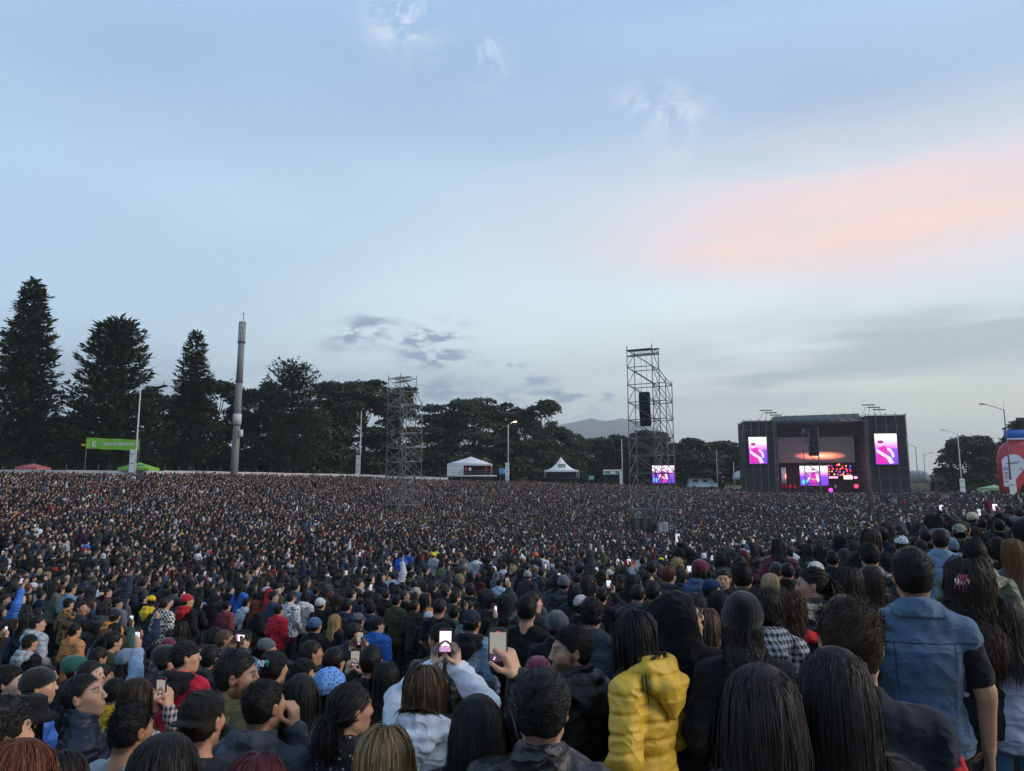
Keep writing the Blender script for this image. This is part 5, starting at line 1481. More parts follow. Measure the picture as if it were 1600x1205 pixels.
# ---------------------------------------------------------------- tents, signs, arch
def gable_tent(label, px, y0, eave, apex, half, d, mat, depth=6.0, floor=None, name='event_tent', left_wall=True, curve=0.0, legs=True, rz=0.0, cat='tent', apx=None):
    """pyramid or peaked roof on legs; pixel rows for ground, eave and apex"""
    c = at(px, y0, d); t = thing(name, label, cat, c, rz, None)
    k = d / FPX; w = half * k; he = (y0 - eave) * k; ha = (y0 - apex) * k; ax = 0 if apx is None else (apx - px) * k
    rings = []
    for f in np.linspace(0, 1, 7):
        s = 1 - f; zz = he + (ha - he) * (f if not curve else f ** (1 + curve))
        s2 = s if not curve else s
        a = [(-1, -1), (0, -1), (1, -1), (1, 0), (1, 1), (0, 1), (-1, 1), (-1, 0)]
        rings.append(np.array([(ax * f + x * w * max(s2, 0.01), depth / 2 + y * depth / 2 * max(s2, 0.01), zz) for x, y in a]))
    v, q = loft(rings)
    rf = solid('roof', (v, q), mat, t)
    a = rings[0]
    for i in range(8):
        p, r = a[i], a[(i + 1) % 8]
        vv = np.array([p, r, r - (0, 0, 0.35 + 0.02), p - (0, 0, 0.35 + .02)]); 
    block('valance', (0, -0.03, he - 0.18), (2 * w, 0.05, 0.40), mat, t); block('valance', (-w - .03, depth / 2, he - 0.18), (0.05, depth, 0.40), mat, t); block('valance', (w + .03, depth / 2, he - 0.18), (0.05, depth, 0.40), mat, t)
    if legs:
        for x in (-w, w):
            for y in (0.05, depth - 0.05): rod('leg', (x, y, -0.5), (x, y, he), 0.06, M_POST, t)
    if left_wall:
        block('side_wall', (-w + 0.04, depth / 2, he / 2), (0.05, depth, he), mat, t); block('front_wall', (-w * 0.62, 0.06, he / 2), (w * 0.74, 0.05, he), mat, t)
        block('back_wall', (0, depth - 0.1, he / 2), (2 * w, 0.05, he), M_BLACK, t)
    return t, w, he, ha, k
t, w, he, ha, k = gable_tent('white gabled tent on a railed platform below the wide layered tree', 733, 742, 725, 713, 34, 164, M_WHITE, apx=735)
block('platform', (0.6, 1.5, -0.35), (2 * w + 1.2, 5.5, 0.5), M_POST, t)
for z in (0.45, 0.95): rod('rail', (-w, -0.95, z), (w + 1.3, -0.95, z), 0.03, M_STEEL, t)
for i in range(9): rod('baluster', (-w + i * (2 * w + 1.3) / 8, -0.95, -.1), (-w + i * (2 * w + 1.3) / 8, -0.95, 0.95), 0.03, M_STEEL, t)
t, w, he, ha, k = gable_tent('peaked white tent with a dark green sign on its roof', 878, 746, 735, 714, 26, 171, M_WHITE, left_wall=False, curve=0.9)
sg = block('roof_sign', (0, 0.4, he + 1.05), (1.7, 0.06, 0.8), M_GREENSIGN, t)
for z in (-.12, .12): block('sign_text_mark', (0, .355, he + 1.05 + z), (1.2, 0.02, 0.12), M_LETTER, t)
block('platform', (0, 3, -0.25), (2 * w + 1, 7, 0.4), M_BLACKM, t); block('back_wall', (0, 5.9, he / 2), (2 * w, 0.05, he), M_BLACK, t)
for z in (0.4, 0.85): rod('rail', (-w, -0.3, z), (w, -0.3, z), 0.03, M_STEEL, t)
t, w, he, ha, k = gable_tent('lime green peaked canopy beside the pale lamp post', 208, 740, 731, 722, 24, 104.5, M_LIME2, depth=3.0, left_wall=False)
for x in (-.9, .9): o = block('roof_print', (x * 0.9, 0.55, he + 0.32), (0.9, 0.05, 0.28), M_TEAL, t, 0, math.radians(-52))
gable_tent('faded red canopy roof under the tallest cypress', 40, 742, 730, 724, 17, 104, M_REDC, depth=3.0, left_wall=False)
t, w, he, ha, k = gable_tent('pale green flat canopy low in front of the lone feathery tree', 1563, 772, 763, 758, 17, 120, material('pale green canvas', (0.30, 0.45, 0.24), rough=0.8), depth=3.0, left_wall=False)
# marquee beside the stage (barrel roof)
c = at(1437, 770, 178); t = thing('marquee', 'white barrel-roofed marquee with cream lower walls beside the stage', 'tent', c, math.radians(-8)); k = 178 / FPX
prof = [(-17, 0), (-17, 26), (-15, 31), (-8, 34), (2, 34.5), (10, 33), (15, 29), (18, 20), (19, 0)]
solid('roof', loft([np.array([(x * k, y, max(z, 15) * k) for x, z in prof] + [(0, y, 15 * k)]) for y in (0, 5, 10)]), M_WHITE, t)
solid('lower_wall', loft([np.array([(x * k, y, min(z, 15) * k - (0.1 if z > 15 else 0)) for x, z in prof if z < 27] ) for y in (0.05, 9.9)]), material('cream canvas', (0.62, 0.52, 0.38), rough=0.8, vary=0.1), t)
for i in range(5): rod('frame_post', ((-16 + i * 8.5) * k, -0.08, 0), ((-16 + i * 8.5) * k, -0.08, (29 if i in (0, 4) else 33) * k * (0.65 if i == 4 else 0.98)), 0.07, M_POST, t)
# arched tent end beside the stage
c = at(1166, 749, 176); k = 176 / FPX; t = thing('dome_tent', 'pale blue-white rounded tent end showing behind the dark stage wing', 'tent', c)
solid('shell', loft([np.array([(-11 * k * math.cos(a) * s, y, 15 * k * math.sin(a) * s) for a in np.linspace(0, math.pi, 12)]) for y, s in ((0, 1), (3, 1), (6, 0.9))]), M_WHITE, t, True)
# emergency exit banner
d = 103.5; k = d / FPX; c = at(173, 737, d)
t = thing('exit_banner', 'lime green banner reading SALIDA DE EMERGENCIA on two dark posts', 'banner', c, math.radians(2))
w = 81 * k; zb, zt = (737 - 703) * k, (737 - 686) * k
zz = np.linspace(zb, zt, 5); xs = np.linspace(-w / 2, w / 2, 15)
bv = np.array([(x, 0.05 * math.sin(x * 3.1 + z) - 0.03, z - 0.04 * x + .03 * math.sin(x * 2)) for z in zz for x in xs]); nx = 15
bq = np.array([[r * nx + c0, r * nx + c0 + 1, (r + 1) * nx + c0 + 1, (r + 1) * nx + c0] for r in range(4) for c0 in range(14)])
solid('cloth', merge((bv, bq), (bv + (0, 0.03, 0), bq[:, ::-1])), M_GREEN, t, True)
for x in (-w / 2, w / 2): rod('post', (x, 0.08, -1.0), (x, 0.08, zt + 0.15), 0.06, M_DARKPOST, t)
zc = (zb + zt) / 2
lettering('SALIDA DE EMERGENCIA', 0.50, (0.85, -0.10, zc - 0.02), M_LETTER, t, squeeze=0.74, bold=0.010)
block('door_mark', (-w / 2 + 1.15, -0.09, zc), (0.42, 0.02, 0.85), M_LETTER, t); block('door_mark', (-w / 2 + 1.12, -0.105, zc), (0.30, 0.02, 0.72), M_GREEN, t)
for pts in ([(-.16, 0, .12), (0, 0, .16), (.08, 0, -.05), (.2, 0, -.38), (.1, 0, -.38), (0, 0, -.12), (-.14, 0, -.34), (-.24, 0, -.30), (-.08, 0, 0)], ring(-.02, .28, .08, .08, 10)):
    o = sheet('running_figure', pts, M_LETTER, t, 0.015); o.location = (-w / 2 + 0.98, -0.13, zc)
o = block('yellow_ribbon', (-w / 2 - 0.35, 0, zc - 0.1), (0.55, 0.04, 0.22), material('yellow cloth', (0.75, 0.50, 0.04), rough=0.7), t, 0.3)
# small signs
def board(label, px, y0, y1, half, d, mat, posts=True, text=None, name='sign_board'):
    k = d / FPX; c = at(px, y1, d); t = thing(name, label, 'sign', c); w, h = 2 * half * k, (y1 - y0) * k
    block('panel', (0, 0, h / 2), (w, 0.08, h), mat, t)
    for x in (-w * .4, w * .4): rod('post', (x, 0.1, -2.5), (x, 0.1, h * 0.9), 0.05, M_STEEL, t)
    return t, w, h
t, w, h = board('light blue sign with a white figure beside the lit street lamp', 788, 732, 741, 8, 167.5, M_BLUESIGN)
o = sheet('figure_mark', [(-.12, 0, .2), (.12, 0, .2), (.1, 0, .75), (0, 0, .95), (-.1, 0, .75)], M_LETTER, t, 0.02); o.location = (0, -0.07, 0)
t, w, h = board('small green sign right of the peaked tent', 924, 743, 750, 4.7, 172, M_GREENSIGN)
for z in (.35, .65): block('text_mark', (0, -.05, h * z), (w * .7, 0.02, 0.12), M_LETTER, t)
t, w, h = board('pale framed banner with a green stripe left of the large scaffold tower', 957, 734, 741.5, 14, 172, M_WHITE)
block('stripe', (0.1, -0.05, h * 0.45), (w * 0.92, 0.03, h * 0.6), material('moss green print', (0.16, 0.24, 0.12), rough=0.7), t); block('text_mark', (0.1, -0.075, h * 0.42), (w * 0.28, 0.02, h * 0.35), M_LETTER, t)
# inflatable arch at the edge of the field
d = 112.0; k = d / FPX; c = at(1567, 770, d)
t = thing('inflatable_arch', 'red, white and blue inflatable arch with lettering, cut off by the picture edge', 'inflatable arch', c, math.radians(-4))
M_INFR = material('red inflatable', (0.50, 0.035, 0.055), rough=0.45, vary=0.06, vscale=0.8); M_INFB = material('blue inflatable', (0.02, 0.12, 0.50), rough=0.45); M_INFW = material('white inflatable', (0.74, 0.73, 0.80), rough=0.45)
def puffy(name, pts, mat, thick, off=0.0, bulge=0.25):
    """cushion: outline loft, bulging to the front"""
    P = np.array([(x, z) for x, z in pts], float) * k; cc = P.mean(0)
    R = [np.array([(cc[0] + (x - cc[0]) * s, y + off, cc[1] + (z - cc[1]) * s) for x, z in P]) for y, s in ((0, 0.80), (-bulge * .6, .55), (-bulge, 0.2))][::-1] + [np.array([(x, y + off, z) for x, z in P]) for y in (bulge * .8, thick)]
    return solid(name, loft(R), mat, t, True)
puffy('red_leg', [(0, 0), (0, 52), (2, 62), (6, 70), (12, 76), (20, 80), (60, 82), (60, 30), (30, 12), (26, 0)], M_INFR, 0.9)
puffy('blue_top', [(16, 84), (16, 97), (60, 98), (60, 83)], M_INFB, 0.9, 0.2)
o = solid('white_band', tube([(14 * k, -.2, 82.4 * k), (60 * k, -.2, 82.8 * k)], 0.16, 8), M_INFW, t, True)
WP = [(0.5, 10), (0.5, 50), (4, 54), (10, 57.5), (18, 59), (27, 57), (34, 50), (35, 42), (30, 34), (20, 22), (12, 13), (6, 9)]
o = sheet('white_panel', [(x * k, 0, z * k) for x, z in WP], M_INFW, t, 0.05); o.location = (0, -0.42, 0)
lettering('Elec', 0.75, (6.2 * k, -0.45, 37 * k), M_INK, t, shear=0.25, squeeze=0.8); lettering('it', 0.75, (27 * k, -0.45, 37 * k), M_INK, t, shear=0.25, squeeze=0.8)
u = np.linspace(0, 1, 24); solid('script_mark', tube(np.stack([(7 + 19 * u) * k, 0 * u - .45, (44 + 3 * u + 1.3 * np.sin(u * 22)) * k], 1), 0.05, 4), M_INK, t)
for z, m in ((31, M_INFR), (28, M_INFR), (25, M_INFR), (22, M_INFR), (17, M_INK)): block('text_mark', (6 * k, -0.45, z * k), (8 * k, 0.02, 0.10), m, t)
# parked vans far off
def van(label, px, y0, d, col, L=4.6, H=1.9, rz=0.0):
    c = at(px, y0, d); t = thing('parked_van', label, 'van', c, rz, 'vehicles parked beyond the crowd')
    P = [(-L / 2, .35), (-L / 2, H * .75), (-L / 2 + .25, H), (L / 2 - 1.4, H), (L / 2 - .7, H * .62), (L / 2, H * .55), (L / 2, .35)]
    solid('body', loft([np.array([(x, y, z) for x, z in P] + [(0, y, .32)]) for y in (-.85, -.9, .9, .85)]), material('van paint ' + label[:8], col, rough=0.3, coat=0.5), t)
    for x in (-L * .25, L * .08): block('window', (x, -.92, H * .78), (1.1, 0.04, H * .26), M_BLACKPL, t)
    for x in (-L * .3, L * .3): solid('wheel', tube([(x, -.92, .33), (x, -.7, .33)], .33, 14), M_SHOE, t, True)
    return t
van('pale van parked between the large scaffold tower and the stage', 1097, 763.5, 178, (0.6, 0.62, 0.64), 7.0, 2.4)
van('yellow and pale vehicle parked close to the dark stage wing', 1149, 766.5, 176, (0.62, 0.62, 0.30), 4.4, 2.0)
van('pale van half hidden by the crowd right of the white marquee', 1478, 770, 175, (0.55, 0.57, 0.58), 6.0, 2.6)

# ---------------------------------------------------------------- the crowd
STAGE_XY = (SG.x, SG.y)
BLK, DKB, BRN, LBR, BLO, REDH, BURG = (0.010, 0.009, 0.009), (0.017, 0.012, 0.009), (0.036, 0.020, 0.012), (0.10, 0.058, 0.030), (0.40, 0.28, 0.14), (0.11, 0.030, 0.013), (0.075, 0.010, 0.016)
SK1, SK2, SK3 = (0.56, 0.325, 0.215), (0.46, 0.25, 0.155), (0.64, 0.41, 0.30)
BLACK, NAVY, CHAR, GREY, LGREY, WHITE = (0.012, 0.012, 0.014), (0.014, 0.020, 0.045), (0.035, 0.037, 0.042), (0.11, 0.115, 0.13), (0.36, 0.38, 0.42), (0.62, 0.64, 0.68)
OLIVE, GREEN, RED, MAROON, YELLOW, BLUE, DENIM, LDENIM, ORANGE, BEIGE, PURPLE, TEAL = (0.055, 0.060, 0.032), (0.05, 0.075, 0.045), (0.48, 0.022, 0.030), (0.10, 0.012, 0.028), (0.62, 0.37, 0.03), (0.03, 0.11, 0.48), (0.055, 0.105, 0.19), (0.24, 0.34, 0.47), (0.55, 0.22, 0.05), (0.45, 0.40, 0.32), (0.06, 0.025, 0.07), (0.03, 0.20, 0.20)
TROUSER = make_trousers('trousers'); TROUSER.materials.append(M_JEANS)
SHOE = make_shoe('shoe'); SHOE.materials.append(M_SHOE)
SPOTS = []                   # (x, y, radius) of everybody already placed
LAND = []                    # (px, py, short name) to describe others by
PEOPLE = [0]

def patch(src, centre, rad, name, mat, parent, color, lift=0.004, cond=None):
    """a piece of cloth or print that follows the surface of another garment, a little proud of it"""
    n = len(src.vertices); v = np.empty(n * 3, np.float32); src.vertices.foreach_get('co', v); v = v.reshape(-1, 3)
    q = np.empty(len(src.polygons) * 4, np.int32); src.polygons.foreach_get('vertices', q); q = q.reshape(-1, 4)
    N = normals_of(v, q)
    ok = ((((v - np.array(centre)) / np.array(rad)) ** 2).sum(1) < 1) if cond is None else cond(v, N)
    keep = ok[q].all(1)
    if not keep.any(): return None
    q = q[keep]; ids = np.unique(q); mp = np.full(n, -1); mp[ids] = np.arange(len(ids))
    top = v[ids] + N[ids] * lift; bot = v[ids] - N[ids] * 0.004
    qq = mp[q]; m = len(ids)
    e = np.concatenate([qq[:, (a, b)] for a, b in ((0, 1), (1, 2), (2, 3), (3, 0))])
    key = {}
    for a, b in e: key[(a, b)] = key.get((a, b), 0) + 1
    rim = [(a, b, b + m, a + m) for a, b in e if (b, a) not in key]
    Q = np.concatenate([qq, np.array(rim)[:, ::-1]])
    return add(name, mesh_np(name, np.concatenate([top, bot]), Q, np.ones((2 * m, 3))), parent, color=color, mats=mat)

def place(px, top, d, H):
    """spot on the ground so that a person of about height H has the crown at that pixel"""
    best = None
    for f in np.linspace(0.86, 1.18, 33):
        p = at(px, top, d * f); h = p.z - ground(p.x, p.y)
        c = abs(h - H) + 1.6 * abs(f - 1)
        if best is None or c < best[0]: best = (c, p, h)
    _, p, h = best
    return Vector((p.x, p.y, ground(p.x, p.y))), min(max(h, 1.48), 1.92)

def legs(o, col):
    add('trousers', TROUSER, o, color=col)
    for s in (-1, 1): add('shoe', SHOE, o, loc=(0.108 * s, 0, 0), rot=(0, 0, -0.12 * s))

def phone(label, p, rz, lit=True, size=1.0, land=False, tilt=0.0, mode=0):
    t = thing('phone', label, 'phone', p, rz, 'phones held up in the crowd')
    t.rotation_euler = (tilt, math.pi / 2 if land else 0, rz)
    w, h = 0.077 * size, 0.160 * size
    a = np.linspace(0, 2 * math.pi, 24, endpoint=False)
    ou = np.stack([np.sign(np.cos(a)) * np.abs(np.cos(a)) ** 0.35 * w / 2, np.sign(np.sin(a)) * np.abs(np.sin(a)) ** 0.35 * h / 2], 1)
    solid('case', loft([np.stack([ou[:, 0] * s, 0 * a + y, ou[:, 1] * s], 1) for y, s in ((-0.004, 0.97), (-0.003, 1.0), (0.004, 1.0), (0.005, 0.97))]), M_BLACKPL, t)
    sw_, sh = w * 0.88, h * 0.82
    if lit:
        sc = block('screen', (0, -0.0046, 0.002), (sw_, 0.001, sh), material('phone screen dark', (0.02, 0.018, 0.02), rough=0.15), t)
        m1 = (material('phone sky white', (0, 0, 0), emit=(0.95, 0.93, 0.95), estr=1.0), material('phone sky grey', (0, 0, 0), emit=(0.22, 0.21, 0.19), estr=1.0), material('phone sky blue', (0, 0, 0), emit=(0.55, 0.62, 0.72), estr=1.0))[mode]
        block('picture_sky', (0, -0.0055, sh * 0.16), (sw_ * 0.96, 0.001, sh * 0.60), m1, t)
        m2 = (material('phone crowd pink', (0, 0, 0), emit=(0.42, 0.22, 0.42), estr=1.0), material('phone crowd dark', (0, 0, 0), emit=(0.05, 0.035, 0.05), estr=1.0))[0 if mode == 0 else 1]
        block('picture_crowd', (0, -0.0055, -sh * 0.26), (sw_ * 0.96, 0.001, sh * 0.22), m2, t)
        r = random.Random(int(p[0] * 999))
        for k in range(5): block('picture_light', (sw_ * r.uniform(-.35, .35), -0.0062, -sh * r.uniform(.17, .34)), (sw_ * 0.10, 0.0008, sh * 0.03), M_PALEP, t)
        block('record_button', (0, -0.0062, sh * 0.475), (sw_ * 0.22, 0.0008, sh * 0.03), material('record red', (0, 0, 0), emit=(0.7, 0.05, 0.05), estr=1.0), t)
    else:
        block('camera_bump', (w * 0.25, 0.006, h * 0.36), (w * 0.35, 0.003, h * 0.2), M_BLACKM, t)
    return t

DK = lambda d: float(np.interp(d, (1.5, 1.7, 1.94, 2.0, 2.06, 2.3, 2.6), (1.16, 1.16, 1.22, 1.08, 1.27, 1.22, 1.33)))   # first guesses of distance, corrected
# ---- people close to the camera, each built for itself
def fg(px, top, d, label, short=None, yaw=20, H=1.68, fem=False, hd=(0, 0, 0), fwd=0.0, skin=SK1, hair=('short', BLK), coat=('plain', BLACK), arms=('pocket', 'pocket'), beard=0.0, leg=CHAR, reach=None, seed=None, sw=None, curl=(0.9, 0.9), hands=None):
    seed = seed if seed is not None else int(px * 7 + top)
    d = d * DK(d)
    loc, h = place(px, top, d, H)
    sc = h / 1.72; sw = sw or (0.90 if fem else 1.0)
    rz = -math.radians(yaw)
    # the crown, not the feet, stands at the pixel: shift for a head that leans
    hf = head_frame(*hd, fwd=fwd); R, c = hf
    crown = c + R @ np.array((0, -0.012, 0.118))
    off = Matrix.Rotation(rz, 3, 'Z') @ Vector((crown[0] * sc, crown[1] * sc, 0))
    loc = Vector((loc.x - off.x, loc.y - off.y, 0)); loc.z = ground(loc.x, loc.y)
    sc = min(max((at(px, top, loc.y + off.y).z - loc.z) / crown[2], 0.84), 1.14)
    arms = list(arms)
    inv = Matrix.Rotation(-rz, 3, 'Z')
    for side, (wp, f, n, dr, ou) in (reach or {}).items():
        l = inv @ (Vector(wp) - loc) / sc
        arms[0 if side > 0 else 1] = reach_arm(side, sw, l, np.array(inv @ Vector(f)), np.array(inv @ Vector(n)), dr, ou)
    st, hc = hair[0], hair[1]; ho = dict(hair[2]) if len(hair) > 2 else {}
    body = make_body('person', hf, arms, sw, 0.0088 if d < 4.6 else 0.0130, curl, fem, beard if (beard or fem) else 0.28, ho.pop('fade', 0.0), ho.pop('shaved', 0.0))
    PEOPLE[0] += 1
    o = add('person', body, loc=loc, rot=(0, 0, rz), scale=sc, color=skin, mats=M_SKIN, label=label, category='person', group='people watching the concert')
    legs(o, leg)
    # clothes
    ct, cc = coat[0], coat[1]; co = dict(coat[2]) if len(coat) > 2 else {}
    mat = co.pop('mat', {'leather': M_LEATHER, 'nylon': M_NYLON, 'puffer': M_NYLON, 'denim': M_DENIM}.get(ct, M_CLOTH))
    base = dict(t=0.013, seed=seed, sw=sw, arms=arms, hf=hf, step=0.0160 if d < 4.2 else 0.021)
    if ct == 'puffer': base.update(t=0.021, puffer=0.010, wrinkle=0.004, collar=1.525, step=0.0095)
    if ct == 'nylon': base.update(t=0.018, wrinkle=0.012, collar=1.525)
    if ct == 'leather': base.update(t=0.017, wrinkle=0.010, collar=1.51)
    if ct == 'hoodie': base.update(t=0.019, wrinkle=0.010, collar=1.50)
    if ct == 'coat': base.update(t=0.030, wrinkle=0.010, collar=1.51, hem=0.55, bulk=0.02)
    if ct == 'tee': base.update(t=0.010, wrinkle=0.008, collar=None, sleeve='short')
    if ct == 'vest': base.update(t=0.017, wrinkle=0.009, collar=1.50, sleeve='none', step=0.012); mat = M_DENIM
    hood = co.pop('hood', None); cloth_t = base['t']; pats = co.pop('patches', ()); under = co.pop('under', None); sl = co.pop('straps', None)
    base.update(co)
    if under: add('tee', make_jacket('tee', arms=arms, sw=sw, t=-0.006, sleeve='short', collar=None, hf=hf, seed=seed + 1, step=0.016, wrinkle=0.0, hem=0.88), o, color=under, mats=M_CLOTH)
    jm = make_jacket('jacket', **base)
    jk = add({'tee': 'tee', 'vest': 'vest', 'hoodie': 'hoodie', 'coat': 'coat'}.get(ct, 'jacket'), jm, o, color=cc, mats=mat)
    if hood == 'down': add('hood', make_hood('hood', sw, cloth_t, 0.98, seed=seed), o, color=co.get('hoodcol', cc), mats=mat)
    elif hood and hood[0] == 'down': add('hood', make_hood('hood', sw, cloth_t, 1.08, seed=seed), o, color=hood[1], mats=mat)
    elif hood == 'up': add('hood', make_hood_up('hood', hf, seed=seed), o, color=cc, mats=mat)
    for pc, pr, pcol, pm, pn in pats: patch(jm, pc, pr, pn, pm or mat, jk, pcol)
    if sl is not None:
        for s in (-1, 1): patch(jm, None, None, 'strap', M_NYLON, jk, sl, 0.008, lambda v, N, s=s: (np.abs(v[:, 0] - s * 0.105) < 0.022) & (v[:, 2] > 1.12) & (np.abs(v[:, 0]) < 0.17))
    # hair and hats
    A = lambda me, nm='hair', m=M_HAIR, c=hc: add(nm, me, o, color=c, mats=m)
    hat = ho.pop('hat', None)
    q = 0.8 if d < 4.2 else 0.38
    if st in ('short', 'fade', 'crop'):
        th = ho.pop('thick', {'short': (0.008, 0.015), 'fade': (0.006, 0.018), 'crop': (0.006, 0.008)}[st])
        A(make_shell('hair', hf, th, 0.0105, 0.003, high=ho.pop('high', 0.0), seed=seed), 'hair')
        ln = ho.pop('len', {'short': (0.010, 0.024), 'fade': (0.004, 0.024), 'crop': (0.004, 0.009)}[st])
        A(strand_mesh('hair_strands', hf, int(2600 * q), ln, 3, 0.0026, 'short', seed, lift=th[0] + 0.003, **ho), 'hair_strands')
        if st != 'crop': A(strand_mesh('hair_tuft', hf, int(1300 * q), (ln[0], ln[1] * 1.05), 3, 0.0024, 'short', seed + 1, lift=th[1] * 0.8, only_top=True, **ho), 'hair_strands')
    elif st in ('long', 'wavy', 'bob', 'tail'):
        ln = ho.pop('len', {'long': 0.50, 'wavy': 0.52, 'bob': 0.30, 'tail': 0.42}[st]); N = int(ho.pop('n', 1900) * q)
        kw = dict(lift=0.011, cloth=cloth_t + 0.014, sw=sw, width=0.0044 if d > 2.9 else 0.0024, seg=8)
        if d < 2.9: N = int(N * 1.7)
        if st in ('long', 'bob'): kw.update(curl=0.0016, freq=20)
        if st == 'wavy': kw.update(curl=0.011, freq=48, seg=12, lift=0.026)
        if st == 'tail': kw.update(tie=(0, -0.125, 0.045), style='tail')
        if hat: kw.update(under_hat=True)
        if hood and hood != 'up': kw.update(hood=True)
        kw.update(ho)
        A(make_shell('hair', hf, (0.004, 0.005), 0.012, 0.002, seed=seed), 'hair')
        sg_ = kw.pop('seg'); wd = kw.pop('width'); sty = kw.pop('style', 'long')
        A(strand_mesh('hair_strands', hf, N, ln, sg_, wd, sty, seed, **kw), 'hair_strands')
    elif st == 'curly':
        A(make_shell('hair', hf, (0.012, 0.022), 0.010, 0.008, seed=seed), 'hair')
        A(strand_mesh('hair_strands', hf, int(2200 * q), (0.035, 0.055), 7, 0.0036, 'short', seed, lift=0.008, curl=0.007, freq=150), 'hair_strands')
    if hat:
        k, hcol = hat[0], hat[1]
        if k == 'cap': A(make_cap('cap', hf), 'cap', M_CLOTH, hcol)
        elif k == 'capback': A(make_cap('cap', hf, back=True, flat=len(hat) > 2), 'cap', M_CLOTH, hcol)
        elif k == 'beanie': A(make_beanie('beanie', hf, slouch=hat[2] if len(hat) > 2 else 0.0), 'beanie', M_KNIT, hcol)
        elif k == 'bucket': A(make_brim_hat('bucket_hat', hf), 'bucket_hat', M_CLOTH, hcol)
        elif k == 'bandana':
            A(make_beanie('bandana', hf, rib=10), 'bandana', M_BANDANA, hcol)
    SPOTS.append((loc.x, loc.y, 0.34)); 
    if short: LAND.append((px, top, short))
    o['_hf'] = 0; del o['_hf']
    return o, hf, sc, jm

LONG = lambda c=DKB, **k: ('long', c, k)
# right-hand slope
fg(1187, 1038, 1.55, 'person with long straight dark brown hair, lowest and nearest at the bottom of the crowd', 'nearest long dark hair', yaw=8, H=1.62, fem=True, hair=LONG((0.020, 0.014, 0.012), len=0.62, n=2600), coat=('plain', BLACK), hd=(4, -4, 0))
fg(1302, 1013, 1.62, 'person with long loose black hair beside the brown-haired person in navy', 'long loose black hair', yaw=12, H=1.64, fem=True, hair=LONG((0.017, 0.013, 0.012), len=0.60, n=2600), coat=('plain', BLACK), hd=(-6, 0, 0))
o, hf, s, j = fg(1326, 946, 2.0, 'person with brushed-up brown hair in a navy jacket with red patches', 'brown-haired person in navy', yaw=12, H=1.72, hair=('fade', BRN, dict(thick=(0.006, 0.022), len=(0.006, 0.030), flow=(0.2, -0.2, 0.6), fade=0.7)), coat=('plain', (0.014, 0.018, 0.028), dict(wrinkle=0.008, patches=[((0.245, -0.03, 1.27), (0.07, 0.12, 0.075), RED, M_CLOTH, 'red_patch'), ((0.14, -0.15, 1.27), (0.03, 0.08, 0.09), RED, M_CLOTH, 'red_patch')])))
o, hf, s, j = fg(1424, 863, 2.75, 'person in a sleeveless blue denim vest over a black tee, seen from behind', 'denim vest', yaw=14, H=1.80, skin=SK2, hair=('fade', (0.011, 0.009, 0.008), dict(thick=(0.007, 0.020), len=(0.006, 0.022), flow=(0.3, 0.4, 0.4), fade=0.8)), coat=('vest', (0.021, 0.049, 0.100), dict(under=BLACK, hem=0.86)), arms=('hang', 'hang'), hd=(0, 2, 0), leg=BLACK)
patch(j, None, None, 'collar', M_DENIM, o, (0.036, 0.074, 0.135), 0.012, lambda v, N: (v[:, 2] > 1.432 - 0.10 * (v[:, 1] + 0.09)) & (np.abs(v[:, 0]) < 0.115))
patch(j, None, None, 'waistband', M_DENIM, o, (0.045, 0.09, 0.16), 0.005, lambda v, N: v[:, 2] < 0.905)
o, hf, s, j = fg(1512, 874, 3.15, 'person with very long wavy dark brown hair and a white clip with pink ribbons', 'white hair clip', yaw=20, H=1.66, fem=True, hair=('wavy', (0.022, 0.014, 0.010), dict(len=0.72, n=2900, lift=0.04, tint_tip=(1.7, 1.4, 1.2))), coat=('plain', BLACK))
R, c = hf
cl = add('hair_clip', mesh_np('hair_clip', *merge(boxm([((-0.06, -0.135, 0.0), (0.052, 0.016, 0.018)), ((-0.085, -0.137, 0.006), (0.018, 0.02, 0.032)), ((-0.035, -0.137, 0.006), (0.018, 0.02, 0.032))])), smooth=False), o, loc=tuple(c), mats=material('white enamel', (0.75, 0.74, 0.72), rough=0.3))
add('ribbon', mesh_np('ribbon', *merge(*[tube([(-0.07 + k * 0.012, -0.13 - 0.004 * k, 0.045), (-0.085 + k * 0.014, -0.145, 0.02), (-0.10 + k * 0.02, -0.142, -0.03 - 0.01 * k)], 0.005, 5) for k in range(4)])), o, loc=tuple(c), mats=material('pink ribbon', (0.42, 0.08, 0.13), rough=0.7))
fg(1233, 924, 3.8, 'person with wavy red-brown hair over a red collar', 'wavy red-brown hair', yaw=20, H=1.6, fem=True, hair=('wavy', (0.060, 0.022, 0.014), dict(len=0.36, lift=0.03, freq=70)), coat=('plain', BLACK, dict(patches=[((0, -0.05, 1.44), (0.2, 0.2, 0.07), RED, None, 'red_collar')])))
fg(1193, 920, 3.35, 'person with wavy black hair and a black and white plaid shirt', 'plaid shirt', yaw=16, H=1.62, fem=True, hair=('wavy', DKB, dict(len=0.44, lift=0.028)), coat=('plain', (0.5, 0.5, 0.52), dict(mat=M_PLAID, hood=('down', LGREY))))
fg(1158, 937, 2.75, 'person in a slouchy black ribbed beanie with long dark hair below it', 'slouchy black beanie', yaw=6, H=1.66, fem=True, hair=('wavy', (0.020, 0.015, 0.013), dict(len=0.46, hat=('beanie', (0.008, 0.008, 0.009), 0.10))), coat=('plain', BLACK))
o, hf, s, j = fg(1048, 931, 2.95, 'hooded person in a black coat looking up to the side with glasses', 'black hood', yaw=20, H=1.74, hd=(-72, 14, 0), skin=SK3, hair=('none', BLK), coat=('coat', (0.008, 0.008, 0.009), dict(hood='up')))
add('glasses', make_glasses('glasses', hf), o, mats=M_BLACKPL)
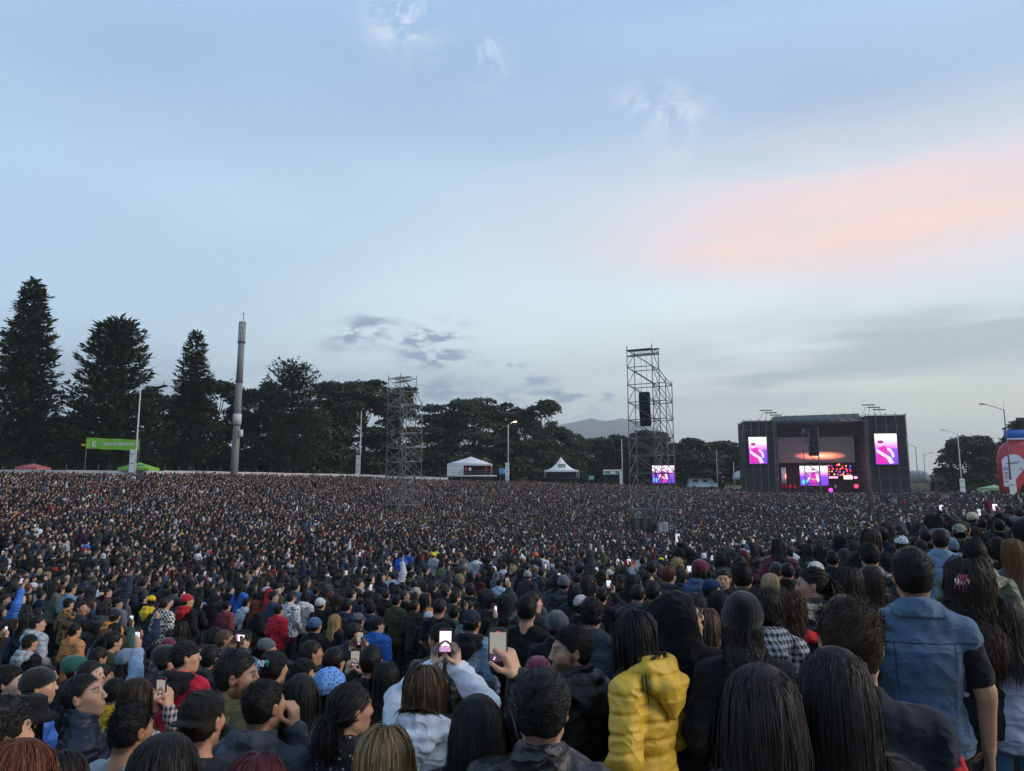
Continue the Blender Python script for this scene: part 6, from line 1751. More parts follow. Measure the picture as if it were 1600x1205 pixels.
fg(1099, 952, 3.7, 'person with long brown hair streaked with blond highlights', 'streaked brown hair', yaw=12, H=1.58, fem=True, hair=('long', (0.03, 0.018, 0.012), dict(len=0.42, streak=(9, 8, 7), streak_share=0.22, lift=0.03)), coat=('plain', CHAR))
fg(1086, 926, 4.4, 'person with sleek straight black hair next to the black hood', None, yaw=14, H=1.62, fem=True, hair=LONG(BLK, len=0.46, n=1500), coat=('plain', CHAR))
fg(1123, 923, 4.7, 'person with a rounded black bob left of the slouchy beanie', None, yaw=18, H=1.60, fem=True, hair=('bob', BLK, dict(len=0.24)), coat=('plain', BLACK))
fg(983, 957, 2.75, 'person in a bright yellow quilted jacket looking down, long black hair', 'yellow quilted jacket', yaw=-52, H=1.66, fem=True, hd=(4, -17, 0), fwd=0.0, skin=SK1, hair=('long', BLK, dict(len=0.42, n=2600, part=-0.05, lift=0.018)), coat=('puffer', (0.70, 0.43, 0.045), dict(hood='down', hem=0.78)), leg=DENIM)
fg(894, 981, 3.0, 'bearded person in a black hooded rain jacket turning the head aside', 'bearded person in black rain jacket', yaw=-40, H=1.74, hd=(58, -3, 0), beard=0.85, skin=(0.42, 0.25, 0.17), hair=('short', (0.011, 0.009, 0.008), dict(thick=(0.008, 0.014), flow=(0.1, -0.6, 0.2))), coat=('nylon', (0.010, 0.010, 0.011), dict(hood='down', hem=0.72)))
# leather jacket, one hand up with a phone
PH2 = at(778, 1013, 2.80)
fg(846, 1053, 2.05, 'person with thick black hair in a black leather jacket holding up a phone', 'leather jacket', yaw=8, H=1.70, skin=SK1, hair=('short', (0.012, 0.011, 0.011), dict(thick=(0.009, 0.017), len=(0.010, 0.022), flow=(0.3, 0.5, 0.3))), coat=('leather', (0.013, 0.013, 0.014)), reach={1: (PH2 + Vector((0.068, 0.0, -0.105)), (-0.35, 0.02, 1), (-0.85, 0.5, 0), 1.0, 0.25)}, curl=(1.25, 0.9))
phone('phone with a dim grey picture held up by the leather jacket', PH2, 0.05, True, 0.92, mode=1, tilt=-0.1)
fg(746, 1087, 2.2, 'person with smooth long straight black hair left of the leather jacket', 'smooth long black hair', yaw=12, H=1.62, fem=True, hair=LONG(BLK, len=0.66, n=2800), coat=('plain', BLACK))
PH1 = at(696, 1004, 4.22)
o, hf, s, j = fg(661, 1045, 2.95, 'person in a pale grey hoodie raising a phone with both hands', 'pale grey hoodie', yaw=14, H=1.62, fem=True, hd=(-4, 10, 0), skin=SK3, hair=('bob', (0.040, 0.024, 0.014), dict(len=0.24, n=2400, streak=(3.4, 3.0, 2.6), streak_share=0.24, lift=0.024)), coat=('hoodie', (0.66, 0.70, 0.78), dict(hood='down', patches=[((0.0, -0.16, 1.24), (0.045, 0.06, 0.03), (0.32, 0.31, 0.33), M_CLOTH, 'label_patch')])),
   reach={1: (PH1 + Vector((0.064, 0.012, -0.135)), (-0.05, 0.0, 1), (-0.9, 0.35, 0), 0.7, 0.8), -1: (PH1 + Vector((-0.064, 0.012, -0.135)), (0.05, 0.0, 1), (0.9, 0.35, 0), 0.7, 0.8)}, curl=(0.7, 0.7), leg=DENIM)
phone('phone with a bright white and pink picture raised by the pale grey hoodie', PH1, 0.0, True, 0.98, mode=0, tilt=-0.12)
fg(600, 1139, 2.2, 'person with blond hair and dark roots at the bottom of the crowd', 'blond hair with dark roots', yaw=16, H=1.60, fem=True, hair=('bob', (0.42, 0.29, 0.14), dict(len=0.30, n=2600, root=(0.10, 0.09, 0.10), streak=(0.35, 0.3, 0.28), streak_share=0.16, lift=0.02)), coat=('plain', CHAR))
fg(546, 1070, 2.75, 'person with gathered dark hair in a black floral blouse, face half turned', 'floral blouse', yaw=30, H=1.62, fem=True, hd=(-18, 0, 0), skin=SK2, hair=('tail', (0.014, 0.011, 0.010), dict(len=0.34, curl=0.006, freq=60, tie=(0.01, -0.11, -0.02))), coat=('plain', (0.012, 0.012, 0.016), dict(mat=M_FLORAL)))
fg(470, 1054, 3.3, 'person with waist-long black hair between the grey hoodie and blue bandana', 'waist-long black hair', yaw=18, H=1.66, fem=True, hair=LONG(BLK, len=0.62, n=2300), coat=('plain', CHAR, dict(mat=M_CAMO)))
o, hf, s, j = fg(514, 1047, 3.5, 'person in a light blue printed bandana tied over black hair', 'blue bandana', yaw=34, H=1.62, fem=True, hair=('long', BLK, dict(len=0.34, n=1200, hat=('bandana', (0.13, 0.33, 0.72)))), coat=('plain', BLACK))
R, c = hf
for k in (-1, 1): add('bandana_tail', mesh_np('bandana_tail', *[(np.array(v_) @ R.T + c, q_) for v_, q_ in [tube([(0.0, -0.11, 0.0), (0.014 * k, -0.15, -0.04), (0.02 * k - 0.02, -0.155, -0.10), (0.03 * k - .02, -0.15, -0.15)], (0.018, 0.02, 0.016, 0.006), 6)]][0]), o, color=(0.13, 0.33, 0.72), mats=M_BANDANA)
fg(411, 1065, 2.8, 'person with a shaved fade haircut in a slate grey hoodie, hand by the ear', 'slate grey hoodie', yaw=20, H=1.70, skin=SK2, hair=('fade', BLK, dict(thick=(0.005, 0.012), len=(0.003, 0.016), fade=0.8)), coat=('hoodie', (0.060, 0.068, 0.088), dict(hood='down')), arms=('ear', 'pocket'), hd=(-6, 0, 0))
o, hf, s, j = fg(428, 1019, 4.2, 'person in a black backward cap with white NY letters', 'black cap with NY letters', yaw=22, H=1.70, skin=SK1, hair=('crop', BLK, dict(hat=('cap', (0.012, 0.012, 0.013)))), coat=('plain', BLACK))
R, c = hf
ny = lettering('NY', 0.056, c + R @ np.array((-0.008, -0.128, 0.062)), M_LETTER, o, bold=0.002, space=0.7, name='cap_letters'); ny.rotation_euler = (math.pi / 2 - 0.25, 0, 0)
em = add('cap_emblem', mesh_np('cap_emblem', *merge(boxm([((0.032, -0.119, 0.066), (0.012, 0.008, 0.044)), ((0.032, -0.119, 0.074), (0.026, 0.008, 0.012))])), smooth=False), o, loc=tuple(c), mats=material('teal enamel', (0.03, 0.30, 0.30), rough=0.4))
fg(370, 1019, 3.15, 'bearded person in an olive hooded jacket seen in profile', 'olive hooded jacket', yaw=48, H=1.72, hd=(-30, -4, 0), beard=0.9, skin=(0.36, 0.205, 0.135), hair=('crop', BLK, dict(thick=(0.006, 0.011), len=(0.006, 0.014), fade=0.9)), coat=('hoodie', (0.070, 0.068, 0.035), dict(hood='down')))
fg(316, 1083, 2.55, 'person in a plain black cap and dark jacket with bare neck', 'plain black cap', yaw=14, H=1.72, skin=SK2, hair=('crop', DKB, dict(hat=('capback', (0.010, 0.010, 0.011)))), coat=('nylon', (0.012, 0.013, 0.015), dict(collar=1.47)))
fg(400, 1181, 1.95, 'person with dark burgundy hair cut off by the picture edge', 'burgundy hair', yaw=10, H=1.56, fem=True, hair=('bob', (0.085, 0.014, 0.020), dict(len=0.28, n=2200)), coat=('plain', BLACK))
fg(258, 1148, 1.95, 'person with long dark hair between burgundy hair and light grey tee', 'long dark hair at the edge', yaw=22, H=1.60, fem=True, hair=LONG((0.013, 0.011, 0.010), len=0.6, n=2400), coat=('plain', BLACK))
fg(92, 1176, 2.1, 'person with flat dark hair cut off below the navy quilted jacket', None, yaw=20, H=1.56, fem=True, hair=('bob', DKB, dict(len=0.30, n=2000)), coat=('plain', BLACK))
fg(206, 1103, 2.75, 'person with short black hair in a light grey tee', 'light grey tee', yaw=18, H=1.66, skin=SK2, hair=('short', BLK, dict(thick=(0.006, 0.013))), coat=('tee', (0.34, 0.36, 0.37)), hd=(-8, -2, 0))
PH3 = at(252, 1078, 4.9)
fg(214, 1060, 3.5, 'person with long brown hair in a plaid shirt holding a dark phone', 'long brown hair and dark phone', yaw=30, H=1.60, fem=True, hair=LONG((0.030, 0.018, 0.012), len=0.50), coat=('plain', (0.5, 0.42, 0.40), dict(mat=M_PLAID)), reach={1: (PH3 + Vector((0.05, 0, -0.11)), (-0.1, 0.1, 1), (-0.85, 0.45, 0), 0.8, 0.6), -1: (PH3 + Vector((-0.05, 0, -0.11)), (0.1, 0.1, 1), (0.85, 0.45, 0), 0.8, 0.6)})
phone('dark phone held by the long brown hair', PH3, -0.3, True, 1.0, mode=1)
fg(122, 1057, 3.3, 'person in a navy quilted jacket looking up, face in profile', 'navy quilted jacket', yaw=62, H=1.70, hd=(-22, 14, 0), skin=(0.43, 0.26, 0.18), hair=('crop', BLK, dict(thick=(0.006, 0.011), len=(0.006, 0.014), fade=0.8, high=0.010)), coat=('puffer', (0.016, 0.022, 0.045), dict(collar=1.54)))
# talking on the phone, facing the camera
o, hf, s, j = fg(44, 1093, 3.2, 'person in a black bucket hat and glasses talking on a phone, facing the camera', 'black bucket hat', yaw=190, H=1.62, fem=True, skin=SK3, hd=(-6, 4, 0), hair=('long', BLK, dict(len=0.36, n=1500, hat=('bucket', (0.010, 0.010, 0.011)))), coat=('plain', BLACK), arms=('pocket', 'ear'), curl=(0.9, 0.6))
add('glasses', make_glasses('glasses', hf), o, mats=M_BLACKPL)
pe = o.matrix_basis @ Vector((-0.088, 0.055, 1.575)); t = phone('black phone at the ear of the black bucket hat', pe, -math.radians(190), False, 0.95, tilt=0.2); t.rotation_euler = (0.35, 0.1, -math.radians(190) + math.radians(80))
fg(60, 1046, 4.1, 'person in a black beanie with a bright blue hooded jacket', 'bright blue hood', yaw=50, H=1.68, hd=(-10, 0, 0), hair=('crop', BLK, dict(hat=('beanie', (0.010, 0.010, 0.011)))), coat=('nylon', (0.03, 0.11, 0.45), dict(hood='down')))
fg(28, 1158, 2.0, 'person with ginger hair low at the corner', 'ginger hair', yaw=20, H=1.55, fem=True, hair=('long', (0.115, 0.035, 0.014), dict(len=0.4)), coat=('plain', MAROON))
fg(-6, 1098, 2.2, 'dark-haired person half outside the picture in front of the bucket hat', None, yaw=30, H=1.72, hair=('curly', BLK), coat=('plain', BLACK))
PH4 = at(15, 1068, 5.75)
fg(12, 1042, 4.2, 'person with combed hair holding up a phone, face in profile', None, yaw=50, H=1.70, hd=(-20, 0, 0), skin=SK3, hair=('short', BLK), coat=('plain', BLACK), reach={1: (PH4 + Vector((0.02, 0.0, -0.12)), (-0.1, 0.05, 1), (-0.8, 0.5, 0), 0.8, 0.4)})
phone('phone with a pale picture held up beside the picture edge', PH4, 0.1, True, 1.0, mode=2)
# further right-hand slope
fg(1521, 844, 4.35, 'person with black hair in a green jacket with a khaki hood and black backpack', 'green jacket', yaw=26, H=1.72, hair=('short', BLK), coat=('nylon', (0.055, 0.078, 0.045), dict(hood=('down', (0.20, 0.19, 0.12)), straps=BLACK)))
fg(1557, 842, 4.9, 'person with tousled dark hair between the green jacket and the tawny hair', None, yaw=24, H=1.72, hair=('curly', DKB), coat=('plain', BLACK))
fg(1581, 842, 4.5, 'person with tawny long hair in a grey jacket at the picture edge', 'tawny long hair', yaw=24, H=1.64, fem=True, hair=('long', (0.13, 0.062, 0.026), dict(len=0.42)), coat=('plain', GREY))
fg(1597, 815, 5.0, 'tall person in a black tee at the picture edge', None, yaw=24, H=1.80, skin=SK2, hair=('short', BLK), coat=('tee', BLACK))
fg(1358, 849, 5.4, 'person in a black jacket with thick collar behind the two long-haired people', None, yaw=18, H=1.74, hair=('short', BLK), coat=('leather', BLACK))
fg(1324, 887, 4.3, 'person with long dark brown hair left of the denim vest', 'long dark brown hair by the vest', yaw=18, H=1.62, fem=True, hair=('wavy', (0.022, 0.014, 0.010), dict(len=0.5, curl=0.006)), coat=('plain', BLACK))
fg(1362, 884, 4.9, 'person with long smooth brown hair just left of the denim vest', None, yaw=22, H=1.64, fem=True, hair=LONG((0.026, 0.016, 0.011), len=0.55), coat=('plain', BLACK))
fg(1268, 888, 4.1, 'person in profile with long dark hair and a black leather jacket with beige collar', 'profile in black leather jacket', yaw=-10, H=1.70, hd=(62, -4, 0), skin=(0.44, 0.27, 0.19), hair=('tail', DKB, dict(len=0.40, curl=0.008, tie=(0, -0.115, 0.02))), coat=('leather', (0.014, 0.015, 0.018), dict(patches=[((0, -0.02, 1.46), (0.14, 0.14, 0.05), BEIGE, M_CLOTH, 'beige_collar')])))
fg(1203, 896, 5.7, 'person with pale blond straight hair', 'pale blond hair', yaw=20, H=1.60, fem=True, hair=('long', (0.36, 0.27, 0.15), dict(len=0.36)), coat=('plain', BLACK))
fg(1159, 880, 5.0, 'person in a dark hooded parka with the hood folded down', None, yaw=18, H=1.74, hair=('short', BLK), coat=('coat', (0.020, 0.021, 0.019), dict(hood='down')))
fg(823, 932, 5.3, 'tall person in a black tee with a smooth round black haircut', 'tall black tee', yaw=16, H=1.84, skin=SK2, hair=('short', BLK, dict(thick=(0.010, 0.015), len=(0.008, 0.014))), coat=('tee', (0.010, 0.010, 0.011), dict(sleeve='long', t=0.014)))
fg(924, 937, 4.6, 'person with wavy black hair in a slate blue jacket behind the bearded person', 'slate blue jacket', yaw=16, H=1.74, hair=('curly', BLK), coat=('plain', (0.035, 0.045, 0.065)))
fg(690, 976, 4.6, 'person in a dark green jacket looking aside behind the raised white phone', 'dark green jacket', yaw=10, H=1.74, hd=(58, 0, 0), skin=SK2, beard=0.4, hair=('short', BLK), coat=('nylon', (0.026, 0.030, 0.018), dict(straps=BLACK)))
PH5 = at(555, 1030, 5.95)
fg(580, 1010, 4.3, 'person with a dark crop in a black jacket photographing with both hands', 'black jacket with raised phone', yaw=4, H=1.68, skin=SK3, hair=('crop', BLK, dict(fade=0.6)), coat=('plain', BLACK), reach={1: (PH5 + Vector((0.06, 0.0, -0.12)), (-0.1, 0.05, 1), (-0.9, 0.35, 0), 0.8, 0.6), -1: (PH5 + Vector((-0.06, 0.0, -0.12)), (0.1, 0.05, 1), (0.9, 0.35, 0), 0.8, 0.3)})
phone('black phone in both hands above the blue bandana', PH5, 0.1, True, 1.0, mode=1)
fg(603, 1034, 3.9, 'person with glasses and black hair in a red jacket', 'red jacket with black hair', yaw=20, H=1.60, fem=True, hd=(40, 0, 0), skin=SK3, hair=LONG(BLK, len=0.46), coat=('plain', RED))

fg(1572, 985, 3.1, 'person in a pale lavender jacket right of the white hair clip', 'pale lavender jacket', yaw=16, H=1.52, fem=True, hair=LONG(DKB, len=0.5), coat=('plain', (0.40, 0.41, 0.54)), leg=DENIM)


# ---- people further back: shared bodies, coats and hair, each person an object of its own with its parts
HFS = {'C': (0, 0, 0), 'R': (-35, 0, 0), 'L': (35, 0, 0), 'RR': (-62, 4, 0), 'LL': (62, 0, 0), 'D': (0, -22, 0), 'U': (-10, 12, 0), 'B': (-12, -4, 6)}
HFC = {k: head_frame(*v) for k, v in HFS.items()}
POSES = {'pp': ('pocket', 'pocket'), 'ff': ('fold', 'fold'), 'ph': ('phone', 'phone'), 'hi': ('high', 'pocket'), 'ch': ('chest', 'chest'), 'pt': ('point', 'pocket'), 'up': ('up', 'pocket')}
POOL = {}
def pool(kind, *key):
    k = (kind,) + key
    if k in POOL: return POOL[k]
    if kind == 'body':
        hf, pose, fem = key; me = make_body('person', HFC[hf], POSES[pose], 0.92 if fem else 1.0, False, female=fem); me.materials.append(M_SKIN)
    elif kind == 'coat':
        ct, pose, fem = key
        kw = dict(arms=POSES[pose], sw=0.92 if fem else 1.0, step=0.024, t=0.022, wrinkle=0.012, seed=len(POOL))
        if ct == 'puffer': kw.update(t=0.032, puffer=0.018)
        if ct == 'tee': kw.update(t=0.012, sleeve='short', collar=None)
        if ct == 'coat': kw.update(t=0.03, hem=0.6)
        me = make_jacket('jacket', **kw); me.materials.append(M_CLOTH)
    elif kind == 'hood': me = make_hood('hood', 0.95, 0.022, 1.08, step=0.02); me.materials.append(M_CLOTH)
    elif kind == 'hoodup': me = make_hood_up('hood', HFC[key[0]], step=0.022); me.materials.append(M_CLOTH)
    elif kind == 'beanie': me = make_beanie('beanie', HFC[key[0]], step=0.016, slouch=0.03, rib=20); me.materials.append(M_KNIT)
    elif kind == 'cap': me = make_cap('cap', HFC[key[0]], step=0.014); me.materials.append(M_CLOTH)
    elif kind == 'capback': me = make_cap('cap', HFC[key[0]], step=0.014, back=True); me.materials.append(M_CLOTH)
    elif kind == 'hair':
        st, hf = key; HF = HFC[hf]; s = len(POOL)
        th = {'short': (0.008, 0.016), 'crop': (0.008, 0.010), 'curly': (0.016, 0.026)}.get(st, (0.006, 0.008))
        a = make_shell('hair', HF, th, 0.015, 0.005 if st != 'curly' else 0.012, seed=s)
        if st == 'short': b = strand_mesh('h', HF, 260, (0.010, 0.026), 2, 0.006, 'short', s, lift=0.009)
        elif st == 'crop': b = None
        elif st == 'curly': b = strand_mesh('h', HF, 260, (0.03, 0.05), 4, 0.008, 'short', s, lift=0.012, curl=0.008, freq=150)
        elif st == 'tail': b = strand_mesh('h', HF, 200, 0.36, 7, 0.011, 'tail', s, lift=0.012, tie=(0, -0.12, 0.04), cloth=0.04)
        elif st == 'wavy': b = strand_mesh('h', HF, 260, 0.44, 9, 0.013, 'long', s, lift=0.028, curl=0.012, freq=50, cloth=0.04)
        elif st == 'bob': b = strand_mesh('h', HF, 240, 0.25, 6, 0.013, 'long', s, lift=0.02, cloth=0.04)
        else: b = strand_mesh('h', HF, 280, 0.46, 8, 0.012, 'long', s, lift=0.02, cloth=0.04)
        me = a if b is None else join_meshes('hair', [a, b])
        me.materials.clear(); me.materials.append(M_HAIR)
    POOL[k] = me
    return me

def get_np(me):
    v = np.empty(len(me.vertices) * 3, np.float32); me.vertices.foreach_get('co', v)
    q = np.empty(len(me.polygons) * 4, np.int32); me.polygons.foreach_get('vertices', q)
    t = np.ones((len(me.vertices), 4), np.float32)
    if 'tint' in me.attributes:
        a = np.empty(t.size, np.float32); me.attributes['tint'].data.foreach_get('color', a); t = a.reshape(-1, 4)
    return v.reshape(-1, 3), q.reshape(-1, 4), t[:, :3]
def join_meshes(name, mes, mats=None):
    V, Q, T, I, n = [], [], [], [], 0
    for i, me in enumerate(mes):
        v, q, t = get_np(me); V.append(v); Q.append(q + n); T.append(t); I.append(np.full(len(q), i)); n += len(v)
    me = mesh_np(name, np.concatenate(V), np.concatenate(Q), np.concatenate(T))
    if mats:
        for m in mats: me.materials.append(m)
        me.polygons.foreach_set('material_index', np.concatenate(I).astype(np.int32))
    return me

def face_stage(x, y): return math.degrees(math.atan2(STAGE_XY[0] - x, STAGE_XY[1] - y))

def build_pool_person(loc, sc, yaw, label, hair, coat, pose='pp', hf='C', skin=SK1, fem=False, leg=CHAR, strap=None):
    """hair: (style, colour[, hat, hat colour]); coat: (type, colour[, hood colour / 'up', material])"""
    o = add('person', pool('body', hf, pose, fem), loc=loc, rot=(0, 0, -math.radians(yaw)), scale=sc, color=skin, label=label, category='person', group='people watching the concert')
    ct = coat[0]
    jk = add({'tee': 'tee', 'coat': 'coat', 'hoodie': 'hoodie'}.get(ct, 'jacket'), pool('coat', 'plain' if ct in ('hoodie', 'plain') else ct, pose, fem), o, color=coat[1], mats=coat[3] if len(coat) > 3 else (M_NYLON if ct == 'puffer' else M_CLOTH))
    up = len(coat) > 2 and coat[2] == 'up'
    if up: add('hood', pool('hoodup', hf), o, color=coat[1])
    elif len(coat) > 2 and coat[2] is not None: add('hood', pool('hood'), o, color=coat[2])
    if not up:
        add('hair', pool('hair', hair[0], hf), o, color=hair[1])
        if len(hair) > 2: add({'capback': 'cap'}.get(hair[2], hair[2]), pool(hair[2], hf), o, color=hair[3])
    add('trousers', TROUSER, o, color=leg)
    PEOPLE[0] += 1
    return o

HANDP = {'ph': (0.0, 0.372, 1.735), 'hi': (0.03, 0.335, 1.905), 'ch': (0.0, 0.33, 1.47)}
PHN = [0]
def mid(px, top, d, label, hair, coat, short=None, pose='pp', yaw=None, hf='C', H=1.68, skin=SK1, fem=False, leg=CHAR, lit=None):
    d = d * 1.3
    loc, h = place(px, top, d, H); sc = min(max(h / 1.72, 0.86), 1.12)
    if yaw is None: yaw = face_stage(loc.x, loc.y)
    loc.z = ground(loc.x, loc.y)
    o = build_pool_person(loc, sc, yaw, label, hair, coat, pose, hf, skin, fem, leg)
    SPOTS.append((loc.x, loc.y, 0.40))
    if short: LAND.append((px, top, short))
    if pose in HANDP and lit is not None:
        p = Matrix.Rotation(-math.radians(yaw), 3, 'Z') @ Vector(HANDP[pose]) * sc + loc
        phone(f'phone held up by the {short or "crowd"}', p, -math.radians(yaw), True, 1.0, mode=lit, land=(pose == 'ph' and lit == 0))
    MIDBOX.append((px, top, d))
    return o
MIDBOX = []
B_, D_ = ('short', BLK), ('crop', BLK)
# hand-placed people of the middle distance: left
mid(145, 1033, 5.2, 'person with receding short hair seen in profile right of the bright blue hood', ('crop', BLK), ('plain', BLACK), 'receding hair', hf='RR', skin=SK3)
mid(122, 1028, 5.8, 'person in a dark green beanie behind the receding hair', ('crop', BLK, 'beanie', (0.02, 0.10, 0.07)), ('plain', BLACK), 'dark green beanie', hf='R')
mid(203, 1017, 6.2, 'person in a grey-blue beanie', ('long', DKB, 'beanie', (0.13, 0.20, 0.29)), ('plain', BLACK), 'grey-blue beanie', fem=True)
mid(181, 1062, 5.0, 'person in a mustard yellow jacket with dark hair', ('short', BLK), ('plain', (0.58, 0.36, 0.03)), 'mustard yellow jacket')
mid(160, 1040, 5.4, 'person in a light denim shirt pointing a phone upward', ('short', BLK), ('plain', LDENIM), 'light denim shirt', 'hi', hf='R', lit=2)
mid(291, 1003, 5.0, 'person in a black cap and bright red jacket with black hood', ('crop', BLK, 'capback', BLACK), ('plain', (0.50, 0.020, 0.045), BLACK), 'red jacket and black cap', hf='R')
mid(265, 1012, 5.4, 'person in a black beanie left of the red jacket', ('crop', BLK, 'beanie', BLACK), ('plain', CHAR), None, hf='R')
mid(330, 1010, 5.8, 'person in a black puffer photographing with a bright phone', ('short', BLK), ('puffer', CHAR), 'black puffer with phone', 'ph', lit=0)
mid(60, 963, 9.5, 'person in a pale grey hoodie seen from behind', ('short', BLK), ('hoodie', (0.40, 0.42, 0.46), (0.40, 0.42, 0.46)), 'far pale grey hoodie', hf='R')
mid(48, 992, 8.2, 'person in a black cap with a pale grey hood folded down', ('crop', BLK, 'capback', BLACK), ('hoodie', BLACK, LGREY), 'pale hood under black cap')
mid(118, 975, 9.5, 'person in a tan orange jumper', ('short', BLK), ('plain', (0.52, 0.24, 0.09)), 'tan orange jumper')
mid(108, 935, 12.5, 'person in an orange patterned top and black cap', ('crop', BLK, 'cap', BLACK), ('plain', (0.50, 0.20, 0.05), None, M_CAMO), 'orange patterned top')
mid(112, 912, 14.5, 'person in a light denim jacket stretching out one arm', ('short', BLK), ('plain', LDENIM), 'outstretched denim arm', 'pt')
mid(87, 905, 15.0, 'person in a grey-green padded vest', ('long', DKB), ('plain', (0.10, 0.13, 0.11)), 'grey-green vest', fem=True)
mid(238, 931, 12.5, 'person in a bright yellow cap and yellow collar', ('crop', BLK, 'cap', (0.80, 0.50, 0.02)), ('plain', CHAR, (0.75, 0.5, 0.03)), 'yellow cap', hf='LL', skin=SK2)
mid(259, 934, 11.8, 'person in a white and black checked shirt seen from behind', ('crop', BLK), ('plain', (0.66, 0.64, 0.60), None, M_CHECK), 'checked shirt')
mid(294, 930, 12.3, 'person in a red woolly hat and black jacket with a red hood', ('crop', BLK, 'beanie', (0.45, 0.02, 0.03)), ('hoodie', BLACK, (0.45, 0.02, 0.03)), 'red woolly hat', hf='R')
mid(377, 910, 15.5, 'person with dark hair in a bright blue jacket', ('long', BLK), ('plain', (0.04, 0.15, 0.58)), 'bright blue jacket', fem=True)
mid(400, 938, 12.5, 'person with ginger hair in dark clothes', ('wavy', REDH), ('plain', BLACK), 'far ginger hair', fem=True)
mid(385, 935, 13.5, 'person in a pale mint jacket', ('short', BLK), ('plain', (0.48, 0.58, 0.62)), 'pale mint jacket')
mid(355, 940, 13.0, 'person in a red and black striped jumper', ('short', BLK), ('plain', (0.36, 0.05, 0.07), None, M_STRIPE), 'striped jumper')
mid(455, 926, 13.0, 'person in a black and white blotched jacket seen from behind', ('crop', BLK), ('plain', (0.7, 0.7, 0.7), None, material('black and white print', rough=0.9, pattern=pat_spots(26.0, (0.015, 0.015, 0.017), 0.42), **O)), 'black and white jacket')
mid(436, 946, 12.0, 'person in a red fleece right of the ginger hair', ('crop', BLK, 'cap', BLACK), ('plain', (0.50, 0.02, 0.04)), 'red fleece')
mid(478, 926, 13.5, 'person in a cream hooded top', ('bob', DKB), ('hoodie', (0.58, 0.58, 0.56), (0.58, 0.58, 0.56)), 'cream hooded top', fem=True)
mid(502, 936, 11.8, 'person in a pale grey beanie', ('crop', BLK, 'beanie', (0.50, 0.51, 0.52)), ('plain', BLACK), 'pale grey beanie')
mid(494, 967, 9.0, 'person with their hair under a dark blue bandana', ('crop', BLK, 'beanie', (0.05, 0.11, 0.24)), ('plain', BLACK), 'dark blue headscarf')
mid(524, 960, 9.4, 'person with long light blond hair', ('long', (0.34, 0.22, 0.09)), ('plain', BLACK), 'long light blond hair', fem=True)
mid(590, 966, 8.6, 'person in a royal blue jacket and black cap', ('crop', BLK, 'cap', BLACK), ('plain', (0.03, 0.12, 0.42)), 'royal blue jacket', hf='R', skin=SK3)
mid(553, 974, 7.0, 'person with a tall black quiff in a charcoal jacket', ('short', BLK), ('plain', CHAR), 'tall black quiff', hf='R', skin=SK2)
mid(487, 1002, 5.6, 'person with short black hair and ear showing above the waist-long hair', ('crop', BLK), ('plain', BLACK), None, hf='R', skin=SK2)
mid(475, 1030, 4.8, 'person in a black cap with the bill to the side', ('crop', BLK, 'cap', (0.010, 0.010, 0.011)), ('plain', BLACK), None, hf='R')
mid(523, 1014, 5.0, 'person photographing with one hand above the blue bandana', ('short', BLK), ('plain', BLACK), 'hand above the bandana', 'ph', lit=1)
mid(670, 956, 9.5, 'person in a pale blue-grey cap', ('crop', BLK, 'cap', (0.42, 0.47, 0.52)), ('plain', BLACK), 'pale blue-grey cap')
mid(620, 930, 11.5, 'person in an olive green jacket with a backpack', ('short', BLK), ('plain', OLIVE), 'olive jacket', fem=True)
mid(688, 936, 8.5, 'person with a tall black crop in a black tee', ('crop', BLK), ('tee', BLACK), 'black crop and tee', skin=SK2)
mid(738, 955, 6.0, 'person in a navy cap wearing a light denim backpack', ('crop', BLK, 'capback', (0.018, 0.022, 0.04)), ('plain', LDENIM, BLACK), 'navy cap', skin=SK2)
mid(872, 958, 5.0, 'person in a dark grey patterned knit beanie', ('crop', BLK, 'beanie', (0.06, 0.075, 0.085)), ('plain', BLACK), 'patterned knit beanie')
mid(843, 1030, 3.9, 'person in a plum coloured knit hat between the leather jacket and the beard', ('long', DKB, 'beanie', (0.15, 0.018, 0.055)), ('plain', BLACK), 'plum knit hat', fem=True)
mid(908, 931, 6.4, 'person in a pale cap behind the slate blue jacket', ('crop', BLK, 'cap', (0.42, 0.41, 0.39)), ('plain', BLACK), 'pale cap')
mid(940, 920, 8.0, 'person photographing sideways with a bright phone', ('short', BLK), ('plain', BLACK), 'sideways phone', 'ph', lit=2)
mid(1020, 910, 6.5, 'person with smooth black hair left of the black hood', ('short', BLK), ('plain', CHAR), None, H=1.74)
mid(1112, 906, 6.2, 'person in a navy blue cap beside a face turned to the camera', ('crop', BLK, 'cap', (0.02, 0.035, 0.10)), ('plain', BLACK), 'navy blue cap', hf='RR')
mid(1130, 891, 7.0, 'person with swept black hair turned to face the camera', ('short', BLK), ('plain', BLACK), 'face turned to the camera', yaw=200, skin=SK1)
mid(1274, 879, 6.0, 'person in a cream cap behind the leather jacket in profile', ('crop', BLK, 'capback', (0.56, 0.52, 0.44)), ('plain', BLACK), 'cream cap')
mid(1408, 838, 7.5, 'person in a white cap', ('short', BLK, 'cap', (0.66, 0.68, 0.72)), ('plain', CHAR), 'white cap')
mid(1468, 829, 6.5, 'person with black hair in a faded blue denim jacket', ('short', BLK), ('plain', (0.16, 0.24, 0.35), None, M_DENIM), 'faded denim jacket')
mid(1484, 843, 7.0, 'person in a dusty blue beanie right of the faded denim jacket', ('crop', BLK, 'beanie', (0.12, 0.18, 0.27)), ('plain', BLACK), 'dusty blue beanie')
mid(1498, 820, 7.6, 'person in a sage green backward cap', ('crop', BLK, 'capback', (0.22, 0.25, 0.17)), ('plain', CHAR), 'sage green cap', H=1.74)
mid(1438, 845, 7.6, 'person with short black hair between the white cap and the faded denim jacket', ('short', BLK), ('plain', BLACK), None, H=1.70)
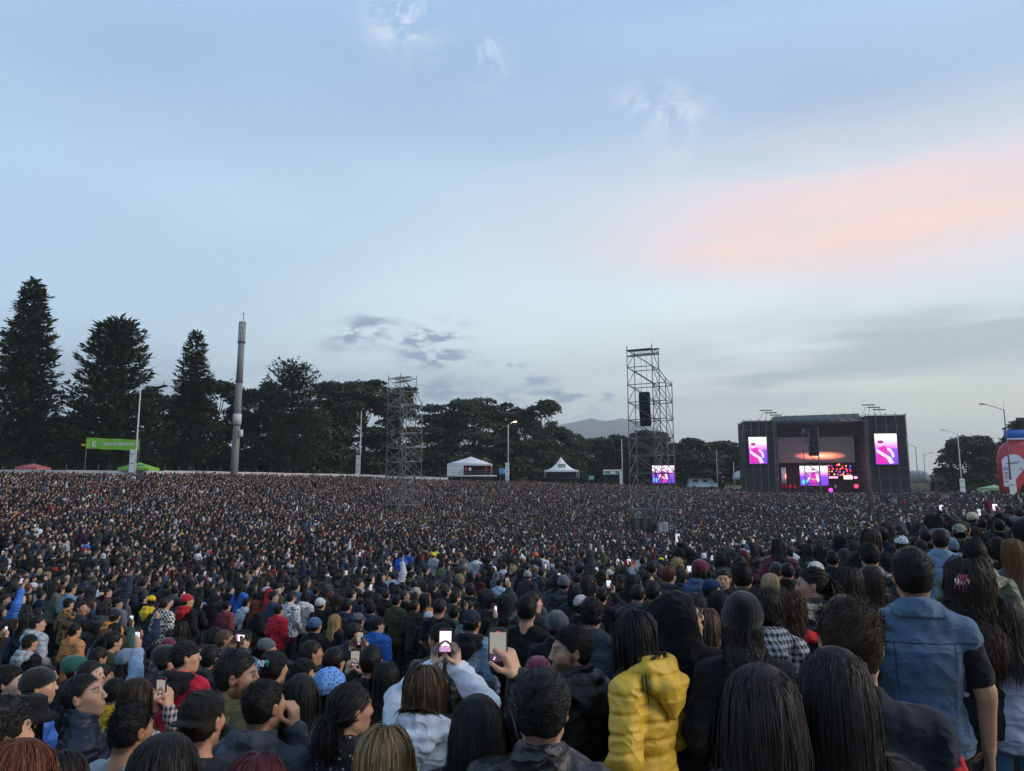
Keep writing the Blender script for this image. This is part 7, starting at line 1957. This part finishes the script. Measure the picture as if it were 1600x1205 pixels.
mid(1300, 862, 8.0, 'person with short black hair in a dark blue jacket left of the black leather collar', ('short', BLK), ('plain', NAVY), None)
mid(1230, 880, 7.4, 'person with cropped black hair left of the pale blond hair', ('crop', BLK), ('plain', BLACK), None)
mid(1560, 812, 9.0, 'person in black photographing with a glowing white phone, near the picture edge', ('short', BLK), ('plain', BLACK), 'glowing white phone', 'hi', lit=0, H=1.76)
# far landmarks with strong colours
mid(1033, 872, 22, 'person in a bright yellow hooded raincoat', ('short', BLK), ('coat', (0.85, 0.66, 0.02), 'up'), 'yellow raincoat')
mid(628, 863, 24, 'person in a royal blue anorak, nearer the camera of the blue pair', ('short', BLK), ('plain', (0.03, 0.12, 0.55)), 'royal blue anorak')
mid(638, 858, 25, 'person in a deep blue anorak beside the royal blue one', ('short', BLK), ('plain', (0.03, 0.09, 0.40)), None)
mid(691, 879, 20, 'person in a camouflage jacket with a pale backpack', ('short', BLK), ('plain', (0.16, 0.18, 0.10), None, M_CAMO), 'camouflage jacket')
mid(682, 845, 29, 'person in a yellow-green high visibility vest', ('short', BLK, 'cap', (0.10, 0.12, 0.05)), ('plain', (0.50, 0.65, 0.05)), 'yellow-green vest')
mid(678, 864, 25, 'person in a yellow cap beside the high visibility vest', ('crop', BLK, 'beanie', (0.8, 0.55, 0.03)), ('plain', LGREY), None)
mid(1286, 843, 26, 'person in a black vest with yellow-green bands', ('crop', BLK), ('plain', (0.45, 0.60, 0.04), None, M_STRIPE), 'yellow-green bands')
mid(838, 864, 24, 'person in a bright orange cap', ('crop', BLK, 'beanie', (0.75, 0.16, 0.03)), ('plain', CHAR), 'bright orange cap')
mid(848, 860, 24, 'person in a white jacket right of the orange cap', ('short', BLK), ('plain', WHITE), None)
mid(745, 868, 24, 'person in a white hooded top among dark jackets', ('short', BLK), ('hoodie', WHITE, WHITE), 'white hooded top')
mid(748, 897, 17.5, 'person in a maroon woolly hat', ('wavy', DKB, 'beanie', (0.16, 0.012, 0.04)), ('plain', MAROON), 'maroon woolly hat', fem=True)
mid(780, 906, 16.5, 'person in a pale blue jacket right of the maroon woolly hat', ('short', BLK), ('plain', (0.42, 0.54, 0.68)), None)
mid(825, 893, 15, 'person in a grey woolly hat', ('crop', BLK, 'beanie', (0.26, 0.27, 0.29)), ('plain', CHAR), 'grey woolly hat')
for px, top, d, c, nm in ((180, 835, 36, WHITE, 'white'), (152, 845, 33, (0.55, 0.55, 0.5), 'cream'), (137, 845, 34, (0.03, 0.18, 0.60), 'cobalt blue'), (328, 855, 27, (0.55, 0.03, 0.04), 'scarlet'), (338, 862, 26, (0.03, 0.28, 0.14), 'green'), (356, 858, 26, LGREY, 'light grey'), (372, 868, 24, (0.5, 0.55, 0.62), 'powder blue'), (15, 850, 30, WHITE, 'snow white'), (62, 862, 24, (0.36, 0.40, 0.42), 'silver grey'), (155, 768, 75, (0.6, 0.03, 0.04), 'bright red'), (219, 765, 78, (0.6, 0.05, 0.08), 'crimson'), (493, 763, 95, (0.05, 0.12, 0.6), 'vivid blue'), (598, 838, 34, (0.55, 0.04, 0.05), 'tomato red'), (575, 815, 45, YELLOW, 'golden yellow'), (1143, 860, 24, (0.05, 0.16, 0.42), 'steel blue'), (1160, 845, 28, WHITE, 'chalk white'), (1225, 828, 34, (0.35, 0.7, 0.1), 'lime green'), (1208, 838, 30, ORANGE, 'burnt orange')):
    mid(px, top, d, f'small distant person in a {nm} top among dark clothes', ('short', BLK), ('hoodie', c, c), None)

# ---- everyone else, spread over the field by a jittered grid
rng = np.random.default_rng(21)
EDGE = ((-200, 94), (-60, 98.6), (0, 99), (200, 102), (300, 114.5), (400, 127), (560, 148), (640, 153), (700, 156), (800, 164), (900, 168), (1000, 170), (1150, 172), (1165, 162), (1415, 158), (1440, 150), (1500, 140), (1560, 106), (1600, 101), (1800, 100))
S0 = 0.59
gx, gy = np.meshgrid(np.arange(-125, 125, S0), np.arange(1.0, 176, S0 * 0.94))
gx[1::2] += S0 / 2
gx = gx + rng.uniform(-0.26, 0.26, gx.shape); gy = gy + rng.uniform(-0.26, 0.26, gy.shape)
gx, gy = gx.ravel(), gy.ravel()
pxs = CX + gx / gy * FPX
ok = (pxs > -130 - 300 / gy) & (pxs < 1730 + 300 / gy) & (gy < np.interp(pxs, [e[0] for e in EDGE], [e[1] for e in EDGE]) + rng.uniform(-1.0, 1.0, len(gx)))
near = np.interp(pxs, (-100, 0, 200, 450, 650, 900, 1100, 1300, 1450, 1600, 1800), (6.0, 6.3, 6.5, 6.2, 6.6, 7.0, 7.3, 8.2, 9.3, 8.0, 8.0))
ok &= gy > near
# slightly looser near the camera, gaps left at random
ok &= rng.random(len(gx)) > np.interp(gy, (4, 12, 40, 100), (0.14, 0.08, 0.04, 0.02)) + 0.35 * np.clip(vnoise(np.stack([gx / 3.2, gy / 3.2, 0 * gx], 1), 5) - 0.25, 0, 1)
for x, y, r in SPOTS: ok &= (gx - x) ** 2 + (gy - y) ** 2 > (r + 0.12) ** 2
for px, d, r in ((1010, 84, 3.0), (625, 106, 2.6), (1271, 140, 2.2), (1040, 84, 2.2)):
    p = on_ground(px, d); ok &= np.hypot(gx - p.x, gy - p.y) > r
gx, gy = gx[ok], gy[ok]
gz = ground_np(gx, gy)
hh = np.clip(rng.normal(1.68, 0.10, len(gx)), 1.48, 1.92)
# people who would hide a hand-placed one: leave them out
pxs = CX + gx / gy * FPX; tops = np.array([proj((x, y, z + h))[1] for x, y, z, h in zip(gx, gy, gz, hh)])
hide = np.zeros(len(gx), bool)
for px, top, d in MIDBOX:
    hide |= (gy < d) & (gy > d - 7) & (np.abs(pxs - px) < 0.14 * FPX / d + 0.26 * FPX / gy) & (tops < top + (0.55 if d > 9 else 0.34) * FPX / d)
gx, gy, gz, hh, pxs, tops = [a[~hide] for a in (gx, gy, gz, hh, pxs, tops)]
order = np.argsort(gy)
N_IND = max(0, 298 - PEOPLE[0])
infr = [i for i in order if -15 < pxs[i] < 1615 and tops[i] < 1190][:N_IND]
rest = np.setdiff1d(np.arange(len(gx)), infr)
CLOTH = [(0.34, BLACK, 'black'), (0.20, CHAR, 'charcoal'), (0.10, NAVY, 'navy'), (0.06, GREY, 'grey'), (0.04, MAROON, 'maroon'), (0.05, (0.035, 0.05, 0.09), 'dark blue'), (0.04, OLIVE, 'olive'), (0.035, DENIM, 'denim blue'), (0.03, LGREY, 'light grey'), (0.03, (0.03, 0.022, 0.018), 'dark brown'), (0.015, WHITE, 'white'), (0.01, RED, 'red'), (0.012, PURPLE, 'plum'), (0.008, (0.04, 0.14, 0.45), 'blue'), (0.012, (0.03, 0.06, 0.045), 'bottle green'), (0.008, ORANGE, 'rust'), (0.01, BEIGE, 'beige')]
CW = np.array([c[0] for c in CLOTH]); CW /= CW.sum()
HAIRC = [(0.62, BLK, 'black'), (0.22, DKB, 'dark brown'), (0.09, BRN, 'brown'), (0.03, LBR, 'light brown'), (0.015, BLO, 'blond'), (0.025, REDH, 'auburn')]
HW = np.array([c[0] for c in HAIRC]); HW /= HW.sum()
STY = {'short': 'short {} hair', 'crop': 'cropped {} hair', 'curly': 'curly {} hair', 'long': 'long {} hair', 'wavy': 'wavy {} hair', 'tail': 'tied {} hair', 'bob': '{} bob'}
used = set(); SEEN = set()
def where(px, py, taken):
    """words that tie a person to a striking neighbour in the picture"""
    L = sorted(LAND, key=lambda l: (l[0] - px) ** 2 + ((l[1] - py) * 1.3) ** 2)
    for lx, ly, nm in L[:14]:
        dx, dy = px - lx, py - ly
        rel = ('right of' if dx > 0 else 'left of') if abs(dx) > abs(dy) * 1.2 else ('in front of' if dy > 0 else 'behind')
        far = math.hypot(dx, dy)
        w = ('just ' if far < 34 else '' if far < 80 else 'well ') + rel + ' the ' + nm
        if w not in taken: return w
    return None
poses = ['pp'] * 15 + ['ff'] * 6 + ['ch', 'ph', 'hi']
for i in infr:
    fem = rng.random() < 0.42
    st = str(rng.choice(['long', 'wavy', 'tail', 'bob'], p=(.5, .2, .2, .1))) if fem else str(rng.choice(['short', 'crop', 'curly'], p=(.62, .26, .12)))
    _, hc, hn = HAIRC[rng.choice(len(HAIRC), p=HW)]; _, cc, cn_ = CLOTH[rng.choice(len(CLOTH), p=CW)]
    cc = tuple(np.array(cc) * rng.uniform(0.75, 1.35))
    ct = str(rng.choice(['plain', 'hoodie', 'puffer', 'coat'], p=(.42, .36, .14, .08)))
    hat = rng.random(); hair = [st, hc]; hd_ = STY[st].format(hn)
    if hat < 0.07: hair += ['beanie', CLOTH[rng.choice(5)][1]]; hd_ = 'a dark beanie' 
    elif hat < 0.15: hair += ['cap' if rng.random() < .5 else 'capback', CLOTH[rng.choice(4)][1]]; hd_ = 'a dark cap'
    coat = [ct, cc, cc if ct == 'hoodie' else None]
    if ct == 'hoodie' and hat > 0.93: coat[2] = 'up'; hd_ = 'the hood up'
    pose = str(rng.choice(poses)); hf = str(rng.choice(['C', 'R', 'L', 'RR', 'LL', 'D', 'U', 'B'], p=(.25, .2, .13, .08, .06, .08, .1, .1)))
    sk = (SK1, SK2, SK3)[rng.choice(3, p=(.4, .35, .25))]
    look = f"person in {'an' if cn_[0] in 'aeiou' else 'a'} {cn_} {'hoodie' if ct == 'hoodie' else 'puffer jacket' if ct == 'puffer' else 'long coat' if ct == 'coat' else 'jacket'} with {hd_}"
    tk = {w for l, w in used if l == look}
    w = where(pxs[i], tops[i], tk | {w_ for l_, w_ in used if l_.replace('jacket', 'hoodie').split(' with')[0] == look.replace('jacket', 'hoodie').split(' with')[0]}) or where(pxs[i], tops[i], tk) or 'deep in the crowd'
    used.add((look, w))
    label = f'{look}, {w}'
    wl = label.split()
    if len(wl) > 16: label = label.replace(' jacket with', ' with').replace('long coat', 'coat').replace('person in a ', 'person in ').replace('just ', '')
    label = ' '.join(label.split()[:16])
    if label in SEEN: label = ' '.join(label.replace('person in', 'another person in', 1).split()[:16])
    SEEN.add(label)
    yaw = face_stage(gx[i], gy[i]) + rng.normal() * 14
    build_pool_person(Vector((gx[i], gy[i], gz[i])), hh[i] / 1.72, yaw, label, hair, coat, pose, hf, sk, fem, CHAR)
    if pose in HANDP and rng.random() < 0.75:
        p = Matrix.Rotation(-math.radians(yaw), 3, 'Z') @ Vector(HANDP[pose]) * (hh[i] / 1.72) + Vector((gx[i], gy[i], gz[i]))
        phone(' '.join(('phone of the ' + label).split()[:16]), p, -math.radians(yaw), True, 1.0, mode=int(rng.choice(3)))

# ---- the mass of the crowd beyond them: one object, every head a real body
def stuffmat(name, attr, rough, spec, sheen=0.0): return material(name, rough=rough, spec=spec, source=attr, tint=True, sheen=sheen)
SM = [stuffmat('crowd skin', 'skin_col', 0.6, 0.3), stuffmat('crowd hair', 'hair_col', 0.5, 0.35), stuffmat('crowd cloth', 'cloth_col', 0.9, 0.2), material('crowd trousers', (0.02, 0.021, 0.026), rough=0.9), stuffmat('crowd hat', 'hat_col', 0.9, 0.2), material('crowd phone', (0.02, 0.02, 0.02), emit=(0.45, 0.45, 0.52), estr=1.0)]
VC = bpy.data.collections.new('crowd figures')
r2 = np.random.default_rng(77)
NV = 30
for k in range(NV):
    fem = k % 5 in (1, 3); hf = ('C', 'R', 'L', 'U', 'RR', 'B', 'LL')[k % 7]
    pose = {5: 'ph', 14: 'hi', 23: 'ch', 26: 'up'}.get(k, 'pp' if k % 3 else 'ff')
    st = ('short', 'long', 'crop', 'wavy', 'short', 'tail', 'curly', 'bob')[k % 8]
    parts = [pool('body', hf, pose, fem), pool('hair', st, hf), pool('coat', 'puffer' if k % 6 == 2 else 'plain', pose, fem), TROUSER]; sl = [0, 1, 2, 3]
    if k % 4 == 0: parts.append(pool('hood')); sl.append(2)
    if k % 10 == 7: parts.append(pool('cap', hf)); sl.append(4)
    if k % 10 == 4: parts.append(pool('beanie', hf)); sl.append(4)
    if k % 15 == 6: parts.append(pool('hoodup', hf)); sl.append(2)
    if pose in HANDP: 
        x, y, z = HANDP[pose]; parts.append(mesh_np('p', *boxm([((x, y, z), (0.075, 0.01, 0.15))]), smooth=False)); sl.append(5)
    me = join_meshes(f'figure_{k:02d}', parts)
    for m in SM: me.materials.append(m)
    idx = np.concatenate([np.full(len(p.polygons), s) for p, s in zip(parts, sl)]).astype(np.int32)
    me.polygons.foreach_set('material_index', idx); me.update()
    VC.objects.link(bpy.data.objects.new(f'figure_{k:02d}', me))
n = len(rest)
cm = bpy.data.meshes.new('crowd'); cm.vertices.add(n)
P = np.stack([gx[rest], gy[rest], gz[rest]], 1).astype(np.float32); cm.vertices.foreach_set('co', P.ravel())
def attr(nm, typ, data, key):
    a = cm.attributes.new(nm, typ, 'POINT'); a.data.foreach_set(key, np.ascontiguousarray(data).ravel())
vi = rng.integers(0, NV, n); sw_ = np.isin(vi, (5, 14, 23)) & (rng.random(n) < 0.8); vi[sw_] = vi[sw_] - 1; sw_ = np.isin(vi, (4, 7, 14, 17, 24, 27)) & (rng.random(n) < 0.6); vi[sw_] = vi[sw_] - 2
attr('variant', 'INT', vi.astype(np.int32), 'value')
yaw = np.degrees(np.arctan2(STAGE_XY[0] - gx[rest], STAGE_XY[1] - gy[rest])) + rng.normal(size=n) * 20
attr('turn', 'FLOAT_VECTOR', np.stack([np.zeros(n), np.zeros(n), -np.radians(yaw)], 1).astype(np.float32), 'vector')
attr('size', 'FLOAT', (hh[rest] / 1.72).astype(np.float32), 'value')
def cols(tab, w, jit):
    c = np.array([t[1] for t in tab])[rng.choice(len(tab), n, p=w)] * rng.uniform(1 - jit, 1 + jit, (n, 1))
    return np.concatenate([c, np.ones((n, 1))], 1).astype(np.float32)
FW = CW.copy(); FW[[3, 8, 10, 16]] *= 1.5; FW /= FW.sum()
attr('cloth_col', 'FLOAT_COLOR', cols(CLOTH, FW, 0.4), 'color')
attr('hair_col', 'FLOAT_COLOR', cols(HAIRC, HW, 0.3), 'color')
sk = np.array((SK1, SK2, SK3))[rng.integers(0, 3, n)] * rng.uniform(0.65, 1.1, (n, 1)); sk = sk * 0.78 + 0.22 * sk.mean(1, keepdims=True); attr('skin_col', 'FLOAT_COLOR', np.concatenate([sk, np.ones((n, 1))], 1).astype(np.float32), 'color')
HATS = [(0.56, BLACK, ''), (0.12, WHITE, ''), (0.05, RED, ''), (0.09, LGREY, ''), (0.10, NAVY, ''), (0.02, YELLOW, ''), (0.06, BEIGE, '')]
attr('hat_col', 'FLOAT_COLOR', cols(HATS, [h[0] for h in HATS], 0.3), 'color')
ng = bpy.data.node_groups.new('crowd', 'GeometryNodeTree')
ng.interface.new_socket('Geometry', in_out='INPUT', socket_type='NodeSocketGeometry'); ng.interface.new_socket('Geometry', in_out='OUTPUT', socket_type='NodeSocketGeometry')
gi, go = ng.nodes.new('NodeGroupInput'), ng.nodes.new('NodeGroupOutput')
ci = ng.nodes.new('GeometryNodeCollectionInfo'); ci.inputs['Collection'].default_value = VC; ci.inputs['Separate Children'].default_value = True; ci.inputs['Reset Children'].default_value = True
ip = ng.nodes.new('GeometryNodeInstanceOnPoints'); ip.inputs['Pick Instance'].default_value = True
def named(nm, typ):
    a = ng.nodes.new('GeometryNodeInputNamedAttribute'); a.data_type = typ; a.inputs['Name'].default_value = nm
    return a.outputs['Attribute']
L = ng.links.new
L(gi.outputs[0], ip.inputs['Points']); L(ci.outputs[0], ip.inputs['Instance']); L(named('variant', 'INT'), ip.inputs['Instance Index']); L(named('turn', 'FLOAT_VECTOR'), ip.inputs['Rotation']); L(named('size', 'FLOAT'), ip.inputs['Scale']); L(ip.outputs[0], go.inputs[0])
cr = add('crowd', cm, kind='stuff', label='vast mass of people packed across the field up to the stage')
md = cr.modifiers.new('crowd', 'NODES'); md.node_group = ng
print('PEOPLE', PEOPLE[0], 'individuals', len(infr), 'mass', n)

# ---- people on the stage and on the tent platform
for k, (px, dx, col, nm) in enumerate(((1222, 0, RED, 'at the side of the stage'), (1230, 1.2, (0.40, 0.02, 0.03), 'second from the side of the stage'), (1238, 2.0, RED, 'left of the low stage screen'), (1243, 0.6, (0.5, 0.05, 0.04), 'touching the low stage screen'), (1306, 1.0, (0.45, 0.40, 0.42), 'in pale clothes right of the low stage screen'), (1318, 2.2, BLACK, 'by the drums on the stage'))):  # first four: red stage light put into the colour of their clothes
    p = stp(sx(px), 1.0 + dx, 1.9)
    build_pool_person(p, 1.03, 200 + k * 9, f'small performer in {"red" if k < 4 else "stage"} clothes {nm}'.replace('stage clothes in pale clothes', 'pale clothes').replace('stage clothes', 'dark clothes'), ('long' if k % 2 else 'short', BLK), ('plain', col), 'ch' if k % 2 else 'pp', 'C')
for k, (px, col, nm) in enumerate(((728, (0.40, 0.03, 0.03), 'beside the tent wall'), (734, WHITE, 'in white in the tent opening'), (759, RED, 'at the platform rail'), (767, (0.45, 0.03, 0.05), 'at the platform end'))):
    p = at(px, 741.5, 163.6)
    build_pool_person(p, 1.0, 150 + k * 20, f'tiny person in {"white" if k == 1 else "red"} on the white tent platform, {nm}', ('short', BLK), ('plain', col), 'pp', 'C')


# ---------------------------------------------------------------- evening haze: even air round everything
HZ = 0.00026
hm = bpy.data.materials.new('evening haze'); hm.use_nodes = True
hn = hm.node_tree; hn.nodes.clear()
ho_ = hn.nodes.new('ShaderNodeOutputMaterial'); hv = hn.nodes.new('ShaderNodeVolumePrincipled')
hv.inputs['Color'].default_value = (0.92, 0.95, 0.98, 1); hv.inputs['Density'].default_value = HZ; hv.inputs['Anisotropy'].default_value = 0.1
hn.links.new(hv.outputs[0], ho_.inputs['Volume'])
hb = add('haze', mesh_np('haze', *boxm([((0, 0, 0), (11200, 11200, 1))]), smooth=False), kind='stuff', label='thin blue evening haze over the park')
hv_top = 430.0; hv_bot = -8.0
hb.scale = (1, 1, hv_top - hv_bot); hb.location = (0, 0, (hv_top + hv_bot) / 2)
hb.data.materials.append(hm)
SC.cycles.volume_step_rate = 10
